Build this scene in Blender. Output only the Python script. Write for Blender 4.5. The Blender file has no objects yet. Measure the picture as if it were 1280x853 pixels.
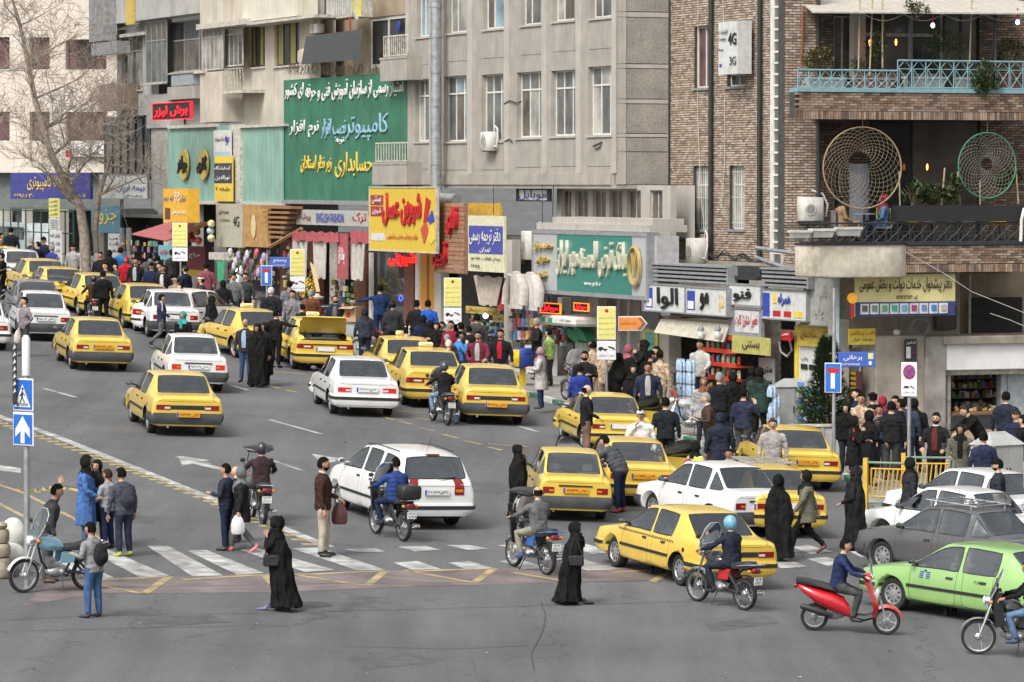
import bpy,bmesh,math,random,unicodedata
from mathutils import Vector,Matrix,noise
from mathutils.bvhtree import BVHTree
R=math.radians; PI=math.pi
rnd=random.Random(7)
SC=bpy.context.scene; COL=SC.collection
# ------------------------------------------------------------------camera,sky,sun,exposure
CAMZ=9.7; FPX=5000.0; PITCH=math.atan(198.5/FPX)
cam=bpy.data.objects.new('camera',bpy.data.cameras.new('camera')); COL.objects.link(cam)
cam.data.sensor_width=36; cam.data.lens=36*FPX/1280; cam.data.clip_start=1; cam.data.clip_end=3000
cam.location=(0,0,CAMZ); cam.rotation_euler=(PI/2 -PITCH,0,0); SC.camera=cam
SUN_EL,SUN_AZ=R(50),R(212)
W=bpy.data.worlds.new('World'); SC.world=W; W.use_nodes=True
wn=W.node_tree.nodes; wn.clear()
sky=wn.new('ShaderNodeTexSky'); sky.sky_type='NISHITA'; sky.sun_disc=False
sky.sun_elevation=SUN_EL; sky.sun_rotation=SUN_AZ; sky.air_density=1.6; sky.dust_density=6.0; sky.ozone_density=0.6
hsv=wn.new('ShaderNodeHueSaturation'); hsv.inputs['Saturation'].default_value=0.22
bg=wn.new('ShaderNodeBackground'); bg.inputs[1].default_value=0.15; wo=wn.new('ShaderNodeOutputWorld')
W.node_tree.links.new(sky.outputs[0],hsv.inputs['Color']); W.node_tree.links.new(hsv.outputs[0],bg.inputs[0]); W.node_tree.links.new(bg.outputs[0],wo.inputs[0])
sl=bpy.data.lights.new('sun','SUN'); sl.energy=1.5; sl.angle=R(16); sl.color=(1,.965,.92)
so=bpy.data.objects.new('sun',sl); COL.objects.link(so)
sd=Vector((math.sin(SUN_AZ)*math.cos(SUN_EL),math.cos(SUN_AZ)*math.cos(SUN_EL),math.sin(SUN_EL)))
so.rotation_euler=(-sd).to_track_quat('-Z','Y').to_euler(); so.location=(0,0,60)
SC.view_settings.view_transform='Standard'; SC.view_settings.look='None'; SC.view_settings.exposure=0.38
# ------------------------------------------------------------------pixel (1280x853 photo) ->place
GX,GY=-0.045,0.029
CP=Vector((0,0,CAMZ)); cth,sth=math.cos(PITCH),math.sin(PITCH)
def ray(px,py):
    a=(px -640)/FPX; b=-(py -426.5)/FPX
    return Vector((a,cth+b*sth,-sth+b*cth))
def gz(x,y):return GX*x+GY*y
def G(px,py,h=0.0):
    d=ray(px,py); t=(CAMZ -h)/(-(d.z -GX*d.x -GY*d.y)); return CP+d*t
def pix(p):
    q=p -CP; D=q.y*cth -q.z*sth; return 640+q.x/D*FPX,426.5 -(q.z*cth+q.y*sth)/D*FPX
def scl(p):
    q=p -CP; return FPX/(q.y*cth -q.z*sth)
def by_head(px,hy,h,base=0.0):
    lo,hi=hy,hy+400
    for _ in range(40):
        m=(lo+hi)/2; p=G(px,m,base); y=pix(p+Vector((0,0,h)))[1]
        if y<hy:lo=m
        else:hi=m
    return G(px,(lo+hi)/2,base)
NRM=Vector((-GX,-GY,1)).normalized()
def slope_rot(psi):# heading psi degrees (0=away from the viewer,+=to the left),resting on the sloping street
    f=Vector((-math.sin(R(psi)),math.cos(R(psi)),0)); f=(f -NRM*f.dot(NRM)).normalized(); l=NRM.cross(f)
    return Matrix((f,l,NRM)).transposed()
# ------------------------------------------------------------------materials
MATS={}
def mat(key,col=(.5,.5,.5),rough=.7,metal=0,var=.12,vs=6,bump=0,bs=40,dirt=0,coat=0,spec=.5,emit=0,streak=0):
    if key in MATS:return MATS[key]
    m=bpy.data.materials.new(key); m.use_nodes=True; MATS[key]=m
    nt=m.node_tree; n=nt.nodes; L=nt.links; b=n['Principled BSDF']
    b.inputs['Roughness'].default_value=rough; b.inputs['Metallic'].default_value=metal
    b.inputs['Specular IOR Level'].default_value=spec; b.inputs['Coat Weight'].default_value=coat; b.inputs['Coat Roughness'].default_value=.06
    c=(*col,1); b.inputs['Base Color'].default_value=c
    if emit:b.inputs['Emission Color'].default_value=c; b.inputs['Emission Strength'].default_value=emit
    if var or dirt or streak:
        tc=n.new('ShaderNodeTexCoord'); nz=n.new('ShaderNodeTexNoise'); nz.inputs['Scale'].default_value=vs; nz.inputs['Detail'].default_value=6
        L.new(tc.outputs['Object'],nz.inputs['Vector'])
        rp=n.new('ShaderNodeMapRange'); rp.inputs[1].default_value=.3; rp.inputs[2].default_value=.7; rp.inputs[3].default_value=1 -var*1.6; rp.inputs[4].default_value=1+var
        L.new(nz.outputs['Fac'],rp.inputs[0])
        mx=n.new('ShaderNodeVectorMath'); mx.operation='SCALE'; mx.inputs[0].default_value=col; L.new(rp.outputs[0],mx.inputs['Scale']); out=mx.outputs[0]
        if streak:
            mp=n.new('ShaderNodeMapping'); mp.inputs['Scale'].default_value=(5,5,.35); L.new(tc.outputs['Object'],mp.inputs[0])
            n2=n.new('ShaderNodeTexNoise'); n2.inputs['Scale'].default_value=1.3; n2.inputs['Detail'].default_value=8; n2.inputs['Roughness'].default_value=.65; L.new(mp.outputs[0],n2.inputs['Vector'])
            r2=n.new('ShaderNodeMapRange'); r2.inputs[1].default_value=.5; r2.inputs[2].default_value=.75; r2.inputs[4].default_value=streak; L.new(n2.outputs['Fac'],r2.inputs[0])
            m2=n.new('ShaderNodeMixRGB'); m2.blend_type='MULTIPLY'; m2.inputs[2].default_value=(.45,.42,.38,1); L.new(r2.outputs[0],m2.inputs[0]); L.new(out,m2.inputs[1]); out=m2.outputs[0]
        if dirt:
            n3=n.new('ShaderNodeTexNoise'); n3.inputs['Scale'].default_value=vs*.35; n3.inputs['Detail'].default_value=9; n3.inputs['Roughness'].default_value=.7; L.new(tc.outputs['Object'],n3.inputs['Vector'])
            r3=n.new('ShaderNodeMapRange'); r3.inputs[1].default_value=.48; r3.inputs[2].default_value=.72; r3.inputs[4].default_value=dirt; L.new(n3.outputs['Fac'],r3.inputs[0])
            m3=n.new('ShaderNodeMixRGB'); m3.inputs[2].default_value=(.16,.14,.12,1); L.new(r3.outputs[0],m3.inputs[0]); L.new(out,m3.inputs[1]); out=m3.outputs[0]
        L.new(out,b.inputs['Base Color'])
        if bump:
            n4=n.new('ShaderNodeTexNoise'); n4.inputs['Scale'].default_value=bs; n4.inputs['Detail'].default_value=5; L.new(tc.outputs['Object'],n4.inputs['Vector'])
            bp=n.new('ShaderNodeBump'); bp.inputs['Strength'].default_value=bump; bp.inputs['Distance'].default_value=.02; L.new(n4.outputs['Fac'],bp.inputs['Height']); L.new(bp.outputs[0],b.inputs['Normal'])
    return m
def cm(col,rough=.8,**k):# a colour material keyed by its numbers
    return mat('paint_%02d_%02d_%02d_%02d' % (col[0]*99,col[1]*99,col[2]*99,rough*99)+''.join('_%s%d' % (a,b*100) for a,b in k.items()),col,rough,**k)
def cloth(col):return cm(col,.95,var=.25,vs=7,bump=.5,bs=45,spec=.06)
BLACK=(.012,.012,.013)
M_glass=None
def car_glass():
    m=bpy.data.materials.new('car_glass'); m.use_nodes=True; nt=m.node_tree; n=nt.nodes; n.clear(); L=nt.links
    o=n.new('ShaderNodeOutputMaterial'); mx=n.new('ShaderNodeMixShader'); t=n.new('ShaderNodeBsdfTransparent'); t.inputs[0].default_value=(.74,.78,.77,1)
    g=n.new('ShaderNodeBsdfGlossy'); g.inputs['Roughness'].default_value=.04; g.inputs[0].default_value=(.9,.95,1,1)
    f=n.new('ShaderNodeFresnel'); f.inputs[0].default_value=1.95; ad=n.new('ShaderNodeMath'); ad.inputs[1].default_value=.07; ad.use_clamp=True; L.new(f.outputs[0],ad.inputs[0]); L.new(ad.outputs[0],mx.inputs[0]); L.new(t.outputs[0],mx.inputs[1]); L.new(g.outputs[0],mx.inputs[2]); L.new(mx.outputs[0],o.inputs[0]); return m
M_glass=car_glass()
M_black=mat('black_plastic',(.022,.022,.024),.55,var=.2,vs=8)
M_rubber=mat('tyre_rubber',(.02,.02,.02),.85,var=.25,vs=12,bump=.4,bs=90)
M_chrome=mat('chrome',(.75,.75,.77),.18,1,var=.1)
M_steel=mat('galvanised_steel',(.42,.43,.44),.45,.6,var=.2,vs=5,dirt=.25)
M_alu=mat('rim_metal',(.38,.38,.39),.4,.5,var=.2,vs=20,dirt=.3)
M_red=mat('lamp_red',(.22,.010,.014),.2,var=.05,coat=.6)
M_redlit=mat('lamp_red_lit',(.42,.02,.015),.2,var=0,emit=.35)
M_amber=mat('lamp_amber',(.6,.2,.02),.2,var=.05,coat=.6)
M_clear=mat('lamp_clear',(.62,.64,.66),.12,var=.05,coat=.6)
M_white=mat('white_paint',(.74,.74,.73),.5,var=.05,vs=3,dirt=.12)
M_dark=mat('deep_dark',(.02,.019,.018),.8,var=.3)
# ------------------------------------------------------------------mesh builder
class MB:
    def __init__(s):s.v=[]; s.f=[]; s.m=[]
    def add(s,vs,fs,mi=0):
        o=len(s.v); s.v+=[tuple(p) for p in vs]; s.f+=[tuple(i+o for i in f) for f in fs]
        s.m+=(mi if isinstance(mi,list) else [mi]*len(fs)); return s
    def box(s,x0,y0,z0,x1,y1,z1,mi=0,M=None):
        vs=[Vector((x,y,z)) for z in (z0,z1) for y in (y0,y1) for x in (x0,x1)]
        if M:vs=[M @ p for p in vs]
        return s.add(vs,[(0,2,3,1),(4,5,7,6),(0,1,5,4),(2,6,7,3),(0,4,6,2),(1,3,7,5)],mi)
    def rbox(s,x0,y0,z0,x1,y1,z1,b=.02,mi=0,M=None):# chamfered box
        X=(x0,x1); Y=(y0,y1); Z=(z0,z1); pts=[]
        for i in (0,1):
            for j in (0,1):
                for k in (0,1):
                    sx,sy,sz=(b if i==0 else -b),(b if j==0 else -b),(b if k==0 else -b)
                    pts+=[(X[i],Y[j]+sy,Z[k]+sz),(X[i]+sx,Y[j],Z[k]+sz),(X[i]+sx,Y[j]+sy,Z[k])]
        bm=bmesh.new(); [bm.verts.new(M @ Vector(p) if M else p) for p in pts]
        r=bmesh.ops.convex_hull(bm,input=bm.verts); bm.verts.index_update(); bm.verts.ensure_lookup_table()
        s.add([v.co for v in bm.verts],[[v.index for v in f.verts] for f in bm.faces],mi); bm.free(); return s
    def tube(s,pts,r,n=8,mi=0,cap=True,flat=1.0):
        pts=[Vector(p) for p in pts]; rs=r if isinstance(r,(list,tuple)) else [r]*len(pts); vs=[]; fs=[]; up=None
        for i,p in enumerate(pts):
            t=(pts[min(i+1,len(pts) -1)] -pts[max(i -1,0)]).normalized()
            if up is None:up=t.orthogonal().normalized() if abs(t.z)>.9 else Vector((0,0,1))
            a=t.cross(up); a=a.normalized() if a.length>1e-4 else t.orthogonal().normalized(); up=a.cross(t).normalized()
            for k in range(n):
                q=2*PI*k/n; vs.append(p+a*math.cos(q)*rs[i]+up*math.sin(q)*rs[i]*flat)
        for i in range(len(pts) -1):
            for k in range(n):fs.append((i*n+k,i*n+(k+1) % n,(i+1)*n+(k+1) % n,(i+1)*n+k))
        if cap:fs+=[tuple(range(n -1,-1,-1)),tuple(range((len(pts) -1)*n,len(pts)*n))]
        return s.add(vs,fs,mi)
    def lathe(s,prof,M=None,n=20,mi=0,close=False):# prof (r,z) round local z
        vs=[]; fs=[]
        for r,z in prof:
            for k in range(n):vs.append(Vector((r*math.cos(2*PI*k/n),r*math.sin(2*PI*k/n),z)))
        q=len(prof)
        for i in range(q if close else q -1):
            for k in range(n):fs.append((i*n+k,i*n+(k+1) % n,((i+1) % q)*n+(k+1) % n,((i+1) % q)*n+k))
        if not close:fs+=[tuple(range(n -1,-1,-1)),tuple(range((q -1)*n,q*n))]
        if M:vs=[M @ p for p in vs]
        return s.add(vs,fs,mi if isinstance(mi,int) else mi)
    def loft(s,rings,mi=0,cap=True):
        n=len(rings[0]); vs=[p for r in rings for p in r]; fs=[]
        for i in range(len(rings) -1):
            for k in range(n):fs.append((i*n+k,i*n+(k+1) % n,(i+1)*n+(k+1) % n,(i+1)*n+k))
        if cap:fs+=[tuple(range(n -1,-1,-1)),tuple(range((len(rings) -1)*n,len(rings)*n))]
        return s.add(vs,fs,mi)
    def ell(s,c,r,n=12,m=8,mi=0,M=None,keep=None):
        vs=[]; c=Vector(c)
        for i in range(m+1):
            a=PI*i/m
            for k in range(n):
                q=2*PI*k/n; p=Vector((r[0]*math.sin(a)*math.cos(q),r[1]*math.sin(a)*math.sin(q),r[2]*math.cos(a)))
                vs.append((M @ p if M else p)+c)
        fs=[(i*n+k,(i+1)*n+k,(i+1)*n+(k+1) % n,i*n+(k+1) % n) for i in range(m) for k in range(n)]
        if keep:fs=[f for f in fs if keep(sum((vs[i] -c for i in f),Vector())/4)]
        return s.add(vs,fs,mi)
    def prism(s,poly,y0,y1,mi=0,M=None):# polygon in local x,z extruded in y
        n=len(poly); vs=[Vector((p[0],y,p[1])) for y in (y0,y1) for p in poly]
        if M:vs=[M @ p for p in vs]
        return s.add(vs,[tuple(range(n)),tuple(range(2*n -1,n -1,-1))]+[(k,k+n,(k+1) % n+n,(k+1) % n) for k in range(n)],mi)
    def mesh(s,name,mats,smooth=False):
        me=bpy.data.meshes.new(name); me.from_pydata(s.v,[],s.f)
        for m in (mats if isinstance(mats,(list,tuple)) else [mats]):me.materials.append(m)
        if any(s.m):me.polygons.foreach_set('material_index',s.m)
        if smooth:
            bm=bmesh.new(); bm.from_mesh(me); bmesh.ops.recalc_face_normals(bm,faces=bm.faces)
            for f in bm.faces:f.smooth=True
            for e in bm.edges:
                if len(e.link_faces)==2 and e.calc_face_angle(0)>(smooth if smooth is not True else .75):e.smooth=False
            bm.to_mesh(me); bm.free()
        me.update(); return me
    def build(s,name,mats,parent=None,smooth=False,loc=None):return link(name,s.mesh(name,mats,smooth),parent,loc)
def link(name,data,parent=None,loc=None):
    o=bpy.data.objects.new(name,data); COL.objects.link(o)
    if parent:o.parent=parent
    if loc is not None:o.location=loc
    return o
def tag(o,label=None,cat=None,group=None,kind=None):
    if label:o['label']=label
    if cat:o['category']=cat
    if group:o['group']=group
    if kind:o['kind']=kind
    return o
def empty(name,label,cat,M=None,loc=None,group=None,rz=None):
    o=bpy.data.objects.new(name,None); COL.objects.link(o); o.empty_display_size=.2
    if M is not None:o.matrix_world=M
    if loc is not None:o.location=loc
    if rz is not None:o.rotation_euler=(0,0,rz)
    return tag(o,label,cat,group)
def kids(o):return [c for c in COL.objects if c.parent==o]
def copy_tree(o,tree,parent=None):
    c=o.copy(); COL.objects.link(c); c.parent=parent
    for ch,sub in tree:copy_tree(ch,sub,c)
    return c
def tree_of(o):
    m={}
    for x in COL.objects:
        if x.parent:m.setdefault(x.parent,[]).append(x)
    def rec(a):return [(c,rec(c)) for c in m.get(a,[])]
    return rec(o)
def pose_mat(p,psi):return Matrix.Translation(p) @ slope_rot(psi).to_4x4()
def grid_road(name,quad,mb=None,h=.004):# flat quad on the street from photo points
    m=mb or MB(); m.add([G(*q)+Vector((0,0,h)) for q in quad],[tuple(range(len(quad)))]); return m
# ------------------------------------------------------------------Persian lettering
FORMS={}
for cp in list(range(0xFB50,0xFDFC))+list(range(0xFE70,0xFEFD)):
    d=unicodedata.decomposition(chr(cp)).split(); K={'<isolated>':'I','<final>':'f','<initial>':'i','<medial>':'m'}
    if len(d)==2 and d[0] in K:FORMS.setdefault(chr(int(d[1],16)),{})[K[d[0]]]=chr(cp)
    if len(d)==3 and d[1]=='0644' and d[2]=='0627':FORMS.setdefault('LA',{})[K[d[0]]]=chr(cp)
def shape(t):
    t=t.replace('\u0644\u0627','\u0001'); out=[]
    fm=lambda c:FORMS.get('LA' if c=='\u0001' else c,{})
    for i,c in enumerate(t):
        f=fm(c)
        if not f:out.append(c); continue
        p=fm(t[i -1]) if i else {}; q=fm(t[i+1]) if i+1<len(t) else {}
        jp='i' in p and 'f' in f; jn='i' in f and 'f' in q
        out.append(f.get('m' if jp and jn else 'f' if jp else 'i' if jn else 'I',c))
    res=[]; run=[]
    for ch in reversed(out):# right to left; runs of Latin or digits keep their order
        if (ch.isascii() and ch.isalnum()) or '\u06f0'<=ch<='\u06f9' or (ch in './-' and run):run.insert(0,ch)
        else:res+=run+[ch]; run=[]
    return ''.join(res+run)
TXT={}
def text_mesh(t,res=2,depth=.0,bold=0.0):
    key=(t,res,depth,bold)
    if key in TXT:return TXT[key]
    c=bpy.data.curves.new('lettering','FONT'); c.body=shape(t); c.resolution_u=res; c.size=1; c.extrude=depth; c.offset=bold
    o=bpy.data.objects.new('t',c); COL.objects.link(o); bpy.context.view_layer.update()
    me=bpy.data.meshes.new_from_object(o.evaluated_get(bpy.context.evaluated_depsgraph_get())); bpy.data.objects.remove(o); bpy.data.curves.remove(c)
    if len(me.vertices)==0:return None
    xs=[v.co.x for v in me.vertices]; ys=[v.co.y for v in me.vertices]
    bb=(min(xs),max(xs),min(ys),max(ys)); TXT[key]=(me,bb); return TXT[key]
def lettering(t,parent,m,u0,u1,z0,z1,y,depth=.01,bold=0.0,name='lettering',res=2,face=-1,rot=0,stretch=None):
    """text fitted to the rectangle u0..u1, z0..z1 in the parent's x-z plane, at local y, reading toward -y (face=-1)"""
    r=text_mesh(t,res,0.0 if depth<.002 else .02,bold)
    if not r:return None
    me,(a,b,c,d)=r; me2=me.copy(); me2.materials.clear(); me2.materials.append(m)
    sx=(u1 -u0)/max(b -a,1e-3); sz=(z1 -z0)/max(d -c,1e-3)
    o=link(name,me2,parent)
    M=Matrix.Translation((u0,y,z0)) @ Matrix(((sx,0,0,-a*sx),(0,0,-depth/.02 if depth>=.002 else -1,0),(0,sz,0,-c*sz),(0,0,0,1)))
    me2.transform(M); return o
# ------------------------------------------------------------------cars
def sedan_stations(L=4.41,Wd=1.70,H=1.41,boot=.93,rake=0.0):
    kx=L/4.41; ky=Wd/1.70; kz=H/1.41
    S=[  # x,y3,y4,y5,zb,z5,(y6,z6),(y7,z7),z8
     (2.19,.79,.79,.72,.27,.64,(.50,.67),(.28,.68),.685),(2.08,.83,.83,.76,.21,.72,(.58,.745),(.38,.755),.76),
     (1.70,.845,.84,.765,.20,.78,(.64,.805),(.45,.82),.83),(1.38,.85,.845,.775,.20,.83,(.66,.86),(.46,.88),.89),
     (.98,.85,.85,.78,.20,.875,(.70,.915),(.63,.935),.955),(.30,.85,.85,.785,.20,.895,(.63,1.30),(.57,1.345),1.37),
     (-.13,.85,.85,.79,.20,.885,(.625,1.345),(.565,1.385),1.405),(-.19,.85,.85,.79,.20,.885,(.625,1.35),(.565,1.39),1.41),
     (-.98,.85,.85,.79,.20,.895,(.61,1.325),(.555,1.37),1.39),(-1.10,.85,.85,.785,.20,.905,(.60,1.30),(.55,1.34),1.36),
     (-1.60,.845,.845,.775,.20,boot,(.68,boot+.03),(.62,boot+.045),boot+.055),(-1.95,.83,.83,.76,.21,boot -.01,(.64,boot+.02),(.52,boot+.03),boot+.035),
     (-2.15,.83,.83,.76,.23,boot -.03,(.60,boot),(.46,boot+.01),boot+.015),(-2.20,.81,.81,.74,.26,boot -.10,(.60,boot -.06),(.45,boot -.05),boot -.05)]
    return [(x*kx,a*ky,b*ky,c*ky,zb,z5*kz,(y6*ky,z6*kz),(y7*ky,z7*kz),z8*kz) for x,a,b,c,zb,z5,(y6,z6),(y7,z7),z8 in S]
def mpv_stations():
    return [(2.24,.72,.72,.64,.32,.66,(.45,.70),(.25,.71),.715),(2.08,.86,.86,.77,.24,.80,(.58,.83),(.35,.845),.85),
     (1.75,.90,.90,.82,.20,.92,(.68,.96),(.45,.98),.99),(1.45,.91,.91,.83,.20,.98,(.72,1.02),(.55,1.04),1.05),
     (1.15,.91,.91,.84,.20,1.01,(.75,1.06),(.68,1.08),1.10),(.35,.91,.91,.84,.20,1.03,(.68,1.45),(.62,1.50),1.53),
     (-.05,.91,.91,.84,.20,1.04,(.67,1.52),(.61,1.565),1.59),(-.15,.91,.91,.84,.20,1.04,(.67,1.525),(.61,1.57),1.60),
     (-.95,.91,.91,.84,.20,1.06,(.67,1.52),(.61,1.57),1.60),(-1.10,.91,.91,.84,.20,1.065,(.67,1.515),(.61,1.565),1.595),
     (-1.75,.90,.90,.83,.21,1.08,(.66,1.47),(.60,1.53),1.565),(-1.98,.89,.89,.82,.22,1.06,(.65,1.43),(.59,1.50),1.54),
     (-2.17,.87,.87,.80,.25,1.00,(.74,1.04),(.68,1.06),1.065),(-2.25,.84,.84,.76,.30,.92,(.68,.95),(.60,.96),.965)]
# regions (material slots of the shell,split into parts afterwards)
BODY,WSCR,RWIN,SGF,SGR,SGQ,DFR,DRR,HOOD,BOOT,UNDER,ARCH=range(12)
def region(i,j,mpv):
    # i:gap between stations i,i+1; j:gap between section points j,j+1
    if j==0:return UNDER
    if mpv==1:
        if i==11 and j==7:return RWIN
        if i==9 and j==5:return SGQ
        if i in (12,) and j>=5 or i==11 and j>=5:return BOOT
    else:
        if i==9 and j==7:return RWIN
        if 10<=i<=12 and j>=6:return BOOT
    if i==4 and j==7:return WSCR
    if i in (4,5) and j==5:return SGF
    if i==7 and j==5:return SGR
    if i==9 and j==5 and mpv !=1:return SGQ if mpv==2 else BODY
    if i in (4,5) and j in (2,3,4):return DFR
    if i==7 and j in (2,3,4):return DRR
    if i in (1,2,3) and j>=5:return HOOD
    return BODY
def shell(kind):
    if kind=='mpv':S=mpv_stations(); fx,rx=1.42,-1.28
    elif kind=='pride':S=sedan_stations(3.94,1.61,1.46,.92); fx,rx=1.22,-1.12
    elif kind=='samand':S=sedan_stations(4.50,1.72,1.46,.98); fx,rx=1.40,-1.27
    elif kind=='round':S=sedan_stations(4.19,1.66,1.46,.95); fx,rx=1.28,-1.17
    else:S=sedan_stations(); fx,rx=1.38,-1.29
    rows=[]
    for x,y3,y4,y5,zb,z5,p6,p7,z8 in S:
        zm=z5*.62+zb*.38
        half=[(0,zb),(y3*.75,zb),(y3*.97,zb+.05),(y3,zb+(z5 -zb)*.35),(y4*.995,zb+(z5 -zb)*.72),(y5,z5),p6,p7,(0,z8)]
        ring=[(x,y,z) for y,z in half]+[(x,-y,z) for y,z in half[-2:0:-1]]
        rows.append(ring)
    n=16; bm=bmesh.new(); V=[[bm.verts.new(p) for p in r] for r in rows]
    cr=bm.edges.layers.float.new('crease_edge')
    mpv={'mpv':1,'pride':2,'round':0}.get(kind,0)
    for i in range(len(rows) -1):
        for k in range(n):
            j=k if k<8 else 15 -k
            f=bm.faces.new((V[i][k],V[i][(k+1) % n],V[i+1][(k+1) % n],V[i+1][k])); f.material_index=region(i,j,mpv if mpv==1 else mpv)
    for i,rev in ((0,1),(len(rows) -1,0)):# caps as strips
        r=V[i]
        for k in range(8):
            a,b=k,(16 -k) % 16; c,d=(16 -k -1) % 16,k+1
            vs=[r[a],r[b],r[c],r[d]]; u=[]
            for q in vs:
                if q not in u:u.append(q)
            if rev:u.reverse()
            if len(u)>=3:f=bm.faces.new(u); f.material_index=BODY if rev or k<5 else (BOOT if not mpv==1 or k>3 else BODY)
    for e in bm.edges:
        m={f.material_index for f in e.link_faces}
        if len(m)>1 and m & {WSCR,RWIN,SGF,SGR,SGQ}:e[cr]=1.0
        elif len(m)>1:e[cr]=.35
    for k in range(2,15):
        e=bm.edges.get((V[-1][k],V[-1][k+1 if k<14 else 14])) if k<14 else None
        if e:e[cr]=.5
    for i in range(1,len(rows)):
        for k in (5,11):
            e=bm.edges.get((V[i -1][k],V[i][k]))
            if e:e[cr]=max(e[cr],.6)
    cv=bm.verts.layers.float.new('crease_vert')
    for v in bm.verts:
        gl=sum(f.material_index in (WSCR,RWIN,SGF,SGR,SGQ) for f in v.link_faces)
        if gl==1:v[cv]=.82
        elif gl==2 and abs(v.co.y)>.5:v[cv]=.35
    bmesh.ops.recalc_face_normals(bm,faces=bm.faces)
    me=bpy.data.meshes.new('shell'); bm.to_mesh(me); bm.free()
    for i in range(12):me.materials.append(mat('slot%d' % i,var=0))
    o=link('shell',me); md=o.modifiers.new('s','SUBSURF'); md.levels=2
    cut=MB();
    for x in (fx,rx):
        M=Matrix.Translation((x,0,.30)) @ Matrix.Rotation(PI/2,4,'X')
        for sy in (-1,1):
            z0,z1=(.56,1.2) if sy<0 else (-1.2,-.56)
            cut.lathe([(.355,z0),(.355,z1)],M,28)
    c=cut.build('cut',[M_black]); bo=o.modifiers.new('b','BOOLEAN'); bo.object=c; bo.operation='DIFFERENCE'; bo.solver='FAST' if not hasattr(bo,'material_mode') else bo.solver
    bpy.context.view_layer.update(); ev=o.evaluated_get(bpy.context.evaluated_depsgraph_get()); r=bpy.data.meshes.new_from_object(ev)
    for q in (o,c):bpy.data.objects.remove(q)
    wy=max(abs(v.co.y) for v in r.vertices); lx=max(abs(v.co.x) for v in r.vertices); ty=max(a[1] for a in S)*1.01; tx=S[0][0]*1.01
    for v in r.vertices:v.co.y*=ty/wy; v.co.x*=tx/lx
    return r,fx,rx
def split_regions(me,fx,rx):
    """separate the shell into one mesh per region and side; returns {key: (verts, faces)}"""
    out={}
    for p in me.polygons:
        mi=p.material_index if p.material_index<12 else ARCH
        c=p.center
        if mi==UNDER or mi==ARCH:mi=ARCH
        if mi in (BODY,DFR,DRR) or True:
            if abs(math.hypot(c.x -fx,c.z -.30))<.353 and abs(c.y)>.5 and abs(c.y)<.8 and c.z>.2 and abs(p.normal.y)<.6:mi=ARCH
            if abs(math.hypot(c.x -rx,c.z -.30))<.353 and abs(c.y)>.5 and abs(c.y)<.8 and c.z>.2 and abs(p.normal.y)<.6:mi=ARCH
        side=0
        if mi in (SGF,SGR,SGQ,DFR,DRR):side=1 if c.y>0 else -1
        out.setdefault((mi,side),[]).append(p.index)
    res={}
    for k,fl in out.items():
        idx={}; vs=[]; fs=[]
        for fi in fl:
            f=[]
            for vi in me.polygons[fi].vertices:
                if vi not in idx:idx[vi]=len(vs); vs.append(me.vertices[vi].co.copy())
                f.append(idx[vi])
            fs.append(f)
        res[k]=(vs,fs)
    return res
def panel_mesh(name,vs,fs,m0,m1,thick=.012,depth=-.008):
    bm=bmesh.new(); V=[bm.verts.new(v) for v in vs]
    for f in fs:
        try:bm.faces.new([V[i] for i in f])
        except ValueError:pass
    for f in bm.faces:f.smooth=True
    bm.normal_update()
    if thick:
        r=bmesh.ops.inset_region(bm,faces=bm.faces[:],thickness=thick,depth=0,use_boundary=True,use_even_offset=False)
        for f in r['faces']:f.material_index=1
        bm.normal_update(); inn=[f for f in bm.faces if f.material_index==0]; vv={v for f in inn for v in f.verts}
        for v in vv:v.co+=v.normal*depth if depth else Vector()
    me=bpy.data.meshes.new(name); bm.to_mesh(me); bm.free(); me.materials.append(m0); me.materials.append(m1); return me
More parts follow.
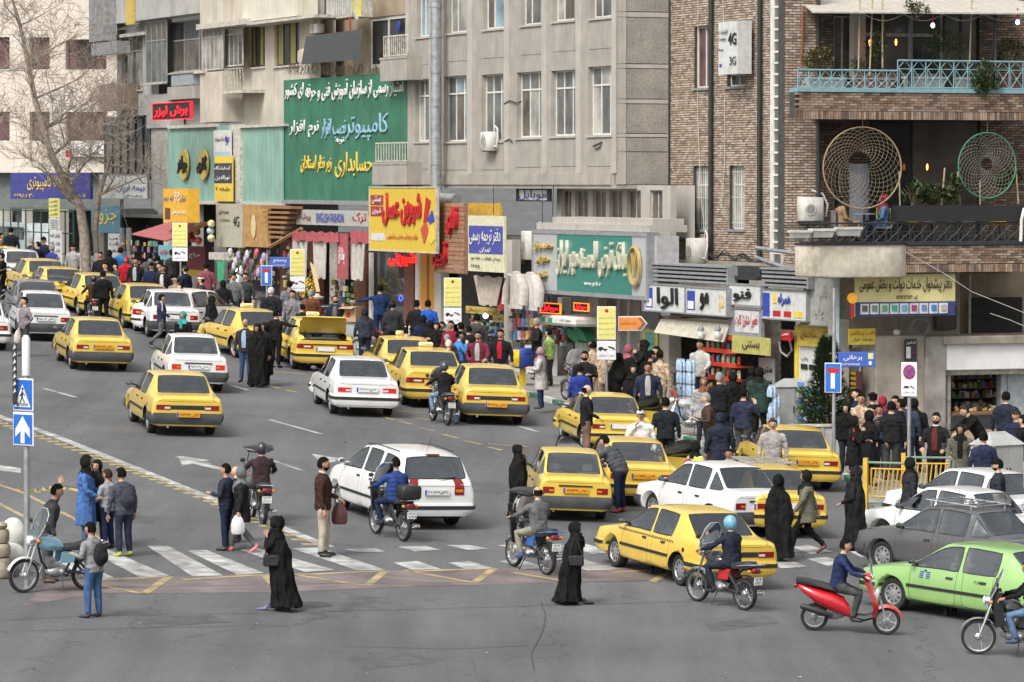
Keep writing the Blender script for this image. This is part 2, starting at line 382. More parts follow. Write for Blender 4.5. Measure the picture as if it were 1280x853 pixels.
class Skin:
    """conforming patches on the car shell"""
    def __init__(s,me):s.t=BVHTree.FromPolygons([v.co for v in me.vertices],[tuple(p.vertices) for p in me.polygons])
    def hit(s,o,d):
        h=s.t.ray_cast(Vector(o),Vector(d)); return h[0],h[1]
    def pt(s,face,a,b):
        if face=='rear':return s.hit((-4,a,b),(1,0,0))
        if face=='front':return s.hit((4,a,b),(-1,0,0))
        if face=='left':return s.hit((a,3,b),(0,-1,0))
        if face=='right':return s.hit((a,-3,b),(0,1,0))
        if face=='top':return s.hit((a,b,4),(0,0,-1))
        if face=='rwrap':t=R(a); d=Vector((-math.cos(t),math.sin(t),0)); return s.hit(Vector((-1.2,0,b))+d*4,-d)
        if face=='fwrap':t=R(a); d=Vector((math.cos(t),math.sin(t),0)); return s.hit(Vector((1.2,0,b))+d*4,-d)
    def patch(s,mb,face,a0,a1,b0,b1,na=6,nb=2,off=.006,mi=0,bulge=0):
        g=[]; last=None
        for i in range(na+1):
            for j in range(nb+1):
                p,n=s.pt(face,a0+(a1 -a0)*i/na,b0+(b1 -b0)*j/nb)
                if p is None:p,n=last if last else (Vector((0,0,0)),Vector((0,0,1)))
                if face in ('rear','front'):nn=Vector((-1 if face=='rear' else 1,0,0))
                elif face in ('left','right'):nn=Vector((0,1 if face=='left' else -1,0))
                elif face=='top':nn=Vector((0,0,1))
                else:t=R(a0+(a1 -a0)*i/na); nn=Vector((-math.cos(t) if face=='rwrap' else math.cos(t),math.sin(t),0))
                last=(p,n); e=off*(1 if 0<j<nb or nb==1 else 1 -bulge); g.append((p+nn*e,p -nn*.02))
        k=nb+1; N=len(g); vs=[q[0] for q in g]+[q[1] for q in g]; fs=[]
        for i in range(na):
            for j in range(nb):fs.append((i*k+j,(i+1)*k+j,(i+1)*k+j+1,i*k+j+1))
        bd=[i*k for i in range(na+1)]+[na*k+j for j in range(1,k)]+[i*k+nb for i in range(na -1,-1,-1)]+[j for j in range(nb -1,0,-1)]
        for q in range(len(bd)):a,b=bd[q],bd[(q+1) % len(bd)]; fs.append((a,b,b+N,a+N))
        mb.add(vs,fs,mi); return mb
    def line(s,mb,face,pts,w=.008,off=.003,mi=0):
        for (a0,b0),(a1,b1) in zip(pts,pts[1:]):
            p0,_=s.pt(face,a0,b0); p1,_=s.pt(face,a1,b1)
            if p0 and p1:mb.tube([p0,p1],w,4,mi,False)
def wheel_meshes(r=.30,w=.19):
    t=MB(); X=Matrix.Rotation(PI/2,4,'X')
    t.lathe([(r*.62,-w*.40),(r*.70,-w*.5),(r*.93,-w*.5),(r,-w*.38),(r,w*.38),(r*.93,w*.5),(r*.70,w*.5),(r*.62,w*.40)],X,28,close=True)
    m=MB()   # covered face looking to -y or+y alike
    for sy in (-1,1):
        m.lathe([(r*.645,sy*w*.30),(r*.66,sy*w*.46),(r*.60,sy*w*.47),(r*.55,sy*w*.36),(r*.30,sy*w*.40),(r*.14,sy*w*.46),(.001,sy*w*.46)],X,24)
        for k in range(9):
            a=2*PI*k/9; M=Matrix.Rotation(a,4,'Y'); m.box(r*.36,sy*w*.37,-.012,r*.54,sy*w*.425,.012,1,M)
    return t.mesh('tyre',[M_rubber],.8),m.mesh('rim',[M_alu,M_dark],.8)
CARS={}
PLATE_W=mat('plate_white',(.72,.73,.72),.5,var=.03); PLATE_Y=mat('plate_orange',(.75,.33,.02),.5,var=.05); PLATE_B=mat('plate_blue',(.02,.06,.4),.5,var=0)
INK=mat('ink_black',(.01,.01,.012),.7,var=0)
WM=wheel_meshes()
def car_kit(kind):
    if kind in CARS:return CARS[kind]
    me,fx,rx=shell(kind); CARS[kind]=(split_regions(me,fx,rx),Skin(me),fx,rx,{}); return CARS[kind]
def paint(col):return cm(col,.28,var=.05,vs=2,coat=.7,dirt=.10)
def make_car(kind,col,p,psi,label,cat='car',plate='',taxi=False,lit=False,style=0,openboot=False,opendoors=(),rack=False,sign=False,group=None,shade=None,trim=None):
    regs,sk,fx,rx,cache=car_kit(kind); pm=paint(col); seam=mat('seam_black',(.015,.015,.015),.6,var=0)
    t=empty('car' if cat=='car' else cat.replace(' ','_'),label,cat,pose_mat(p,psi),group=group)
    def once(key,fn):
        if key not in cache:cache[key]=fn()
        return cache[key]
    def part(name,key,fn,mats=None,parent=t):
        me=once(key,fn);
        if mats:
            k2=key+''.join(m.name for m in mats)
            if k2 not in cache:
                q=me.copy()
                for i_,m_ in enumerate(mats):
                    if i_<len(q.materials):q.materials[i_]=m_
                cache[k2]=q
            me=cache[k2]
        return link(name,me,parent)
    N={BODY:'body',WSCR:'windscreen',RWIN:'rear_window',SGF:'side_window',SGR:'side_window',SGQ:'side_window',DFR:'door',DRR:'door',HOOD:'bonnet',BOOT:'boot_lid',ARCH:'underbody'}
    doors={}
    for (mi,side),(vs,fs) in sorted(regs.items(),key=lambda a:0 if a[0][0] in (DFR,DRR) else 1):
        glass=mi in (WSCR,RWIN,SGF,SGR,SGQ); key='reg%d_%d' % (mi,side)
        if mi==BOOT and openboot:continue
        par=doors.get((DFR if mi==SGF else DRR,side),t) if mi in (SGF,SGR) else t
        if glass:o=part(N[mi],key,lambda:panel_mesh(N[mi],vs,fs,M_glass,M_black,.022,-.006),parent=par)
        elif mi==ARCH:o=part(N[mi],key,lambda:panel_mesh('underbody',vs,fs,M_dark,M_dark,0),parent=t)
        elif mi==BODY:o=part(N[mi],key,lambda:panel_mesh('body',vs,fs,M_white,M_white,0),[pm,pm])
        else:o=part(N[mi],key,lambda:panel_mesh(N[mi],vs,fs,M_white,seam,.009,0),[pm,seam])
        if mi in (DFR,DRR):
            doors[(mi,side)]=o
            x0=-.02 if mi==DFR else -.78; x0=x0*(fx/1.38)
            def fh():
                m=MB(); f='left' if side>0 else 'right'; zz=.74 if kind !='mpv' else .88; sk.patch(m,f,x0,x0+.15,zz,zz+.035,3,1,.022); return m.mesh('handle',[M_black])
            part('handle',key+'h',fh,parent=o)
            if ('F' if mi==DFR else 'R')+('L' if side>0 else 'R') in opendoors:
                hx=max(v.x for v in vs); hy=(.85 if kind !='pride' else .8)*side
                o.matrix_local=Matrix.Translation((hx,hy,0)) @ Matrix.Rotation(R(-52*side),4,'Z') @ Matrix.Translation((-hx,-hy,0))
    for x,sy in ((fx,1),(fx,-1),(rx,1),(rx,-1)):
        wy=(.735 if kind=='mpv' else .69 if kind !='pride' else .655)*sy
        w=link('wheel',once('axle',lambda:MB().tube([(0,-.06,0),(0,.06,0)],.05,8).mesh('wheel',[M_dark])),t,(x,wy,.30))
        link('tyre',WM[0],w); link('rim',WM[1],w)
    bh=1.25 if kind=='mpv' else 1.0; wd={'pride':.80,'mpv':.90,'samand':.86,'round':.83}.get(kind,.85)
    ztail={'mpv':.85,'samand':.80,'pride':.76,'round':.80}.get(kind,.76)
    bm_=pm if trim=='painted' else cm((.055,.056,.06),.6,var=.15,vs=4)
    two=trim=='band'
    def bump(f,z0,z1,off):
        m=MB(); sk.patch(m,f,-62,62,z0,z1,20,3,off,0,.45); return m
    def rb():
        m=bump('rwrap',.30,.56,.055);
        if trim:sk.patch(m,'rwrap',-62,62,.44,.515,20,1,.066,1)
        return m.mesh('bumper',[M_white,M_black],.9)
    part('bumper','rb%s' % bool(trim),rb,[bm_ if not two else pm,M_black])
    def fb():
        m=bump('fwrap',.28,.52,.05);
        if trim:sk.patch(m,'fwrap',-62,62,.41,.48,20,1,.06,1)
        return m.mesh('bumper',[M_white,M_black],.9)
    part('bumper','fb%s' % bool(trim),fb,[bm_ if not two else pm,M_black])
    lamp=M_redlit if lit else M_red
    for s in (1,-1):
        def tl():
            m=MB()
            if kind=='mpv':sk.patch(m,'rwrap',s*21,s*30,.74,1.06,4,4,.012,0); sk.patch(m,'rwrap',s*22,s*29,.80,.86,3,1,.016,1)
            elif kind=='405':sk.patch(m,'rear',s*.40,s*.735,.635,.745,5,2,.012,0); sk.patch(m,'rear',s*.41,s*.54,.655,.70,2,1,.016,1)
            elif kind=='round':sk.patch(m,'rwrap',s*24,s*40,.62,.80,5,3,.012,0); sk.patch(m,'rwrap',s*26,s*34,.68,.73,2,1,.016,1)
            elif kind=='samand':sk.patch(m,'rwrap',s*18,s*38,.67,.80,6,2,.012,0); sk.patch(m,'rwrap',s*21,s*30,.70,.745,3,1,.016,1)
            else:sk.patch(m,'rear',s*.46,s*.70,.62,.75,4,2,.012,0); sk.patch(m,'rear',s*.47,s*.57,.66,.70,2,1,.016,1)
            return m.mesh('tail_light',[M_red,M_amber])
        part('tail_light','tl%d' % s,tl,[lamp,M_clear if kind in ('405','samand') else M_amber])
        part('headlight','hl%d' % s,lambda:sk.patch(MB(),'fwrap',s*14,s*36,.55*bh,.68*bh,5,2,.01).mesh('headlight',[M_clear]))
        def mir():
            m=MB(); x=fx -.50; y=wd*.93*s; z=(.98 if kind !='mpv' else 1.12)
            m.ell((x,y+s*.13,z),(.045,.085,.055),12,8); m.tube([(x+.02,y -s*.06,z -.05),(x,y+s*.08,z -.02)],.022,6); m.ell((x -.026,y+s*.13,z),(.024,.074,.045),10,6,1)
            return m.mesh('wing_mirror',[M_black,M_chrome],True)
        part('wing_mirror','mir%d' % s,mir,[pm if kind=='mpv' else M_black,cm((.10,.11,.12),.1)])
        if style !=9:
            part('side_trim','st%d' % s,lambda:sk.patch(MB(),'left' if s>0 else 'right',rx+.36,fx -.36,.50,.555,14,1,.014).mesh('side_trim',[M_black]))
        if taxi:
            if style==1:# chequered waist line
                def chk():
                    m=MB()
                    for k in range(46):
                        for q in (0,1):
                            x=-1.1+k*.05; z=.785+.022*((k+q) % 2);
                            if q:continue
                            sk.patch(m,'left' if s>0 else 'right',x,x+.05,z,z+.022,1,1,.004)
                    return m.mesh('chequered_line',[M_black])
                part('chequered_line','chk%d' % s,chk)
        part('fuel_flap','ff%d' % s,lambda:MB().ell(sk.pt('left' if s>0 else 'right',rx -.22,.70)[0] or (0,0,.6),(.055,.006,.055),12,6).mesh('fuel_flap',[M_black])) if s>0 and kind in ('405','samand') else None
    if kind=='405' and style !=3:part('lamp_panel','lp',lambda:sk.patch(MB(),'rear',-.39,.39,.64,.74,8,1,.006).mesh('lamp_panel',[M_black]))
    if kind in ('pride','samand') :part('boot_strip','bs',lambda:sk.patch(MB(),'rear',-.36,.36,.77,.80,6,1,.02).mesh('boot_strip',[M_black]))
    zp={'mpv':.74,'pride':.63,'samand':.60,'405':.475,'round':.45}[kind]+(.17 if style==3 else 0); xo=0
    if zp<.58:xo=.07
    pp,_=sk.pt('rear',0,zp+.03);
    pl=MB().box(-.015,-.27,0,0,.27,.115,0).box(-.018,.225,.006,-.0,.265,.109,1)
    po=link('number_plate',once('plate'+('y' if plate[:1]=='y' else 'w'),lambda:pl.mesh('number_plate',[PLATE_Y if plate[:1]=='y' else PLATE_W,PLATE_B])),t,(pp.x -xo+(-.03),0,zp))
    if len(plate)>1:
        q=lettering(plate[1:],po,INK,-.20,.25,.02,.095,0,0,.01); q.rotation_euler=(0,0,-PI/2); q.location=(-.021,0,0)
    # seats and headrests seen through the glass
    def seats():
        m=MB();
        for x,z1 in ((.25,1.02),(-.75,.98)):
            for y in (-.37,.37):m.rbox(x -.12,y -.24,.45,x,y+.24,z1,.05); m.rbox(x -.09,y -.12,z1,x -.01,y+.12,z1+.17,.03)
        m.box(-.9,-.66,.35,fx,.66,.5); m.rbox(fx -.62,-.66,.80,fx -.35,.66,.93,.04); m.rbox(rx -.15,-.6,.8,-.8,.6,.9,.02)
        m.lathe([(.17,0),(.19,.012),(.17,.024),(.155,.012)],Matrix.Translation((fx -.72,.37,.93)) @ Matrix.Rotation(R(-65),4,'Y'),18,close=True)
        return m.mesh('seats',[cm((.27,.26,.25),.9)])
    part('seats','seats',seats)
    part('exhaust','ex',lambda:MB().tube([(rx -.2,.45,.24),(rx -(.93 if kind !='pride' else .82),.45,.23)],.025,8).mesh('exhaust',[M_steel]))
    if kind=='mpv':
        part('stop_lamp','spl',lambda:MB().box(-2.0,-.14,1.535,-1.9,.14,1.56).mesh('stop_lamp',[M_red]))
        part('wiper','wp',lambda:MB().tube([(-2.24,-.05,1.07),(-2.17,-.45,1.10)],.014,5).mesh('wiper',[M_black]))
        part('aerial','ae',lambda:MB().tube([(-1.6,0,1.58),(-1.85,0,1.88)],.006,4).mesh('aerial',[M_black]))
        for s in (1,-1):part('roof_rail','rr%d' % s,lambda:MB().tube([(.3,.60*s,1.55),(-.3,.61*s,1.60),(-1.6,.60*s,1.58)],.012,6).mesh('roof_rail',[M_black]))
    if kind=='round' or style==4:
        pass
    zr={'pride':1.46,'samand':1.46,'round':1.46,'mpv':1.6}.get(kind,1.41)
    if sign:
        s_=link('roof_sign',once('sg',lambda:MB().rbox(-.08,-.19,0,.08,.19,.12,.03).mesh('roof_sign',[mat('taxi_sign',(.85,.75,.35),.4,var=.03)])),t,(-.05,0,zr -.01))
        lettering('تاکسی',s_,mat('sign_blue',(.03,.12,.5),.5,var=0),-.14,.14,.025,.095,0,0,.01).matrix_local=Matrix.Translation((-.083,0,0)) @ Matrix.Rotation(-PI/2,4,'Z')
    if rack:
        def rk():
            m=MB()
            for y in (-.52,.52):m.tube([(.35,y,zr+.06),(-.95,y,zr+.05)],.018,6)
            for k in range(5):x=.3 -k*.3; m.tube([(x,-.52,zr+.06),(x,.52,zr+.06)],.014,6)
            for y in (-.52,.52):
                for x in (.2,-.8):m.tube([(x,y,zr -.05),(x,y,zr+.06)],.016,6)
            return m.mesh('roof_rack',[M_steel])
        part('roof_rack','rack',rk)
    if openboot:
        vs,fs=regs[(BOOT,0)]; hx=max(v.x for v in vs); hz=max(v.z for v in vs)
        o=part('boot_lid','reg%d_0' % BOOT,lambda:panel_mesh('boot_lid',vs,fs,M_white,seam,.009,0),[pm,cm((.3,.2,.01),.5)])
        o.matrix_local=Matrix.Translation((hx,0,hz)) @ Matrix.Rotation(R(62),4,'Y') @ Matrix.Translation((-hx,0,-hz))
        m=MB(); m.box(-2.08,-.6,.40,-1.55,.6,.46); m.box(-1.58,-.6,.4,-1.55,.6,.9); m.box(-2.1,-.64,.4,-1.55,-.6,.85); m.box(-2.1,.6,.4,-1.55,.64,.85); m.build('boot_lining',[cm((.05,.05,.055),.95)],t)
        m=MB()
        for y in (-.5,.5):m.tube([(-1.62,y,.92),(-1.72,y,1.3)],.012,5)
        m.build('lid_strut',[M_black],t)
        MB().rbox(-1.98,-.45,.46,-1.72,-.05,.72,.06).build('carrier_bag',[cm((.6,.6,.62),.6,bump=.5)],t)
    return t
def csc(px,py):return 1.085 if px<660 and py<565 else 1.0   # the street rises a little more there
def place(kind,ref,px,py,psi):
    _,_,fx,rx,_=car_kit(kind); y={'pride':.74,'mpv':.82}.get(kind,.78)
    off=Vector((fx if ref[0]=='F' else rx,y if ref[1]=='L' else -y,0)); return G(px,py) -slope_rot(psi) @ off*csc(px,py)
YEL=(.70,.49,.075); WHT=(.76,.76,.75);
# ------------------------------------------------------------------people
HEADC=Vector((.015,0,1.635))
def head_mb(mb,M,slots=(0,4,5)):
    sk_,dk,lp=slots; n,m=20,16; vs=[]
    for i in range(m+1):
        a=PI*i/m
        for k in range(n):
            q=2*PI*k/n; x=math.sin(a)*math.cos(q); y=math.sin(a)*math.sin(q); z=math.cos(a)
            w=1 -.30*max(0,-z)**1.5; X=x*.093*(1+.06*z); Y=y*.074*w; Z=z*.118
            fr=max(0,x)
            if x>0:
                nose=math.exp(-(y/.16)**2)*math.exp(-((z+.12)/.20)**2); X+=.024*nose
                X -=.007*math.exp(-((abs(y) -.38)/.16)**2)*math.exp(-((z -.06)/.14)**2)
                X+=.008*math.exp(-(y/.3)**2)*math.exp(-((z+.75)/.2)**2)
            vs.append(Vector((X,Y,Z)))
    fs=[(i*n+k,(i+1)*n+k,(i+1)*n+(k+1) % n,i*n+(k+1) % n) for i in range(m) for k in range(n)]
    mb.add([M @ v for v in vs],fs,sk_)
    for s in (1,-1):
        mb.ell((0,0,0),(.010,.013,.008),8,5,dk,M @ Matrix.Translation((.080,.030*s,.008)))
        mb.ell((0,0,0),(.008,.018,.0045),8,4,dk,M @ Matrix.Translation((.086,.030*s,.030)))
        mb.ell((0,0,0),(.020,.009,.030),8,6,sk_,M @ Matrix.Translation((-.006,.075*s,-.005)))
    mb.ell((0,0,0),(.007,.024,.006),8,4,lp,M @ Matrix.Translation((.088,0,-.052)))
    return mb
def hand_mb(mb,W,d,up,curl=.6,mi=0,side=1):
    """palm with four unequal fingers and a thumb; W wrist, d pointing down the hand, up the back of the hand"""
    d=d.normalized(); up=(up -d*up.dot(d)); up=up.normalized() if up.length>.01 else d.orthogonal().normalized(); s=d.cross(up)*side
    mb.tube([W -d*.04,W+d*.012,W+d*.05,W+d*.092],[.027,.030,.040,.038],8,mi,True,.5)
    for k,(o,L) in enumerate(((-.031,.062),(-.010,.075),(.011,.070),(.030,.055))):
        b=W+d*.086+s*o; a1=curl*.5; a2=curl*1.3
        p1=b+(d*math.cos(a1) -up*math.sin(a1))*L*.55; p2=p1+(d*math.cos(a2) -up*math.sin(a2))*L*.5
        mb.tube([b -d*.02,b,p1,p2],[.0095,.0098,.0088,.006],6,mi)
    b=W+d*.025 -s*.030; p1=b+(d*.75 -s*.55 -up*.25).normalized()*.038; p2=p1+(d*.95 -up*.35).normalized()*.032
    mb.tube([b+s*.012,b,p1,p2],[.012,.013,.011,.007],6,mi)
def rotY(p,c,a):# lean forward about point c
    v=p -c; return c+Vector((v.x*math.cos(a)+v.z*math.sin(a),v.y,-v.x*math.sin(a)+v.z*math.cos(a)))
ARMS={  # elbow,wrist relative to the shoulder for the left side (x forward,y left),palm-up hint
 'down':((-.02,.07,-.29),(.03,.09,-.54)),'swing':((.10,.06,-.27),(.24,.05,-.48)),'back':((-.13,.06,-.26),(-.20,.06,-.50)),
 'pocket':((-.08,.11,-.27),(.07,.03,-.46)),'read':((.02,.08,-.27),(.25,-.02,-.22)),'phone':((.10,.12,-.25),(.12,.02,.03)),
 'mouth':((.12,.09,-.26),(.18,-.10,.02)),'wave':((.06,.24,.10),(.10,.42,.33)),'bar':((.18,.13,-.20),(.42,.14,-.26)),
 'reach':((.20,.05,-.20),(.42,.0,-.30)),'out':((.05,.26,-.10),(.12,.48,-.12)),'hold':((.05,.07,-.28),(.24,.02,-.38)),'hip':((-.10,.16,-.24),(.0,.04,-.40))}
LEGS={  # (knee,ankle) for left and right,hip at z .93
 'stand':(((.01,.10,.50),(-.01,.11,.085)),((.015,-.09,.50),(-.01,-.12,.085))),
 'relax':(((.05,.12,.50),(.02,.15,.085)),((.0,-.09,.50),(-.02,-.10,.085))),
 'walk':(((.20,.09,.54),(.30,.09,.10)),((-.03,-.08,.50),(-.34,-.08,.17))),
 'walk2':(((.0,.09,.52),(-.28,.08,.14)),((.17,-.09,.53),(.22,-.09,.09))),
 'ride':(((.42,.24,.82),(.26,.21,.42)),((.42,-.24,.82),(.26,-.21,.42))),
 'prop':(((.42,.24,.82),(.26,.21,.42)),((.26,-.36,.56),(.10,-.42,.10))),
 'scoot':(((.40,.17,.80),(.30,.14,.38)),((.40,-.17,.80),(.30,-.14,.38))),
 'seat':(((.44,.12,.98),(.46,.13,.56)),((.44,-.12,.98),(.46,-.13,.56)))}
BODIES={}
def body(legs='stand',al='down',ar='down',lean=0,outfit='jacket',hem=.78,bulk=1.0,fine=True):
    key=(legs,al,ar,lean,outfit,hem,bulk,fine)
    if key in BODIES:return BODIES[key]
    P=[]   # (builder,slot)
    mb=MB(); tags=[]
    def add(fn,slot):
        n0=len(mb.f); fn(); tags.extend([slot]*(len(mb.f) -n0))
    hip=Vector((0,0,.93)); ln=R(lean); T=lambda x,y,z:rotY(Vector((x,y,z)),hip,ln) if z>.93 else Vector((x,y,z))
    def ring(x,z,rx,ry,n=20,fold=0,ph=0):
        c=[];
        for k in range(n):
            q=2*PI*k/n; f=1+fold*math.sin(q*7+ph)+fold*.6*math.sin(q*11+2*ph); ex=.86
            cx,cy=math.cos(q),math.sin(q); c.append(T(x+rx*f*math.copysign(abs(cx)**ex,cx),ry*f*math.copysign(abs(cy)**ex,cy),z))
        return c
    b=bulk; LG=LEGS[legs]; sit=legs in ('ride','prop','scoot','seat')
    # legs
    for s,(kn,an) in ((1,LG[0]),(-1,LG[1])):
        if outfit=='chador':an=(an[0]*.45+.03,an[1],.085)
        H=Vector((0,.095*s,.90)); K=Vector(kn); A=Vector(an)
        w=1.12 if outfit !='slim' else .95
        if outfit !='chador':add(lambda:mb.tube([H+Vector((0,0,.04)),H.lerp(K,.25),H.lerp(K,.6),K,K.lerp(A,.3),K.lerp(A,.7),A+(K -A).normalized()*.03],[.090*b,.092*b,.076,.062*w,.060*w,.052*w,.050*w],12),2)
        f=Vector((1,.12*s,0)).normalized()
        if (K -A).normalized().x<-.5 or A.z>.13 and not sit:f=Vector((.8,0,-.6))
        heel=A+Vector((0,0,-.03));
        add(lambda:mb.tube([A+Vector((0,0,.04)),heel -f*.045+Vector((0,0,-.01)),heel -f*.02+Vector((0,0,-.015)),heel+f*.09+Vector((0,0,-.02)),heel+f*.165+Vector((0,0,-.028)),heel+f*.185+Vector((0,0,-.03))],[.045,.042,.046,.044,.034,.018],10,0,True,.85),3)
    # torso
    rings=[ring(0,.79,.07,.10),ring(0,.84,.105*b,.145*b),ring(0,.92,.125*b,.170*b)]
    if outfit !='chador':add(lambda:mb.loft(rings),2)
    up=[ring(-.005,hem if not sit else .86,.128*b,.172*b,20,.02,1),ring(0,.96,.130*b,.172*b,20,.02,2),ring(0,1.08,.125*b,.165*b),ring(.005,1.22,.135*b,.182*b),ring(0,1.33,.13*b,.200*b),ring(-.01,1.41,.105*b,.190),ring(-.012,1.455,.075,.115),ring(-.005,1.49,.060,.070)]
    if outfit in ('coat','parka'):
        up[0]=ring(-.01,hem,.165*b,.205*b,20,.05,1); up[1]=ring(-.005,.96,.14*b,.185*b,20,.03,2)
        if hem<.72:up.insert(1,ring(-.01,(hem+.96)/2,.155*b,.20*b,20,.04,1))
    elif outfit=='puffer':
        up=[ring(-.005,.84,.135,.175)]+[ring(0,.87+i*.045,(.165 if i % 2 else .145)+.01*math.sin(i*.3),(.205 if i % 2 else .188)+.02*math.sin(i*.28)) for i in range(12)]+up[-3:]
    if outfit=='chador':
        lean_f=.05 if legs.startswith('walk') else 0
        up=[]
        for i,(z,rx,ry,fd) in enumerate(((.07,.23,.27,.12),(.20,.205,.245,.11),(.45,.18,.225,.09),(.70,.175,.235,.07),(.95,.19,.27,.055),(1.12,.185,.265,.04),(1.28,.155,.235,.025),(1.40,.12,.185,.01),(1.47,.10,.135,0),(1.54,.098,.112,0))):
            up.append(ring(-.03*(1.4 -z)*(4.5 if lean_f else 0) -.01,z,rx*(1.15 if lean_f and z<.8 else 1),ry,36,fd,z*1.5))
    add(lambda:mb.loft(up),1)
    add(lambda:mb.tube([T(-.005,0,1.46),T(.005,0,1.53),T(.012,0,1.585)],[.062,.056,.055],12),0 if outfit !='chador' else 1)
    Mh=Matrix.Translation(T(*HEADC)) @ Matrix.Rotation(ln*.55,4,'Y')
    if outfit=='chador':add(lambda:mb.ell((0,0,0),(.118,.105,.145),18,12,0,Mh @ Matrix.Translation((-.042,0,.010))),1)
    hands=[]
    for s,am in ((1,al),(-1,ar)):
        S=T(0,.185*s*min(b,1.05),1.395); e,w_=ARMS[am]; E=S+Vector((e[0],e[1]*s,e[2])); Wv=S+Vector((w_[0],w_[1]*s,w_[2]))
        if ln>.3 and am=='down':E=S+Vector((.05,.03*s,-.28)); Wv=S+Vector((.12,.03*s,-.52))
        th=1.15 if outfit in ('parka','puffer','coat') else 1.0
        if outfit=='chador' and am=='down':continue
        add(lambda:mb.tube([S+Vector((0,-.05*s,.0)),S+Vector((0,.005*s,-.03)),S.lerp(E,.5),E,E.lerp(Wv,.5),Wv],[.062,.066*th,.055*th,.050*th,.044*th,.036*th],12),1)
        if am !='pocket':hands.append((Wv,Wv -E,s,am))
    o=mb.build('tmp',M_dark); md=o.modifiers.new('r','REMESH'); md.mode='VOXEL'; md.voxel_size=.019 if fine else .026
    bpy.context.view_layer.update(); me=bpy.data.meshes.new_from_object(o.evaluated_get(bpy.context.evaluated_depsgraph_get())); bpy.data.objects.remove(o)
    tree=BVHTree.FromPolygons([Vector(v) for v in mb.v],mb.f); bm=bmesh.new(); bm.from_mesh(me); bpy.data.meshes.remove(me)
    for f in bm.faces:
        h=tree.find_nearest(f.calc_center_median()); f.material_index=tags[h[2]] if h[2] is not None else 1
    bmesh.ops.smooth_vert(bm,verts=bm.verts,factor=.5,use_axis_x=True,use_axis_y=True,use_axis_z=True)
    bm.normal_update(); amp={'jacket':.013,'chador':.042,'coat':.016,'parka':.012,'puffer':.006,'slim':.007}[outfit]
    for v in bm.verts:
        mis={f.material_index for f in v.link_faces}
        if 0 not in mis and 3 not in mis:
            q=v.co; st=.22 if outfit=='chador' or q.z<.85 else 1.6
            v.co=q+v.normal*(amp*noise.noise(Vector((q.x*11,q.y*11,q.z*11*st))+Vector((len(BODIES)*3.1,0,0)))+amp*.5*noise.noise(Vector((q.x*26,q.y*26,q.z*20*st))))
    for f in bm.faces:f.smooth=True
    ex=MB(); head_mb(ex,Mh)
    for Wv,d,s,am in hands:hand_mb(ex,Wv,d,Vector((0,s,.2)) if am in ('down','swing','back','hip') else Vector((.1,0,1)) if am in ('bar','reach','hold','read') else Vector((0,s,0)),.9 if am in ('bar','hold','read','phone','mouth') else .45,0,s)
    em=ex.mesh('x',M_dark,True); bm.from_mesh(em); k0=len(bm.faces) -len(em.polygons); bm.faces.ensure_lookup_table()
    me=bpy.data.meshes.new('person'); bm.to_mesh(me); bm.free()
    for _ in range(6):me.materials.append(M_dark)
    BODIES[key]=(me,Mh,[h[0] for h in hands],T); return BODIES[key]
def shellpart(kind):
    m=MB()
    if kind in ('hair','longhair','bald','buzz'):
        g=.008 if kind=='buzz' else .016
        hl=.06 if kind !='bald' else -.01
        def keep(c):
            if kind=='bald':return c.z<.035 and c.z>-.07 and c.x<.0
            return c.z>.045+.25*c.x or (c.x<-.004 and c.z>-.062)
        m.ell((-.006,0,.012),(.093+g,.076+g,.118+g),22,18,0,None,keep)
        for i,v in enumerate(m.v):
            q=Vector(v); nn=noise.noise(q*55)*.006+noise.noise(q*130)*.004; m.v[i]=tuple(q*(1+nn/.1))
    elif kind=='beard':
        m.ell((.004,0,-.004),(.098,.078,.118),20,16,0,None,lambda c:c.z<-.048 and c.x>-.01 and not (abs(c.y)<.022 and c.z>-.062 and c.x>.05))
        m.ell((0,0,0),(.010,.030,.007),8,4,0,Matrix.Translation((.094,0,-.036)))
    elif kind=='moustache':m.ell((0,0,0),(.010,.030,.008),8,4,0,Matrix.Translation((.095,0,-.038)))
    elif kind=='cap':
        m.ell((-.004,0,.03),(.106,.090,.105),20,12,0,None,lambda c:c.z>.005); m.ell((.115,0,.045),(.065,.065,.010),14,6,0)
    elif kind=='beanie':m.ell((-.006,0,.02),(.108,.092,.122),20,14,0,None,lambda c:c.z>.02 or c.x<-.02 and c.z>-.03); m.lathe([(.100,.03),(.112,.035),(.112,.06),(.100,.065)],Matrix.Scale(.86,4,(0,1,0)) @ Matrix.Translation((-.004,0,-.0)),20,close=True)
    elif kind=='flatcap':m.ell((.012,0,.075),(.13,.105,.055),20,8,0)
    elif kind in ('scarf','hood'):
        def keep(c):return not (c.x>.030 and abs(c.y)<.064 and -.112<c.z<(.062 if kind=='scarf' else .08))
        m.ell((-.010,0,.004),(.114,.100,.142),26,20,0,None,keep)
        rg=[]
        for z,rx,ry,x in ((-.10,.088,.090,-.012),(-.14,.085,.092,-.012),(-.17,.105,.125,-.015),(-.21,.125,.165,-.015),(-.26,.14,.19,-.012)):
            rg.append([Vector((x+rx*math.cos(2*PI*k/24)*(1+.05*math.sin(5*k)),ry*math.sin(2*PI*k/24)*(1+.04*math.cos(4*k)),z)) for k in range(24)])
        m.loft(rg,0,False)
        if kind=='scarf':m.tube([(.10,.02,-.17),(.125,.03,-.28),(.12,.035,-.40)],[.035,.045,.05],8,0,True,.5)
    elif kind=='helmet':
        m.ell((-.005,0,.018),(.135,.118,.145),24,18,0,None,lambda c:not (c.x>.045 and -.075<c.z<.035 and abs(c.y)<.09) and c.z>-.105)
        m.ell((.0,0,.008),(.132,.112,.10),20,14,1,None,lambda c:c.x>.05 and -.06<c.z<.05)
    return m.mesh(kind,[M_dark,M_glass],True)
HP={}
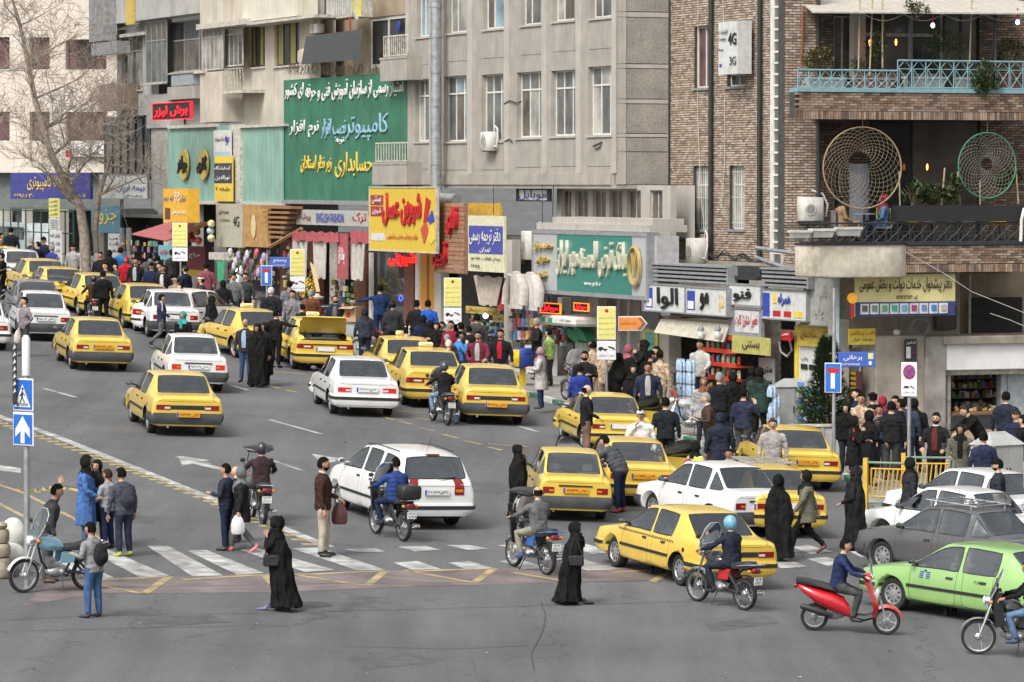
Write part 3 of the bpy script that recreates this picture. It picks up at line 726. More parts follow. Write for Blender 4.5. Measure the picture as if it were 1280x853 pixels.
HC={'k':(.012,.010,.009),'g':(.28,.27,.26),'b':(.05,.03,.018),'w':(.6,.6,.58)}
SKN=[(.50,.31,.21),(.42,.25,.165),(.55,.36,.25),(.36,.21,.135)]
def person(p,psi,label,top=(.03,.03,.035),bot=(.03,.035,.05),head='hair',hc='k',h=1.74,legs='stand',al='down',ar='down',lean=0,outfit='jacket',hem=.84,bulk=1.07,shoes=(.02,.02,.02),sk=None,extras=(),fine=True,group=None,M=None,topmat=None,z=0.0):
    me,Mh,hands,T=body(legs,al,ar,lean,outfit,hem,bulk,fine)
    o=bpy.data.objects.new('person',me); COL.objects.link(o); k=h/1.75
    if M is not None:o.matrix_world=M @ Matrix.Scale(k,4)
    else:o.matrix_world=Matrix.Translation(Vector(p)+Vector((0,0,z))) @ Matrix.Rotation(R(psi+90),4,'Z') @ Matrix.Diagonal((k*rnd.uniform(1.04,1.14),k*rnd.uniform(1.08,1.18),k,1))
    tag(o,label,'person',group)
    skin=cm(sk or rnd.choice(SKN),.55,var=.06,spec=.35); hm=cloth(HC[hc]) if isinstance(hc,str) else cloth(hc)
    tm=topmat or cloth(top)
    for i,m in enumerate((skin,tm,cloth(bot),cm(shoes,.5),cm((.02,.013,.01),.5),cm((.30,.10,.08),.6))):o.material_slots[i].link='OBJECT'; o.material_slots[i].material=m
    def hp(kind,m,name=None):
        if kind not in HP:HP[kind]=shellpart(kind)
        c=link(name or kind,HP[kind],o); c.matrix_local=Mh; c.material_slots[0].link='OBJECT'; c.material_slots[0].material=m; return c
    hk,*rest=head.split('+')
    if hk in ('hair','buzz','bald'):hp(hk,hm,'hair')
    elif hk in ('scarf','hood'):hp(hk,hm,'headscarf' if hk=='scarf' else 'hood')
    elif hk in ('cap','flatcap','beanie','helmet'):
        if hk !='helmet':hp('hair',cloth(HC['k']),'hair')
        hp(hk,cm(hc,.3,coat=.5) if hk=='helmet' and not isinstance(hc,str) else hm,'cap' if hk=='flatcap' else hk)
    for r in rest:
        if r in ('beard','moustache'):hp(r,cloth(HC['k'] if hk !='bald' else HC['g']),r)
    TT=lambda x,y,z_:T(x,y,z_)
    ax=MB()
    for e in extras:
        if e[0]=='inner':# shirt showing down the front of an open jacket
            m=MB(); g=[]
            zs=[1.44,1.35,1.22,1.08,.96]; hw=[.035,.055,.06,.058,.05]; xr=[.098,.135,.143,.137,.137]
            for z_,w,x in zip(zs,hw,xr):g+=[T(x*bulk+.002,-w,z_),T(x*bulk+.010,0,z_),T(x*bulk+.002,w,z_)]
            fs=[(i*3+j,i*3+j+1,i*3+j+4,i*3+j+3) for i in range(4) for j in range(2)]; m.add(g,fs)
            m.add([v -Vector((.03,0,0)) for v in g],[tuple(reversed(f)) for f in fs]); m.build('shirt',[e[1] if not isinstance(e[1],tuple) else cloth(e[1])],o,True)
        elif e[0]=='backpack':
            m=MB(); A=T(-.16,0,1.16); m.ell(A,(.11,.15,.22),16,12)
            m.ell(A+Vector((-.07,0,-.05)),(.06,.11,.12),12,8)
            for s in (1,-1):m.tube([T(-.10,.10*s,1.36),T(.0,.12*s,1.44),T(.13,.11*s,1.33),T(.12,.13*s,1.15),T(-.08,.15*s,1.02)],.018,6,0,True,.5)
            q=m.build('backpack',[cloth(e[1])],None,True); q.matrix_world=o.matrix_world.copy(); tag(q,e[2],'backpack')
        elif e[0] in ('bag','handbag','sack'):# hangs from a hand or the shoulder
            s=e[3] if len(e)>3 else 1
            if e[0]=='handbag':A=T(.02,.25*s,.98); m=MB(); m.rbox(A.x -.15,A.y -.05,A.z -.13,A.x+.15,A.y+.05,A.z+.10,.03); m.tube([A+Vector((-.12,0,.09)),T(-.03,.21*s,1.42),T(.03,.20*s,1.42),A+Vector((.12,0,.09))],.012,6)
            else:
                Wv=(hands[0] if s>0 else hands[-1]) if hands else Vector((0,.25*s,.85)); A=Wv+Vector((.02,0,-.10)); m=MB(); w=1.0 if e[0]=='bag' else 1.25
                m.loft([[A+Vector((rx*w*math.cos(2*PI*k/14)*(1+.12*math.sin(3*k)),ry*w*math.sin(2*PI*k/14),z_)) for k in range(14)] for rx,ry,z_ in ((.10,.05,-.36),(.13,.07,-.30),(.125,.06,-.15),(.09,.03,-.04),(.05,.02,.03))])
            q=m.build('bag',[cm(e[1],.45,bump=.4,bs=14)],None,True); q.matrix_world=o.matrix_world.copy(); tag(q,e[2],'bag')
        elif e[0]=='strap':m=MB(); m.tube([T(.05,.13,1.44),T(.15*bulk,.02,1.24),T(.14*bulk,-.12,1.0)],.013,6,0,True,.6).tube([T(-.03,.13,1.44),T(-.145*bulk,.02,1.24),T(-.13*bulk,-.12,1.0)],.013,6,0,True,.6); m.build('bag_strap',[cloth(e[1])],o,True)
        elif e[0]=='phoneobj' and hands:
            q=MB().rbox(-.004,-.035,-.07,.006,.035,.07,.006).build('phone',[M_black]); Wv=hands[e[1]]; q.matrix_world=o.matrix_world @ Matrix.Translation(Wv+Vector((.07,.0,.05))); tag(q,e[2],'phone')
        elif e[0]=='paper' and hands:
            q=MB().box(-.14,-.10,-.004,.14,.10,.004).build('sheet_of_paper',[M_white]); Wv=hands[e[1]]; q.matrix_world=o.matrix_world @ Matrix.Translation(Wv+Vector((.10,.02,.04))) @ Matrix.Rotation(R(-25),4,'Y'); tag(q,e[2],'paper')
        elif e[0]=='stripe':# shoulder and sleeve stripes
            m=MB()
            for s in (1,-1):m.tube([T(.0,.10*s,1.478),T(-.0,.16*s,1.463),T(.0,.215*s,1.435),T(-.0,.255*s,1.36),T(-.01,.29*s,1.22)],.012,6,0,True,.5)
            m.build('stripe',[cloth(e[1])],o,True)
        elif e[0]=='collar':MB().tube([T(.055*math.cos(a) -.005,.062*math.sin(a),1.50 -.02*math.cos(a)) for a in [R(x) for x in range(0,361,30)]],.017,6).build('collar',[cloth(e[1])],o,True)
        elif e[0]=='belt':m=MB(); m.loft([[T(.137*math.cos(2*PI*k/20),.180*math.sin(2*PI*k/20),z_) for k in range(20)] for z_ in (.915,.945)]); m.build('belt',[cloth(e[1])],o,True)
    return o
# ------------------------------------------------------------------motorcycles
def bike_wheel(r=.30,w=.085,spokes=18,cast=False):
    X=Matrix.Rotation(PI/2,4,'X'); t=MB(); t.lathe([(r -w*.62,-w*.38),(r -w*.2,-w*.5),(r -w*.03,-w*.25),(r,0),(r -w*.03,w*.25),(r -w*.2,w*.5),(r -w*.62,w*.38)],X,30,close=True)
    m=MB(); m.lathe([(r -w*.85,-w*.3),(r -w*.6,-w*.34),(r -w*.6,w*.34),(r -w*.85,w*.3)],X,30,close=True); m.lathe([(.045,-.06),(.065,-.045),(.065,.045),(.045,.06)],X,14)
    for k in range(spokes):
        a=2*PI*k/spokes; b=a+(.35 if k % 2 else -.35)*(0 if cast else 1); q=.03 if k % 2 else -.03
        m.tube([(.06*math.cos(b),q*(0 if cast else 1),.06*math.sin(b)),((r -w*.8)*math.cos(a),0,(r -w*.8)*math.sin(a))],.016 if cast else .003,5 if cast else 3)
    return t.mesh('tyre',[M_rubber],.8),m.mesh('rim',[M_alu if cast else M_chrome],.8)
BWM={}
def add_wheel(t,x,r,key='spoke',z=None,steer=0):
    if key not in BWM:BWM[key]=bike_wheel(r,.085 if key !='cast' else .10,20 if key !='cast' else 5,key=='cast')
    w=link('wheel',MB().tube([(0,-.08,0),(0,.08,0)],.018,8).mesh('wheel',[M_steel]),t,(x,0,z or r)); w.rotation_euler=(0,rnd.uniform(0,1),0)
    link('tyre',BWM[key][0],w); link('rim',BWM[key][1],w)
def motorbike(p,psi,label,tank=(.03,.03,.035),seat=(.02,.02,.02),screen=None,cover=None,box=None,plate='',roll=0,rackc=None,skirts=False,sidecover=None,whitebits=None):
    t=empty('motorcycle',label,'motorcycle',pose_mat(p,psi) @ Matrix.Rotation(R(roll),4,'X'))
    add_wheel(t,.64,.30); add_wheel(t,-.62,.30)
    m=MB()
    for s in (1,-1):m.tube([(.64,.075*s,.30),(.50,.075*s,.72),(.42,.07*s,.98)],[.022,.024,.022],8)
    m.build('fork',[M_chrome],t,True)
    m=MB(); g=[]
    for x0,r,a0,a1,mm in ((.64,.345,20,150,0),(-.62,.35,40,165,0)):
        pts=[(x0+r*math.cos(R(a)),r*math.sin(R(a))+.30) for a in range(a0,a1+1,13)]
        for (xa,za),(xb,zb) in zip(pts,pts[1:]):
            for ya,yb,dz,dz2 in ((-.06,-.03,-.02,0),(-.03,.03,0,0),(.03,.06,0,-.02)):
                g.append([(xa,ya,za+dz),(xa,yb,za+dz2),(xb,yb,zb+dz2),(xb,ya,zb+dz)])
    fm=MB();
    for q in g[:len(g)//2+0]:fm.add(q,[(0,1,2,3)])
    fm.build('mudguard',[M_chrome if not whitebits else cm(whitebits,.3)],t,True); fm=MB()
    for q in g[len(g)//2:]:fm.add(q,[(0,1,2,3)])
    fm.build('mudguard',[M_black],t,True)
    # frame,engine,exhaust
    m=MB(); m.tube([(.40,0,.92),(.30,0,.55),(.10,0,.30),(-.15,0,.30),(-.30,0,.55),(-.55,0,.74),(-.85,0,.78)],.022,7); m.tube([(.40,0,.92),(.0,0,.80),(-.30,0,.70)],.022,7)
    for s in (1,-1):m.tube([(-.15,.09*s,.36),(-.62,.10*s,.30)],.02,6); m.tube([(-.28,.12*s,.66),(-.60,.12*s,.33)],.026,8); m.tube([(.12,0,.30),(.12,.22*s,.29)],.015,6); m.tube([(-.2,0,.34),(-.2,.2*s,.33)],.012,6)
    m.build('frame',[M_black],t,True)
    m=MB(); m.ell((.02,0,.36),(.19,.13,.11),16,10); m.ell((-.06,0,.36),(.08,.16,.08),14,8)
    for k in range(7):m.box(.06 -.0,-.095,.45+k*.022,.21,.095,.459+k*.022)
    m.box(.08,-.06,.44,.19,.06,.62); m.build('engine',[M_steel],t,.9)
    MB().tube([(.20,-.10,.50),(.26,-.12,.34),(.10,-.14,.24),(-.15,-.16,.24),(-.40,-.18,.27),(-.80,-.20,.33),(-.90,-.20,.345)],[.018,.02,.02,.024,.045,.048,.03],10).build('exhaust',[M_chrome],t,True)
    # tank,seat,side covers
    m=MB(); m.loft([[(x,y*w*.16,z0+(z1 -z0)*zz) for y,zz in ((-.55,0),(-1,.35),(-.85,.8),(-.3,1),(.3,1),(.85,.8),(1,.35),(.55,0))] for x,w,z0,z1 in ((.38,.35,.80,.90),(.32,.8,.76,.97),(.15,1,.74,1.0),(-.02,.85,.74,.94),(-.10,.5,.75,.86))])
    m.build('fuel_tank',[cm(tank,.2,coat=.8,var=.03)],t,True)
    m=MB(); m.loft([[(x,y*w,z0+(z1 -z0)*zz) for y,zz in ((-1,0),(-1.05,.6),(-.8,1),(.8,1),(1.05,.6),(1,0))] for x,w,z0,z1 in ((-.06,.06,.76,.80),(-.12,.11,.74,.84),(-.40,.13,.74,.85),(-.55,.13,.76,.89),(-.78,.12,.78,.91),(-.84,.08,.80,.88))])
    m.build('seat',[cm(seat,.6,bump=.2)],t,.9)
    m=MB()
    for s in (1,-1):m.prism([(-.02,.52),(-.05,.72),(-.34,.72),(-.28,.52)],.10*s,.135*s)
    m.build('side_cover',[cm(sidecover or tank,.25,coat=.6,var=.03)],t,.7)
    # bars,mirrors,headlight
    m=MB(); m.tube([(.28,.36,1.03),(.34,.22,1.06),(.40,.07,.99),(.40,-.07,.99),(.34,-.22,1.06),(.28,-.36,1.03)],.014,7)
    m.build('handlebar',[M_chrome],t,True)
    for s in (1,-1):
        m=MB(); m.tube([(.34,.22*s,1.06),(.36,.28*s,1.22)],.008,5); m.ell((.37,.30*s,1.25),(.02,.06,.045),12,8); m.build('mirror',[M_black],t,True)
        MB().ell((.46,.17*s,.93),(.04,.035,.035),10,7).build('indicator',[M_amber],t,True); MB().ell((-.86,.15*s,.74),(.04,.035,.035),10,7).build('indicator',[M_amber],t,True)
    hl=MB().ell((.50,0,.93),(.10,.10,.10),14,10).build('headlight',[M_chrome],t,True); MB().ell((.575,0,.93),(.035,.085,.085),14,8).build('lens',[M_clear],hl,True)
    MB().rbox(-.93,-.09,.70,-.84,.09,.80,.02).build('tail_light',[M_red],t,.8)
    m=MB();
    for s in (1,-1):m.tube([(-.5,.14*s,.80),(-.8,.15*s,.85),(-.98,.12*s,.87),(-.98,0,.87)],.011,6)
    for k in range(4):m.tube([(-.80 -k*.055,-.14,.862),(-.80 -k*.055,.14,.862)],.008,5)
    m.build('carrier_rack',[M_chrome if not rackc else cm(rackc,.3)],t,True)
    pl=MB().box(-.965,-.10,.50,-.955,.10,.64).build('number_plate',[PLATE_W],t)
    lettering(plate or '\u06f1\u06f2\u06f4',pl,INK,-.08,.08,.58,.63,0,0,.01,face=1).matrix_local=Matrix.Translation((-.968,0,0)) @ Matrix.Rotation(-PI/2,4,'Z')
    lettering(plate[::-1] or '\u06f6\u06f3\u06f1\u06f8\u06f5',pl,INK,-.09,.09,.51,.565,0,0,.01).matrix_local=Matrix.Translation((-.968,0,0)) @ Matrix.Rotation(-PI/2,4,'Z')
    if screen:
        m=MB(); g=[]
        for z_,x,w in ((.95,.50,.13),(1.08,.47,.21),(1.25,.40,.23),(1.40,.33,.20),(1.50,.28,.10)):
            for k in range(7):y=(k/3 -1)*w; g.append(Vector((x -(y/.23)**2*.05,y,z_)))
        fs=[(i*7+j,i*7+j+1,(i+1)*7+j+1,(i+1)*7+j) for i in range(4) for j in range(6)]
        m.add(g,fs); m.add([v+Vector((.006,0,0)) for v in g],[f[::-1] for f in fs]); w=m.build('windscreen',[M_glass],t,True)
        ed=[g[i*7] for i in range(5)]+[g[28+j] for j in range(1,7)]+[g[i*7+6] for i in range(3,-1,-1)]; MB().tube(ed,.008,5).build('rim_strip',[cm((.55,.55,.55),.5) if screen==1 else M_black],w,True)
    if cover:# black hand and front cover held up on a hoop
        m=MB(); rg=[]
        for x,z0,w,h_ in ((.62,1.46,.12,.02),(.55,1.50,.26,.05),(.30,1.53,.32,.06),(.05,1.50,.30,.05),(-.06,1.47,.14,.02)):
            rg.append([Vector((x,w*math.cos(2*PI*k/12),z0+h_*math.sin(2*PI*k/12)+.02*math.sin(9*x+k))) for k in range(12)])
        m.loft(rg); m.build('rain_cover',[cm((.015,.015,.016),.35,bump=.5,bs=10)],t,True)
        m=MB()
        for s in (1,-1):m.tube([(.38,.12*s,1.0),(.46,.18*s,1.25),(.42,.15*s,1.48)],.010,5)
        m.build('cover_hoop',[M_black],t,True)
    if skirts:
        m=MB()
        for s in (1,-1):m.add([Vector(p) for p in ((.46,.10*s,1.12),(.30,.36*s,1.12),(.22,.34*s,.55),(.36,.14*s,.50),(.44,.10*s,1.10),(.28,.34*s,1.10),(.20,.32*s,.55),(.34,.12*s,.50))],[(0,1,2,3),(7,6,5,4),(0,4,5,1),(1,5,6,2),(2,6,7,3),(3,7,4,0)])
        m.build('leg_cover',[cm((.02,.02,.02),.5,bump=.4)],t,.9)
    if box:MB().rbox(-.95,-.22,.88,-.62,.22,1.16,.04).build('top_box',[cm(box,.4)],t,.8)
    MB().tube([(-.05,.14,.30),(-.02,.26,.03)],.012,6).build('side_stand',[M_black],t)
    return t
def scooter(p,psi,label):
    t=empty('motor_scooter',label,'motor scooter',pose_mat(p,psi)); red=cm((.50,.012,.02),.18,coat=1,var=.03)
    add_wheel(t,.64,.245,'cast'); add_wheel(t,-.63,.245,'cast')
    def rings(L):return [[Vector((x,w*math.cos(2*PI*k/14),zc+h_*math.sin(2*PI*k/14))) for k in range(14)] for x,zc,w,h_ in L]
    m=MB().loft(rings(((-.96,.80,.03,.02),(-.86,.74,.14,.08),(-.60,.62,.19,.15),(-.35,.54,.19,.18),(-.12,.46,.16,.17),(.0,.36,.13,.10)))); m.build('rear_cowl',[red],t,True)
    m=MB(); m.loft([[Vector((x,y*w,z+zz)) for y,zz in ((-1,0),(-.8,.05),(.8,.05),(1,0),(.8,-.04),(-.8,-.04))] for x,z,w in ((.02,.30,.14),(.25,.27,.19),(.40,.32,.20))]); m.build('floorboard',[M_black],t,.8)
    m=MB(); m.loft([[Vector((x+d,y*w,z)) for y,d in ((-1,-.06),(-.6,.02),(0,.06),(.6,.02),(1,-.06),(0,-.03))] for x,z,w in ((.42,.28,.16),(.46,.45,.24),(.42,.62,.26),(.34,.80,.20),(.28,.93,.12))]); m.build('leg_shield',[red],t,True)
    for s in (1,-1):MB().ell((.455,.10*s,.72),(.04,.03,.09),10,8).build('indicator',[M_clear],t,True)
    m=MB(); pts=[(.64+.29*math.cos(R(a)),.245+.29*math.sin(R(a))) for a in range(5,140,15)]
    m.loft([[Vector((x,y*.07,z+dz)) for y,dz in ((-1,-.05),(-.7,.0),(.7,.0),(1,-.05),(.6,-.03),(-.6,-.03))] for x,z in pts]); m.build('front_mudguard',[red],t,True)
    m=MB()
    for s in (1,-1):m.tube([(.64,.07*s,.245),(.52,.07*s,.60)],.02,7)
    m.build('fork',[M_steel],t,True)
    m=MB().ell((.27,0,1.0),(.10,.15,.075),16,10); m.build('handlebar_cowl',[red],t,True); MB().ell((.35,0,1.0),(.04,.09,.045),12,8).build('headlight',[M_clear],t,True)
    m=MB().tube([(.16,.36,1.04),(.24,.15,1.04),(.24,-.15,1.04),(.16,-.36,1.04)],.014,7); m.build('handlebar',[M_black],t,True)
    m=MB().loft([[Vector((x,y*w,z+zz)) for y,zz in ((-1,0),(-.85,.07),(.85,.07),(1,0),(.8,-.03),(-.8,-.03))] for x,z,w in ((-.98,.86,.06),(-.80,.84,.14),(-.50,.79,.17),(-.30,.74,.16),(-.08,.72,.10))]); m.build('seat',[cm((.02,.02,.02),.6,bump=.2)],t,.9)
    MB().tube([(-.30,-.16,.30),(-.50,-.18,.35),(-.84,-.20,.44),(-.88,-.2,.45)],[.03,.06,.055,.03],12).build('exhaust',[M_black],t,True)
    m=MB().ell((-.35,.08,.32),(.28,.09,.12),14,10); m.build('engine',[M_steel],t,True)
    MB().rbox(-1.02,-.08,.74,-.95,.08,.82,.02).build('tail_light',[M_red],t,.8); pass
    g=MB(); vs=[]
    for z_,x,w in ((1.03,.36,.14),(1.2,.33,.20),(1.38,.29,.19),(1.48,.26,.12)):
        for k in range(5):y=(k/2 -1)*w; vs.append(Vector((x -abs(y)*.3,y,z_)))
    fs=[(i*5+j,i*5+j+1,(i+1)*5+j+1,(i+1)*5+j) for i in range(3) for j in range(4)]; g.add(vs,fs); g.add([v+Vector((.006,0,0)) for v in vs],[f[::-1] for f in fs]); g.build('windscreen',[M_glass],t,True)
    return t
def rider(bike_p,psi,label,seatx=-.25,legs='ride',zs=-.09,**k):
    M=pose_mat(bike_p,psi) @ Matrix.Translation((seatx,0,zs)); kk=k.pop('h',1.74)
    return person(None,psi,label,legs=legs,al='bar',ar='bar',M=M,h=kk,lean=k.pop('lean',8),**k)
def bike_at(rx,ry,psi):# rear tyre contact pixel ->origin
    return G(rx,ry) -slope_rot(psi) @ Vector((-.62,0,0))
# ------------------------------------------------------------------ground
def asphalt():
    m=bpy.data.materials.new('asphalt'); m.use_nodes=True; nt=m.node_tree; n=nt.nodes; L=nt.links; b=n['Principled BSDF']; b.inputs['Roughness'].default_value=.82; b.inputs['Specular IOR Level'].default_value=.35
    tc=n.new('ShaderNodeTexCoord')
    def nz(s,d=8,r=.6,sc=None):
        x=n.new('ShaderNodeTexNoise'); x.inputs['Scale'].default_value=s; x.inputs['Detail'].default_value=d; x.inputs['Roughness'].default_value=r
        if sc:mp=n.new('ShaderNodeMapping'); mp.inputs['Scale'].default_value=sc; mp.inputs['Rotation'].default_value=(0,0,R(-14)); L.new(tc.outputs['Object'],mp.inputs[0]); L.new(mp.outputs[0],x.inputs['Vector'])
        else:L.new(tc.outputs['Object'],x.inputs['Vector'])
        return x.outputs['Fac']
    def rng(x,a,c,lo,hi):q=n.new('ShaderNodeMapRange'); q.inputs[1].default_value=a; q.inputs[2].default_value=c; q.inputs[3].default_value=lo; q.inputs[4].default_value=hi; L.new(x,q.inputs[0]); return q.outputs[0]
    def mul(a,c):q=n.new('ShaderNodeMath'); q.operation='MULTIPLY'; L.new(a,q.inputs[0]); L.new(c,q.inputs[1]); return q.outputs[0]
    f=mul(mul(rng(nz(.22),.3,.7,.80,1.14),rng(nz(1.3,7,.65,(1,.07,1)),.3,.7,.78,1.14)),rng(nz(30,4,.8),.3,.7,.66,1.34))
    vo=n.new('ShaderNodeTexVoronoi'); vo.feature='DISTANCE_TO_EDGE'; vo.inputs['Scale'].default_value=.16
    wp=n.new('ShaderNodeTexNoise'); wp.inputs['Scale'].default_value=1.6; wp.inputs['Detail'].default_value=8; L.new(tc.outputs['Object'],wp.inputs['Vector'])
    ad=n.new('ShaderNodeVectorMath'); ad.operation='MULTIPLY_ADD'; L.new(wp.outputs['Color'],ad.inputs[0]); ad.inputs[1].default_value=(1.6,1.6,0); L.new(tc.outputs['Object'],ad.inputs[2]); L.new(ad.outputs[0],vo.inputs['Vector'])
    cr=rng(vo.outputs['Distance'],.0,.006,.62,1.0); f=mul(f,cr)
    mx=n.new('ShaderNodeVectorMath'); mx.operation='SCALE'; mx.inputs[0].default_value=(.120,.120,.124); L.new(f,mx.inputs['Scale']); L.new(mx.outputs[0],b.inputs['Base Color'])
    bp=n.new('ShaderNodeBump'); bp.inputs['Strength'].default_value=.5; bp.inputs['Distance'].default_value=.02; L.new(nz(55,3,.7),bp.inputs['Height']); L.new(bp.outputs[0],b.inputs['Normal'])
    return m
M_asph=asphalt()
def plane_pts(pts,h):return [Vector((x,y,gz(x,y)+h)) for x,y in pts]
g=MB(); NX,NY=24,24
g.add([Vector((x,y,gz(x,y))) for y in [-60+1260*j/NY for j in range(NY+1)] for x in [-600+1200*i/NX for i in range(NX+1)]],[(j*(NX+1)+i,j*(NX+1)+i+1,(j+1)*(NX+1)+i+1,(j+1)*(NX+1)+i) for j in range(NY) for i in range(NX)])
tag(g.build('street',[M_asph]),kind='structure')
ANG=R(21.7); UD=Vector((-math.sin(ANG),math.cos(ANG),0)); VD=Vector((math.cos(ANG),math.sin(ANG),0))
P1=G(770,487)
class Fac:
    """vertical facade plane: local x to the right as seen, y into the building, z up"""
    def __init__(s,P,ang):
        s.P=Vector(P); s.M=Matrix.Translation(s.P) @ Matrix.Rotation(ang,4,'Z'); s.I=s.M.inverted(); s.X=s.M.to_3x3() @ Vector((1,0,0)); s.Y=s.M.to_3x3() @ Vector((0,1,0))
    def at(s,px,py,off=0):
        d=ray(px,py); t=(s.P+s.Y*off -CP).dot(s.Y)/d.dot(s.Y); return s.I @ (CP+d*t)
    def rect(s,x0,y0,x1,y1,off=0):
        my,mx=(y0+y1)/2,(x0+x1)/2
        return s.at(x0,my,off).x,s.at(x1,my,off).x,s.at(mx,y1,off).z,s.at(mx,y0,off).z
    def gnd(s,u,off=0):w=s.M @ Vector((u,off,0)); return gz(w.x,w.y) -s.P.z
    def box(s,mb,x0,y0,x1,y1,a,b,mi=0,ref=None):
        u0,u1,z0,z1=s.rect(x0,y0,x1,y1,a if ref is None else ref); mb.box(u0,a,z0,u1,b,z1,mi); return mb
    def root(s,name,label,cat,group=None):return empty(name,label,cat,s.M,group=group)
A1=math.atan2(-math.cos(ANG),math.sin(ANG))
F1=Fac(P1,A1); F2=Fac(P1+VD*1.8,A1); FS=Fac(P1,ANG); F3=Fac(G(1095,566),ANG);
# pavement with kerb
kerb=[G(px,py) for px,py in ((1290,662),(1180,652),(1092,640),(1062,606),(1040,590),(960,582),(870,557),(822,541),(740,521),(690,505),(661,496))]+[P1+UD*t -VD*4.2 for t in (8,12,20,30,45,60,80,120)]
back=[P1+UD*t+VD*9 for t in (120,60,20,0,-10,-18,-34)]
pts=[(p.x,p.y) for p in kerb]+[(p.x,p.y) for p in back]
kin=[]
for i,p in enumerate(kerb):
    t=(kerb[min(i+1,len(kerb) -1)] -kerb[max(i -1,0)]); t.z=0; t.normalize(); nn=Vector((t.y,-t.x,0)); kin.append(p+nn*.18)
sw=MB(); top=plane_pts([(p.x,p.y) for p in kin]+[(p.x,p.y) for p in back],.12); n0=len(top); bm_=bmesh.new();
f_=bm_.faces.new([bm_.verts.new(p) for p in top]); bmesh.ops.triangulate(bm_,faces=[f_]); me_=bpy.data.meshes.new('pavement'); bm_.to_mesh(me_); bm_.free()
def paver():
    m=mat('pavement_slabs',(.30,.285,.26),.85,var=.2,vs=3,bump=.4,dirt=.35); nt=m.node_tree; n=nt.nodes; L=nt.links; b=n['Principled BSDF']; src=b.inputs['Base Color'].links[0].from_socket
    tc=n.new('ShaderNodeTexCoord'); mp=n.new('ShaderNodeMapping'); mp.inputs['Rotation'].default_value=(0,0,-A1); L.new(tc.outputs['Object'],mp.inputs[0])
    br=n.new('ShaderNodeTexBrick'); br.inputs['Scale'].default_value=1; br.inputs['Brick Width'].default_value=.4; br.inputs['Row Height'].default_value=.4; br.inputs['Mortar Size'].default_value=.012; br.inputs['Color1'].default_value=(1,1,1,1); br.inputs['Color2'].default_value=(.86,.86,.86,1); br.inputs['Mortar'].default_value=(.55,.55,.55,1)
    L.new(mp.outputs[0],br.inputs['Vector']); mx=n.new('ShaderNodeMixRGB'); mx.blend_type='MULTIPLY'; mx.inputs[0].default_value=1; L.new(src,mx.inputs[1]); L.new(br.outputs['Color'],mx.inputs[2]); L.new(mx.outputs[0],b.inputs['Base Color']); return m
me_.materials.append(paver()); tag(link('pavement',me_),kind='structure')
KB=tag(bpy.data.objects.new('kerb',None),kind='structure'); COL.objects.link(KB)
M_kerb=[mat('kerb_white',(.55,.55,.52),.8,var=.25,dirt=.35),mat('kerb_green',(.04,.17,.10),.8,var=.25,dirt=.35),mat('kerb_stone',(.30,.29,.27),.85,var=.2,dirt=.3)]
kl=0
for i in range(len(kerb) -1):
    a,b=kerb[i],kerb[i+1]; a2,b2=kin[i],kin[i+1]; L_=(b -a).length; k=max(1,round(L_/(1.0 if i<11 else 3)))
    for j in range(k):
        q=[a.lerp(b,(j+.015)/k),a.lerp(b,(j+.985)/k),a2.lerp(b2,(j+.985)/k),a2.lerp(b2,(j+.015)/k)]
        vs=[Vector((p.x,p.y,gz(p.x,p.y)+h)) for h in (-.05,.135) for p in q]; kl+=1
        MB().add(vs,[(4,5,6,7),(0,1,5,4),(1,2,6,5),(2,3,7,6),(3,0,4,7)]).build('kerbstone',[M_kerb[kl % 2] if 3<=i<=11 else M_kerb[2]],KB)
# road paint
M_rw=mat('road_white',(.40,.40,.39),.8,var=.35,vs=2.5,dirt=.75,bump=.3); M_ry=mat('road_yellow',(.38,.30,.15),.8,var=.3,vs=2.5,dirt=.6); M_rp=mat('road_pink',(.17,.137,.135),.85,var=.3,vs=1.2,dirt=.5); M_patch=mat('asphalt_patch',(.085,.086,.09),.85,var=.2,vs=3,bump=.3)
def paintq(name,quads,m,h):
    mb=MB(); [mb.add([G(*p)+Vector((0,0,h)) for p in q],[tuple(range(len(q)))]) for q in quads]; return tag(mb.build(name,[m]),kind='structure')
paintq('surface_band',[[(30,757),(130,742),(330,741),(540,733),(960,722),(975,708),(640,711),(430,715),(180,722),(60,728)]],M_rp,.004)
zc=MB()
for q in ([(55,692),(77,691),(143,723),(112,726)],[(110,688),(134,687),(213,721),(178,724)],[(184,683),(210,683),(279,720),(240,721)],[(235,689),(258,686),(342,712),(310,715)] if 0 else [(234,689),(258,688),(330,717),(296,719)],
          [(300,688),(322,686),(418,713),(382,716)],[(364,686),(398,685),(482,713),(447,714)],[(432,687),(470,686),(482,690),(446,691)],[(497,684),(532,683),(550,688),(518,690)],[(492,704),(522,702),(551,712),(515,713)],
          [(558,682),(588,682),(612,687),(584,688)],[(560,704),(586,702),(617,711),(582,712)],[(622,682),(655,681),(690,690),(662,692)],[(624,702),(650,700),(690,712),(655,712)],[(700,683),(730,680),(770,690),(742,693)],[(692,700),(726,699),(775,712),(735,714)],[(770,700),(800,699),(840,708),(806,711)],
          [(988,684),(1010,682),(1042,690),(1014,693)],[(962,703),(982,699),(1010,709),(976,711)],[(1008,699),(1034,697),(1060,706),(1034,708)],[(1062,690),(1084,688),(1100,694),(1076,697)]):
    zc.add([G(*p)+Vector((0,0,.008)) for p in q],[(0,1,2,3)])
tag(zc.build('crossing_stripes',[M_rw]),kind='structure')
def strokes(name,lines,m,h,w):
    mb=MB()
    for L_ in lines:
        for a,b in zip(L_,L_[1:]):
            A,B=G(*a),G(*b); d=(B -A).normalized(); s=d.cross(NRM).normalized()*w/2; mb.add([p+NRM*h for p in (A -s,A+s,B+s,B -s)],[(0,1,2,3)])
    return tag(mb.build(name,[m]),kind='structure')
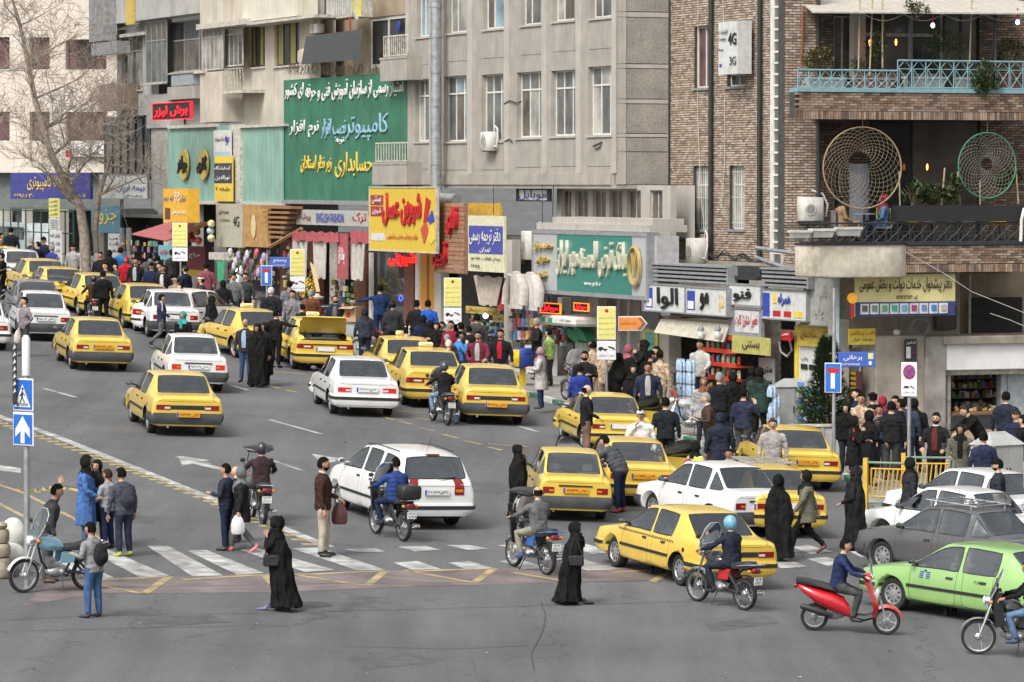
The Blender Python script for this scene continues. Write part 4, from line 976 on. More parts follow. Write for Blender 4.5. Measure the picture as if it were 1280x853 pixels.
strokes('yellow_chevron',[[(90,727),(212,721),(180,743),(120,731)],[(228,725),(330,719),(352,741)],[(355,720),(482,714),(458,733),(362,718)],[(505,715),(618,711),(592,729),(505,713)],[(640,716),(700,726),(705,727)],[(765,716),(842,712),(815,728)]],M_ry,.008,.16)
strokes('lane_line',[[(-40,507),(70,546),(200,598),(318,646),(410,684)]],M_rw,.006,.28)
strokes('lane_dash',[[(55,486),(95,497)],[(337,525),(402,543)],[(220,571),(262,580)],[(338,575),(376,588)],[(288,482),(310,488)],[(648,533),(672,540)]],M_rw,.006,.14)
strokes('yellow_dash',[[(335,482),(350,486)],[(357,488),(373,491)],[(475,520),(492,525)],[(500,527),(516,531)],[(525,535),(543,539)],[(553,543),(572,548)],[(580,551),(602,556)],[(610,559),(627,563)],[(337,464),(382,468)],[(496,514),(530,517)],[(520,523),(545,526)],[(610,555),(660,559)],[(640,567),(660,571)]],M_ry,.006,.13)
paintq('direction_arrow',[[(222,570),(262,576),(248,578),(290,588),(283,590),(240,580),(228,583)],[(390,568),(425,573),(418,578),(402,580)],[(-10,580),(26,586),(26,592),(-10,588)]],M_rw,.007)
strokes('island_edge_line',[[(-20,600),(30,617),(95,650),(130,680)],[(-20,620),(60,662)]],M_ry,.006,.12)
strokes('road_joint',[[(0,776),(120,770),(330,767),(520,762),(960,750)],[(40,789),(160,786),(300,783)],[(430,808),(560,812),(700,806)],[(668,840),(664,818),(678,790),(682,770),(676,752)],[(140,735),(420,730),(960,726)]],mat('tar_seam',(.06,.06,.062),.8,var=.3),.010,.022)
paintq('asphalt_patch',[[(165,773),(262,769),(290,778),(186,784)],[(560,600),(640,606),(625,618),(548,611)],[(120,640),(200,646),(190,655),(108,648)],[(430,822),(520,815),(548,828),(455,837)],[(880,780),(960,770),(975,779),(893,790)]],M_patch,.004)
mb=MB(); c0=G(392,756)
mb.add([c0+Vector((.35*math.cos(2*PI*k/20),.35*math.sin(2*PI*k/20),.35*math.cos(2*PI*k/20)*GX+.35*math.sin(2*PI*k/20)*GY+.006)) for k in range(20)],[tuple(range(20))]); tag(mb.build('manhole_cover',[mat('iron',(.10,.10,.10),.6,.4,var=.3,bump=.8,bs=30)]),'round iron manhole cover in the road beyond the crossing','manhole cover')
rr=random.Random(8); mb=MB()
for k in range(70):
    p=G(rr.uniform(0,1280),rr.uniform(480,850)); s=rr.uniform(.015,.05); a=rr.uniform(0,3); mb.add([p+Vector((s*math.cos(a+q),s*math.sin(a+q),.014+.01*(i % 2))) for i,q in enumerate((0,1.3,3.1,4.4))],[(0,1,2,3)],rr.randrange(3))
tag(mb.build('litter',[cm((.5,.5,.48)),cm((.3,.28,.22)),cm((.04,.04,.04))]),'scraps of paper and grit scattered over the road','litter',kind='stuff')
# rubber lane studs along the white line
ST=MB(); ST.prism([(-.06,0),(-.04,.035),(.04,.035),(.06,0)],-.15,.15,0); ST.prism([(-.02,.036),(.02,.036),(.02,.039),(-.02,.039)],-.14,.14,1); stm=ST.mesh('lane_stud',[mat('stud_yellow',(.36,.29,.14),.7,var=.2,dirt=.5),M_black])
line=[(-6,527),(56,549),(107,567),(225,612),(262,627),(333,658),(400,687)]
for a,b in zip(line,line[1:]):
    A,B=G(*a),G(*b); k=max(2,int((B -A).length/.62))
    for j in range(k):
        o=link('lane_stud',stm); d=(B -A).normalized(); o.matrix_world=Matrix.Translation(A.lerp(B,j/k)) @ slope_rot(math.degrees(math.atan2(-d.x,d.y))).to_4x4(); tag(o,'yellow and black rubber stud in the row beside the white lane line','lane stud','rubber lane studs beside the white line')
for k in range(8):
    o=link('lane_stud',stm); p=G(25+k*11,613+2*math.sin(k)); o.matrix_world=Matrix.Translation(p) @ slope_rot(80+9*k).to_4x4() @ Matrix.Scale(1.3,4); tag(o,'worn yellow rubber stud in the short row by the traffic island','lane stud','rubber studs by the traffic island')
# ------------------------------------------------------------------building helpers
M_conc=mat('grey_concrete',(.36,.332,.295),.9,var=.10,vs=1.6,bump=.5,bs=70,streak=.4); M_conc2=mat('concrete_strip',(.43,.40,.36),.9,var=.08,vs=1.6,bump=.3,bs=60,streak=.35)
def pebble():
    m=mat('pebble_dash',(.37,.345,.305),.92,var=.12,vs=1.5,bump=.9,bs=26,streak=.3); nt=m.node_tree; n=nt.nodes; L=nt.links; b=n['Principled BSDF']; src=b.inputs['Base Color'].links[0].from_socket
    tc=n.new('ShaderNodeTexCoord'); vo=n.new('ShaderNodeTexVoronoi'); vo.inputs['Scale'].default_value=38; L.new(tc.outputs['Object'],vo.inputs['Vector']); r=n.new('ShaderNodeMapRange'); r.inputs[1].default_value=0; r.inputs[2].default_value=.7; r.inputs[3].default_value=1.25; r.inputs[4].default_value=.65; L.new(vo.outputs['Distance'],r.inputs[0])
    s=n.new('ShaderNodeVectorMath'); s.operation='SCALE'; L.new(src,s.inputs[0]); L.new(r.outputs[0],s.inputs['Scale']); L.new(s.outputs[0],b.inputs['Base Color']); return m
M_peb=pebble()
M_beige=mat('beige_render',(.52,.475,.40),.9,var=.10,vs=1.2,bump=.2,streak=.55); M_cream=mat('cream_render',(.62,.58,.49),.9,var=.07,vs=1.2,streak=.45,bump=.15); M_brownw=mat('brown_render',(.34,.27,.19),.9,var=.14,vs=1.3,streak=.4)
M_greyw=mat('grey_render',(.40,.39,.37),.9,var=.12,vs=1.2,streak=.5); M_whiteb=mat('white_render',(.60,.54,.47),.9,var=.06,vs=1,streak=.3)
def glass_mat(key,col,r=.08):return mat(key,col,r,var=.35,vs=1.2,spec=.8)
G_dark=glass_mat('glass_dark',(.045,.05,.052)); G_grey=glass_mat('glass_grey',(.15,.155,.15),.12); G_curt=glass_mat('glass_curtain',(.36,.36,.33),.25); G_blue=glass_mat('glass_sky',(.25,.36,.42),.1); G_pink=glass_mat('glass_rose',(.14,.078,.078),.15); G_brown=glass_mat('glass_brown',(.13,.11,.09),.15)
M_frame=mat('window_frame_white',(.66,.65,.61),.6,var=.1,dirt=.15); M_frameg=mat('window_frame_grey',(.25,.26,.27),.6,var=.15); M_oldw=mat('old_white_wood',(.52,.49,.43),.8,var=.25,vs=8,dirt=.4); M_iron=mat('black_iron',(.03,.032,.036),.5,var=.2)
def wall(F,par,name,r,openings,m,off=0,depth=.25,nob=None):
    u0,u1,z0,z1=r; us=sorted({u0,u1} | {min(max(x,u0),u1) for o in openings for x in o[:2]}); zs=sorted({z0,z1} | {min(max(x,z0),z1) for o in openings for x in o[2:]}); mb=MB()
    def solid(i,j):
        if i<0 or j<0 or i>=len(us) -1 or j>=len(zs) -1:return False
        cx,cz=(us[i]+us[i+1])/2,(zs[j]+zs[j+1])/2; return not any(o[0]<cx<o[1] and o[2]<cz<o[3] for o in openings)
    for i in range(len(us) -1):
        for j in range(len(zs) -1):
            a,b,c,d=us[i],us[i+1],zs[j],zs[j+1]
            if not solid(i,j):continue
            mb.add([(a,off,c),(b,off,c),(b,off,d),(a,off,d)],[(0,1,2,3)]); D=off+depth
            if not solid(i -1,j):mb.add([(a,off,c),(a,off,d),(a,D,d),(a,D,c)],[(0,1,2,3)])
            if not solid(i+1,j):mb.add([(b,off,c),(b,D,c),(b,D,d),(b,off,d)],[(0,1,2,3)])
            if not solid(i,j -1):mb.add([(a,off,c),(a,D,c),(b,D,c),(b,off,c)],[(0,1,2,3)])
            if not solid(i,j+1):mb.add([(a,off,d),(b,off,d),(b,D,d),(a,D,d)],[(0,1,2,3)])
    mb.add([(u0,off+depth+.6,z0),(u1,off+depth+.6,z0),(u1,off+depth+.6,z1),(u0,off+depth+.6,z1)],[(0,1,2,3)])
    return mb.build(name,[m],par)
def window(F,par,r,off=.14,cols=(0,.5,1),rows=(0,.72,1),fm=None,gm=None,bw=.05,sill=True,sillm=None,name='window',bars=0,split_top=True,curtain=0):
    u0,u1,z0,z1=r; w=u1 -u0; h=z1 -z0; m=MB(); D=.05; fm=fm or M_frame; gl=gm if isinstance(gm,(list,tuple)) else [gm or G_grey]
    m.box(u0,off,z0,u1,off+D,z0+bw); m.box(u0,off,z1 -bw,u1,off+D,z1); m.box(u0,off,z0+bw,u0+bw,off+D,z1 -bw); m.box(u1 -bw,off,z0+bw,u1,off+D,z1 -bw)
    for k,c in enumerate(cols[1:-1]):x=u0+w*c; m.box(x -bw*.45,off -.004,z0+bw,x+bw*.45,off+D -.004,z1 -bw)
    for c in rows[1:-1]:z=z0+h*c; m.box(u0+bw,off -.009,z -bw*.5,u1 -bw,off+D -.009,z+bw*.5)
    f=m.build(name,[fm],par); n=0
    for a,b in zip(cols,cols[1:]):
        for c,d in zip(rows,rows[1:]):
            MB().box(u0+w*a+bw*.3,off+.02,z0+h*c+bw*.3,u0+w*b -bw*.3,off+.032,z0+h*d -bw*.3).build('pane',[gl[n % len(gl)] if len(gl)<3 else rnd.choice(gl)],f); n+=1
    if sill:MB().box(u0 -.08,-.06+min(off -.14,0),z0 -.07,u1+.08,off,z0 -.002).build('sill',[sillm or M_oldw],f)
    if bars:
        q=MB()
        for k in range(bars):x=u0+w*(k+.5)/bars; q.tube([(x,off -.06,z0+.03),(x,off -.06,z1 -.03)],.009,4)
        for c in (.1,.5,.9):q.tube([(u0+.01,off -.06,z0+h*c),(u1 -.01,off -.06,z0+h*c)],.009,4)
        q.build('window_bars',[M_frame if fm is M_frame else M_iron],f)
    return f
def brick_mats(key,cols):return [mat(key+'_%s' % 'abcdef'[i],c,.88,var=.2,vs=7,dirt=.12) for i,c in enumerate(cols)]
BR_A=brick_mats('pale_brick',((.42,.32,.24),(.52,.44,.36),(.33,.24,.18),(.25,.19,.15))); M_mort=mat('mortar',(.06,.057,.056),.95,var=.25)
BR_B=brick_mats('dark_brick',((.20,.125,.085),(.27,.18,.125),(.13,.09,.07),(.34,.26,.19)))
def bricks(r,openings,mats,bw=.22,bh=.07,j=.021,off=0,proud=.014,deps=None):
    u0,u1,z0,z1=r; mb=MB(); k=0; z=z0; row=0; rr=random.Random(3)
    while z<z1 -bh*.5:
        x=u0 -(bw/2 if row % 2 else 0)
        while x<u1 -.01:
            a,b=max(x+j/2,u0),min(x+bw -j/2,u1); c,d=z+j/2,min(z+bh -j/2,z1)
            cx,cz=(a+b)/2,(c+d)/2
            if b -a>.02:
                segs=[(a,b)]
                for o in openings:
                    if o[2] -.01<cz<o[3]+.01:
                        ns=[]
                        for s0,s1 in segs:
                            if s1<=o[0] or s0>=o[1]:ns.append((s0,s1))
                            else:
                                if s0<o[0] -.02:ns.append((s0,o[0]))
                                if s1>o[1]+.02:ns.append((o[1],s1))
                        segs=ns
                for s0,s1 in segs:
                    p=off -proud*rr.uniform(.6,1.2); vs=[(s0,p,c),(s1,p,c),(s1,p,d),(s0,p,d),(s0,off+.01,c),(s1,off+.01,c),(s1,off+.01,d),(s0,off+.01,d)]
                    mb.add(vs,[(0,1,2,3),(0,4,5,1),(1,5,6,2),(2,6,7,3),(3,7,4,0)],rr.choices(range(len(mats)),[4,3,2,1])[0])
            x+=bw
        z+=bh; row+=1
    return mb
def sign(F,px,off,thick,m,label,texts=(),frame=None,group=None,cat='sign',name='shop_sign',panels=(),fw=.04,post=None):
    """board filling the photo rectangle px on facade F; texts (string, fx0, fz0, fx1, fz1, material[, depth, bold])"""
    u0,u1,z0,z1=F.rect(*px,off); w,h=u1 -u0,z1 -z0
    o=MB().box(0,0,0,w,thick,h).build(name,[m]); o.matrix_world=F.M @ Matrix.Translation((u0,off,z0)); tag(o,label,cat,group)
    if frame:
        q=MB(); q.box(-fw,-.025,-fw,w+fw,thick*.8,0); q.box(-fw,-.025,h,w+fw,thick*.8,h+fw); q.box(-fw,-.02,0,0,thick*.8,h); q.box(w,-.02,0,w+fw,thick*.8,h); q.build('frame',[frame],o)
    for i,p in enumerate(panels):MB().box(p[0]*w,-.008 -.003*i,p[1]*h,p[2]*w,-.002,p[3]*h).build('panel',[p[4]],o)
    for t in texts:
        d=t[6] if len(t)>6 else .004; lettering(t[0],o,t[5],t[1]*w,t[3]*w,t[2]*h,t[4]*h,-.028 -(.0 if d<.02 else d*.5),d,t[7] if len(t)>7 else 0)
    return o
def goods(F,r,off,depth,seed,cols,n=60,size=(.05,.16),label=None,name='assorted_goods',shelves=4,par=None):
    u0,u1,z0,z1=r; rr=random.Random(seed); mb=MB()
    for k in range(n):
        s=k % shelves; z=z0+(z1 -z0)*s/shelves; x=rr.uniform(u0,u1 -.05); w=rr.uniform(*size); h=min(rr.uniform(size[0],size[1]*1.6),(z1 -z0)/shelves*.9); y=off+rr.uniform(0,depth)
        mb.rbox(x,y,z,x+w,y+w*.7,z+h,.008,rr.randrange(len(cols)))
    o=mb.build(name,[cm(c,.5,var=.1) for c in cols],par);
    if par is None:o.matrix_world=F.M; tag(o,label,'goods',kind='stuff')
    else:tag(o,kind='stuff')
    return o
def tubes(F,name,m,lines,r,label=None,cat=None,par=None,n=7,group=None):
    mb=MB(); [mb.tube(l,r,n) for l in lines]; o=mb.build(name,[m],par,True)
    if par is None:o.matrix_world=F.M; tag(o,label,cat,group)
    return o
T_blk=mat('letter_black',(.015,.015,.015),.5,var=0); T_wht=mat('letter_white',(.75,.75,.74),.5,var=.05,dirt=.1); T_red=mat('letter_red',(.45,.015,.02),.4,var=.05); T_blu=mat('letter_blue',(.03,.06,.35),.4,var=.05); T_yel=mat('letter_yellow',(.75,.55,.08),.4,var=.08,dirt=.1); T_gold=mat('letter_gold',(.55,.42,.16),.35,.3,var=.1)
#==================================================================concrete office building
B=F1.root('office_building','grey concrete office block with tall white framed windows and a steel duct','building')
M_panel=M_peb
row2=[(519,99,537,177),(555,95,583,177),(602,93,629,176),(646,90,677,172),(689,88,719,170),(735,83,766,169)]
row1=[(521,-32,538,46),(559,-38,583,41),(604,-42,630,36),(651,-46,676,31),(691,-50,718,26),(738,-56,765,22)]
ops=[F1.rect(*w) for w in row1+row2]; r=F1.rect(508,-70,771,231); r=(r[0],0,r[2],r[3])
wall(F1,B,'wall',r,ops,M_conc,0,.28)
gl=[G_grey,G_curt,G_blue,G_grey,G_brown]
for i,o in enumerate(ops):
    top=i<6; window(F1,B,o,.16,(0,.36,.72,1) if not top else (0,.34,1),(0,.73,1),gm=[gl[i % 5],gl[(i+2) % 5],G_curt if i in (1,0) else G_grey],sillm=M_conc2,bw=.055)
mb=MB()
xs=[508,540,588,634,681,724,771]
for i,x in enumerate(xs):
    a=F1.at(x,140).x; w=.42 if i else .3; a0,a1=(a -w/2,a+w/2) if 0<i<6 else ((a,a+.3) if i==0 else (a -.35,a))
    p=MB(); p.box(a0,-.035,r[2]+.35,a1,0,r[3]); p.build('pilaster',[M_conc2],B)
for y in (60,196,212):pass
for k,y in enumerate((48,180)):# spandrel slabs below the windows
    for i in range(6):
        o=ops[i+6*k]; MB().box(o[0] -.05,-.015,o[2] -.95,o[1]+.05,0,o[2] -.1).build('spandrel',[M_conc],B)
MB().box(r[0],0,r[2] -.12,-.01,1.85,r[2] -.002).box(r[0],-.05,r[2],-.36,-.001,r[2]+.34).build('soffit_beam',[M_conc],B)
# its flank facing the camera,cast in slabs
sr=FS.rect(770,-60,837,231); sz=[FS.at(800,y).z for y in (231,190,172,167,130,124,86,80,22,15,-60)]
for a,b in zip(sz,sz[1:]):
    q=MB(); q.box(.32,.0,a+.012,sr[1],.2,b -.012); o=q.build('wall_slab',[M_peb if b -a>.3 else M_conc2],B); o.matrix_local=F1.I @ FS.M
    q=MB(); q.box(0,-.02,a+.008,.318,.2,b -.008); o=q.build('wall_slab',[M_conc2],B); o.matrix_local=F1.I @ FS.M
q=MB(); q.box(.01,.2,sz[0],sr[1],.3,sz[-1]); o=q.build('wall',[M_dark],B); o.matrix_local=F1.I @ FS.M
# mezzanine strip of windows below the overhang
FM=Fac(P1+VD*.7,A1)
mz=FM.rect(696,232,838,284); mz=(mz[0],mz[1],mz[2] -.3,mz[3])
cells=[FM.rect(a,238,b,282) for a,b in ((702,714),(719,735),(741,757),(762,778),(784,801),(812,828))]
o=wall(FM,B,'mezzanine_wall',mz,cells,M_conc2,0,.2); o.matrix_local=F1.I @ FM.M
for c in cells:w=window(FM,B,c,.08,(0,.5,1),(0,1),fm=M_oldw,gm=G_brown,sill=False,bw=.03,name='mezzanine_window'); w.matrix_local=F1.I @ FM.M
# narrow balconies on the left end
for (x0,y0,x1,y1,xb) in ((478,44,508,71,474),(468,178,508,203,464)):
    u0,u1,z0,z1=F1.rect(x0,y0,x1,y1,-.6); a=F1.rect(xb,y1,508,y1+(30 if y0<100 else 28),-.6)
    bal=MB().box(a[0],-.6,z0 -.08,a[1],0,z0).box(a[0]+.05,-.58,a[2],a[1],0,z0 -.082).build('balcony',[M_conc],B)
    q=MB(); n=12
    for k in range(n+1):x=u0+(u1 -u0)*k/n; q.box(x -.02,-.56,z0+.05,x+.02,-.53,z1 -.04)
    q.box(u0,-.57,z1 -.05,u1,-.52,z1); q.box(u0,-.57,z0+.02,u1,-.52,z0+.06); q.build('railing',[M_oldw],bal)
# big duct
du=F1.at(545,100,-.45).x; zt,zb=F1.at(545,-60,-.45).z,F1.at(545,234,-.45).z; rd=.19
D=empty('ventilation_duct','galvanised round duct running up the front of the grey office block','duct',F1.M)
zs=[F1.at(545,y,-.45).z for y in (234,205,172,132,90,46,8,-60)]
for i,(a,b) in enumerate(zip(zs,zs[1:])):
    MB().lathe([(rd,a+.01),(rd,b -.01)],Matrix.Translation((du,-.45,0)),20).build('duct_section',[M_steel],D,.9); MB().lathe([(rd+.02,b -.04),(rd+.02,b+.04)],Matrix.Translation((du,-.45,0)),20).build('joint_ring',[M_steel],D,.9)
e_=[(du,-.45,zb+.02)]
for k in range(1,7):a=PI/2*k/6; e_.append((du+.45*(1 -math.cos(a)),-.45,zb -.38*math.sin(a)))
e_.append((du+1.7,-.35,zb -.42)); MB().tube(e_,rd,18).build('duct_elbow',[M_steel],D,True)
# window air conditioner and small units
def ac_unit(F,px,off,label,depth=.32,face='front',pipes=True):
    u0,u1,z0,z1=F.rect(*px,off -depth); w,h=u1 -u0,z1 -z0; t=empty('air_conditioner',label,'air conditioner',F.M @ Matrix.Translation((u0,off -depth,z0)))
    MB().rbox(0,0,0,w,depth,h,.02).build('casing',[cm((.62,.61,.56),.5,dirt=.25)],t,.8); s=min(w*.62,h)*.42; c=(w*.36,0,h*.5)
    M=Matrix.Translation((c[0],-.006,c[2])) @ Matrix.Rotation(PI/2,4,'X')
    MB().lathe([(s,-.004),(s,.006),(s*.2,.006),(s*.2,-.004)],M,22).build('fan_well',[cm((.06,.06,.06),.7)],t)
    q=MB()
    for k in range(5):q.lathe([(s*(.25+.18*k),.010),(s*(.25+.18*k)+.008,.014),(s*(.25+.18*k),.018)],M,22)
    for k in range(8):a=PI*k/8; q.tube([(c[0]+s*math.cos(a),-.022,c[2]+s*math.sin(a)),(c[0] -s*math.cos(a),-.022,c[2] -s*math.sin(a))],.004,4)
    q.build('fan_grille',[cm((.5,.5,.47),.5)],t)
    q=MB();
    for x in (.08,w -.08):q.tube([(x,.05,-.01),(x,depth,-.01),(x,depth,-.25)],.015,4)
    q.build('bracket',[M_iron],t)
    if pipes:MB().tube([(w -.02,depth*.6,h*.25),(w+.18,depth*.6,h*.2),(w+.24,depth*.7,h*.7),(w+.12,depth*.8,h*1.15),(w*.7,depth,h*1.3)],.028,7).build('hose',[cm((.6,.6,.57),.6)],t,True)
    return t
ac_unit(F1,(600,165,611,189),0,'white air conditioner hanging under a window of the grey office block')
ac_unit(F1,(651,289,659,325),-.6,'white air conditioner with its round fan at the left end of the green bank sign',.5)
ac_unit(F2,(857,298,868,330),-.3,'white air conditioner on the brick wall with a curled white hose',.45)
tubes(F1,'cable',M_iron,[[F1.at(x,y,-.05) for x,y in ((630,130),(637,126),(645,129),(652,127),(648,131))],[F1.at(x,y,-.05) for x,y in ((631,177),(637,174),(640,178))],[F1.at(x,y,-.05) for x,y in ((741,183),(747,180),(752,178),(750,184),(744,187))]],.02,'loose black cable stubs on the grey office front','cable')
# dark void under the overhang,with beams and signs
V=F1.rect(575,232,700,330,.5)
tubes(F1,'hanging_cable',M_iron,[[F1.at(617,232,-.5),F1.at(617,268,-.5)],[F1.at(678,232,-.3),F1.at(678,292,-.3)],[F1.at(692,232,-.3),F1.at(690,285,-.2),F1.at(680,292,-.3)]],.012,'thin cables hanging below the concrete overhang','cable')
sign(F1,(645,236,688,252),.3,.05,M_iron,'blue and white lettered box deep under the overhang',[('موبایل',.1,.1,.9,.9,T_blu)],panels=[(.1,.1,.9,.9,T_wht)])
sign(F1,(585,254,626,274),-.2,.06,mat('board_ochre',(.55,.33,.04),.7,var=.2,dirt=.3),'weathered ochre rolled awning above the translation office sign',())
#==================================================================shop row at street level (facade line F1)
SH=F1.root('shop_row','row of ground floor shops below the office and brick buildings','shops')
M_shop=mat('shop_stone',(.34,.31,.27),.85,var=.15,vs=2,streak=.4,dirt=.2); M_mirr=mat('shop_glass',(.05,.055,.055),.06,var=.3,vs=1,spec=.9)
def gr(x,off=0):return F1.gnd(F1.at(x,480,off).x,off)
def shop(px0,px1,ytop,off=0,depth=2.2,wallm=None,seed=1,cols=((.5,.5,.5),(.4,.1,.1),(.1,.2,.4),(.5,.4,.1),(.05,.05,.05)),n=90,label='',light=None):
    a,b=F1.at(px0,400,off).x,F1.at(px1,400,off).x; zt=F1.at((px0+px1)/2,ytop,off).z; zb=min(F1.gnd(a,off),F1.gnd(b,off)) -.1
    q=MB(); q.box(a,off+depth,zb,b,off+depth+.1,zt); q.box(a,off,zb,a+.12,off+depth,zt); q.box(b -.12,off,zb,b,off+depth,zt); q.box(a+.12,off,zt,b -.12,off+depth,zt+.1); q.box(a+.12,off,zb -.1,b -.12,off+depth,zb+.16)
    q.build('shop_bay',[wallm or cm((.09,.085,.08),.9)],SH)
    if n:goods(F1,(a+.2,b -.2,zb+.35,zt -.25),off+depth -.5,.4,seed,cols,n,label=label,shelves=6)
    return a,b,zb,zt
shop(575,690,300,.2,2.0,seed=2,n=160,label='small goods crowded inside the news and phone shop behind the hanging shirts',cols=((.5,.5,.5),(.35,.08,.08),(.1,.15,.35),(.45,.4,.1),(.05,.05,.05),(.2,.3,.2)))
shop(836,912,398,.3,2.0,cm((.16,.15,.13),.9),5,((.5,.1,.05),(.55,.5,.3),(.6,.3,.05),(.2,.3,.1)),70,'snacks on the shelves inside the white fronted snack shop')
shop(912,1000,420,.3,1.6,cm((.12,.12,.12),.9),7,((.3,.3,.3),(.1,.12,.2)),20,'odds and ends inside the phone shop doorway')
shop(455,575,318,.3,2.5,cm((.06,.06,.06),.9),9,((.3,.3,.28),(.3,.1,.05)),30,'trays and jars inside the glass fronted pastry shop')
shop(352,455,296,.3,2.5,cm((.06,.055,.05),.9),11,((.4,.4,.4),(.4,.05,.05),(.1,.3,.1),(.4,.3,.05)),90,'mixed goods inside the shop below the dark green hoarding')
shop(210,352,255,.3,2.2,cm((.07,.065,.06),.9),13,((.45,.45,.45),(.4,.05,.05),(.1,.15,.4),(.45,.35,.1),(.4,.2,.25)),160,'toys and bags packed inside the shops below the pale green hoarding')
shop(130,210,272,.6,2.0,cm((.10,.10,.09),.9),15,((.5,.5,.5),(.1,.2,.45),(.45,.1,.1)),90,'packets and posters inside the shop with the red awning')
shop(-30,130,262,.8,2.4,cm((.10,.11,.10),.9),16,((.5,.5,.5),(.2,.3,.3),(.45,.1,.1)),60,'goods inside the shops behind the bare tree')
# piers and fronts:(x0,x1,top y,off,thickness,material)
def pier(x0,x1,yt,off,th,m,name='pier',yb=None):
    a,b=F1.at(x0,420,off).x,F1.at(x1,420,off).x; zt=F1.at((x0+x1)/2,yt,off).z; zb=min(F1.gnd(a,off),F1.gnd(b,off)) -.1 if yb is None else F1.at((x0+x1)/2,yb,off).z
    return MB().box(a,off,zb,b,off+th,zt).build(name,[m],SH)
M_brn=mat('brown_cladding',(.15,.055,.035),.5,var=.12,dirt=.1); M_orange=mat('orange_door',(.55,.24,.03),.4,var=.1)
pier(442,457,314,-.1,.3,M_brn); pier(505,517,316,-.08,.25,M_brn); pier(524,543,316,-.02,.2,M_orange,'timber_door'); pier(533,535,316,-.05,.02,cm((.3,.12,.01),.5),'door_joint'); pier(543,551,340,-.15,.3,M_conc2); pier(519,523,316,-.1,.1,M_frame,'door_frame'); pier(461,464,316,-.12,.1,M_frame,'door_frame')
pier(464,506,316,.05,.04,M_mirr,'shop_window'); pier(630,640,300,-.1,.3,M_conc2); pier(697,703,372,-.1,.3,M_conc2); pier(736,748,372,-.1,.3,M_conc2); pier(748,800,372,.3,.05,cm((.20,.20,.19),.3,spec=.8),'glass_door');
for x in (758,771,784):pier(x,x+2.5,372,.24,.06,cm((.42,.42,.40),.5),'door_post')
pier(824,836,395,-.1,.4,M_shop); pier(800,824,395,.1,.3,M_shop); pier(903,907,402,0,.2,M_conc2); pier(905,913,440,.15,.05,M_oldw,'door_leaf'); pier(956,964,400,-.15,.3,M_oldw); pier(1000,1012,400,-.2,.3,M_conc2)
pier(350,356,300,0,.3,M_brn); pier(385,397,300,0,.25,M_brn); pier(412,425,300,0,.2,M_oldw); pier(240,246,255,0,.3,M_greyw); pier(268,276,300,0,.3,M_greyw); pier(205,211,255,0,.3,M_greyw); pier(150,153,285,.2,.1,M_frameg); pier(158,162,285,.2,.1,M_frameg); pier(0,6,262,.4,.4,M_conc2); pier(28,33,262,.4,.4,M_conc2); pier(63,76,262,.4,.4,M_conc2); pier(118,124,262,.4,.4,M_conc2)
# bank sign
M_bteal=mat('bank_teal',(.035,.20,.165),.4,var=.06,dirt=.08); M_bgrey=mat('bank_grey',(.40,.41,.42),.5,var=.06,dirt=.15)
bs=sign(F1,(667,294,808,366),-1.35,.5,M_bgrey,'wide grey and teal bank sign with raised gold and white lettering',[('بانک قرض‌الحسنه مهر ایران'.replace('‌',' '),.23,.28,.84,.90,mat('letter_pale_gold',(.66,.62,.50),.35,.2,var=.1,dirt=.15),.05,-.004),('www.qmb.ir',.47,.10,.62,.20,T_wht),('صندوق',.02,.70,.19,.86,T_gold,.06),('مهر',.04,.46,.16,.60,T_gold,.06),('شعبه',.04,.2,.14,.34,T_gold,.06)],frame=M_frameg,panels=[(.22,.0,.88,1,M_bteal)],fw=.12)
w_,h_=bs.dimensions.x,bs.dimensions.z
u0,u1,z0,z1=F1.rect(667,294,808,366,-1.35); w_,h_=u1 -u0,z1 -z0
q=MB().lathe([(.5,0),(.56,.02),(.56,.10),(.5,.12)],Matrix.Translation((w_*.92,-.02,h_*.5)) @ Matrix.Scale(h_*.62,4,(0,0,1)) @ Matrix.Scale(w_*.09,4,(1,0,0)) @ Matrix.Rotation(PI/2,4,'X'),24,close=True); q.build('emblem_ring',[T_gold],bs,.9)
MB().prism([(w_*.89,h_*.72),(w_*.915,h_*.3),(w_*.945,h_*.78),(w_*.93,h_*.78),(w_*.916,h_*.46),(w_*.90,h_*.72)],-.10,-.02).build('emblem',[T_gold],bs)
MB().box(0,.1,h_+.13,w_*1.0,1.3,h_+.33).box(w_*.12,.2,h_+.33,w_*1.0,1.2,h_+.52).build('sign_roof',[M_conc2],bs)
MB().box(w_+.13,.2,-.1,w_+.3,.9,h_+.02).build('sign_flank',[cm((.42,.42,.43),.6,dirt=.2)],bs)
# row of phone shop signs (lettering is broken black relief)
M_lbx=mat('lightbox',(.60,.61,.60),.5,var=.08,dirt=.35)
sign(F1,(806,357,856,389),-1.3,.25,M_lbx,'white lightbox of the phone shop with bulky black letters and two blue plates',[('الوا',.34,.08,.85,.92,T_blk,.02,.012)],frame=M_frameg,panels=[(.03,.1,.2,.88,T_blu),(.05,.15,.18,.45,T_wht)])
sign(F1,(858,361,908,393),-1.3,.25,M_lbx,'white lightbox beside it with one tall black word and a blue plate',[('مو',.38,.15,.58,.85,T_blk,.02,.012),('شارژ',.82,.15,.95,.85,T_yel)],frame=M_frameg,panels=[(.02,.12,.22,.88,T_blu),(.04,.17,.19,.48,T_wht)])
sign(F1,(911,357,951,381),-1.15,.22,M_lbx,'smaller white lightbox with black hoop letters',[('فنو',.18,.15,.72,.85,T_blk,.02,.012)],frame=M_frameg)
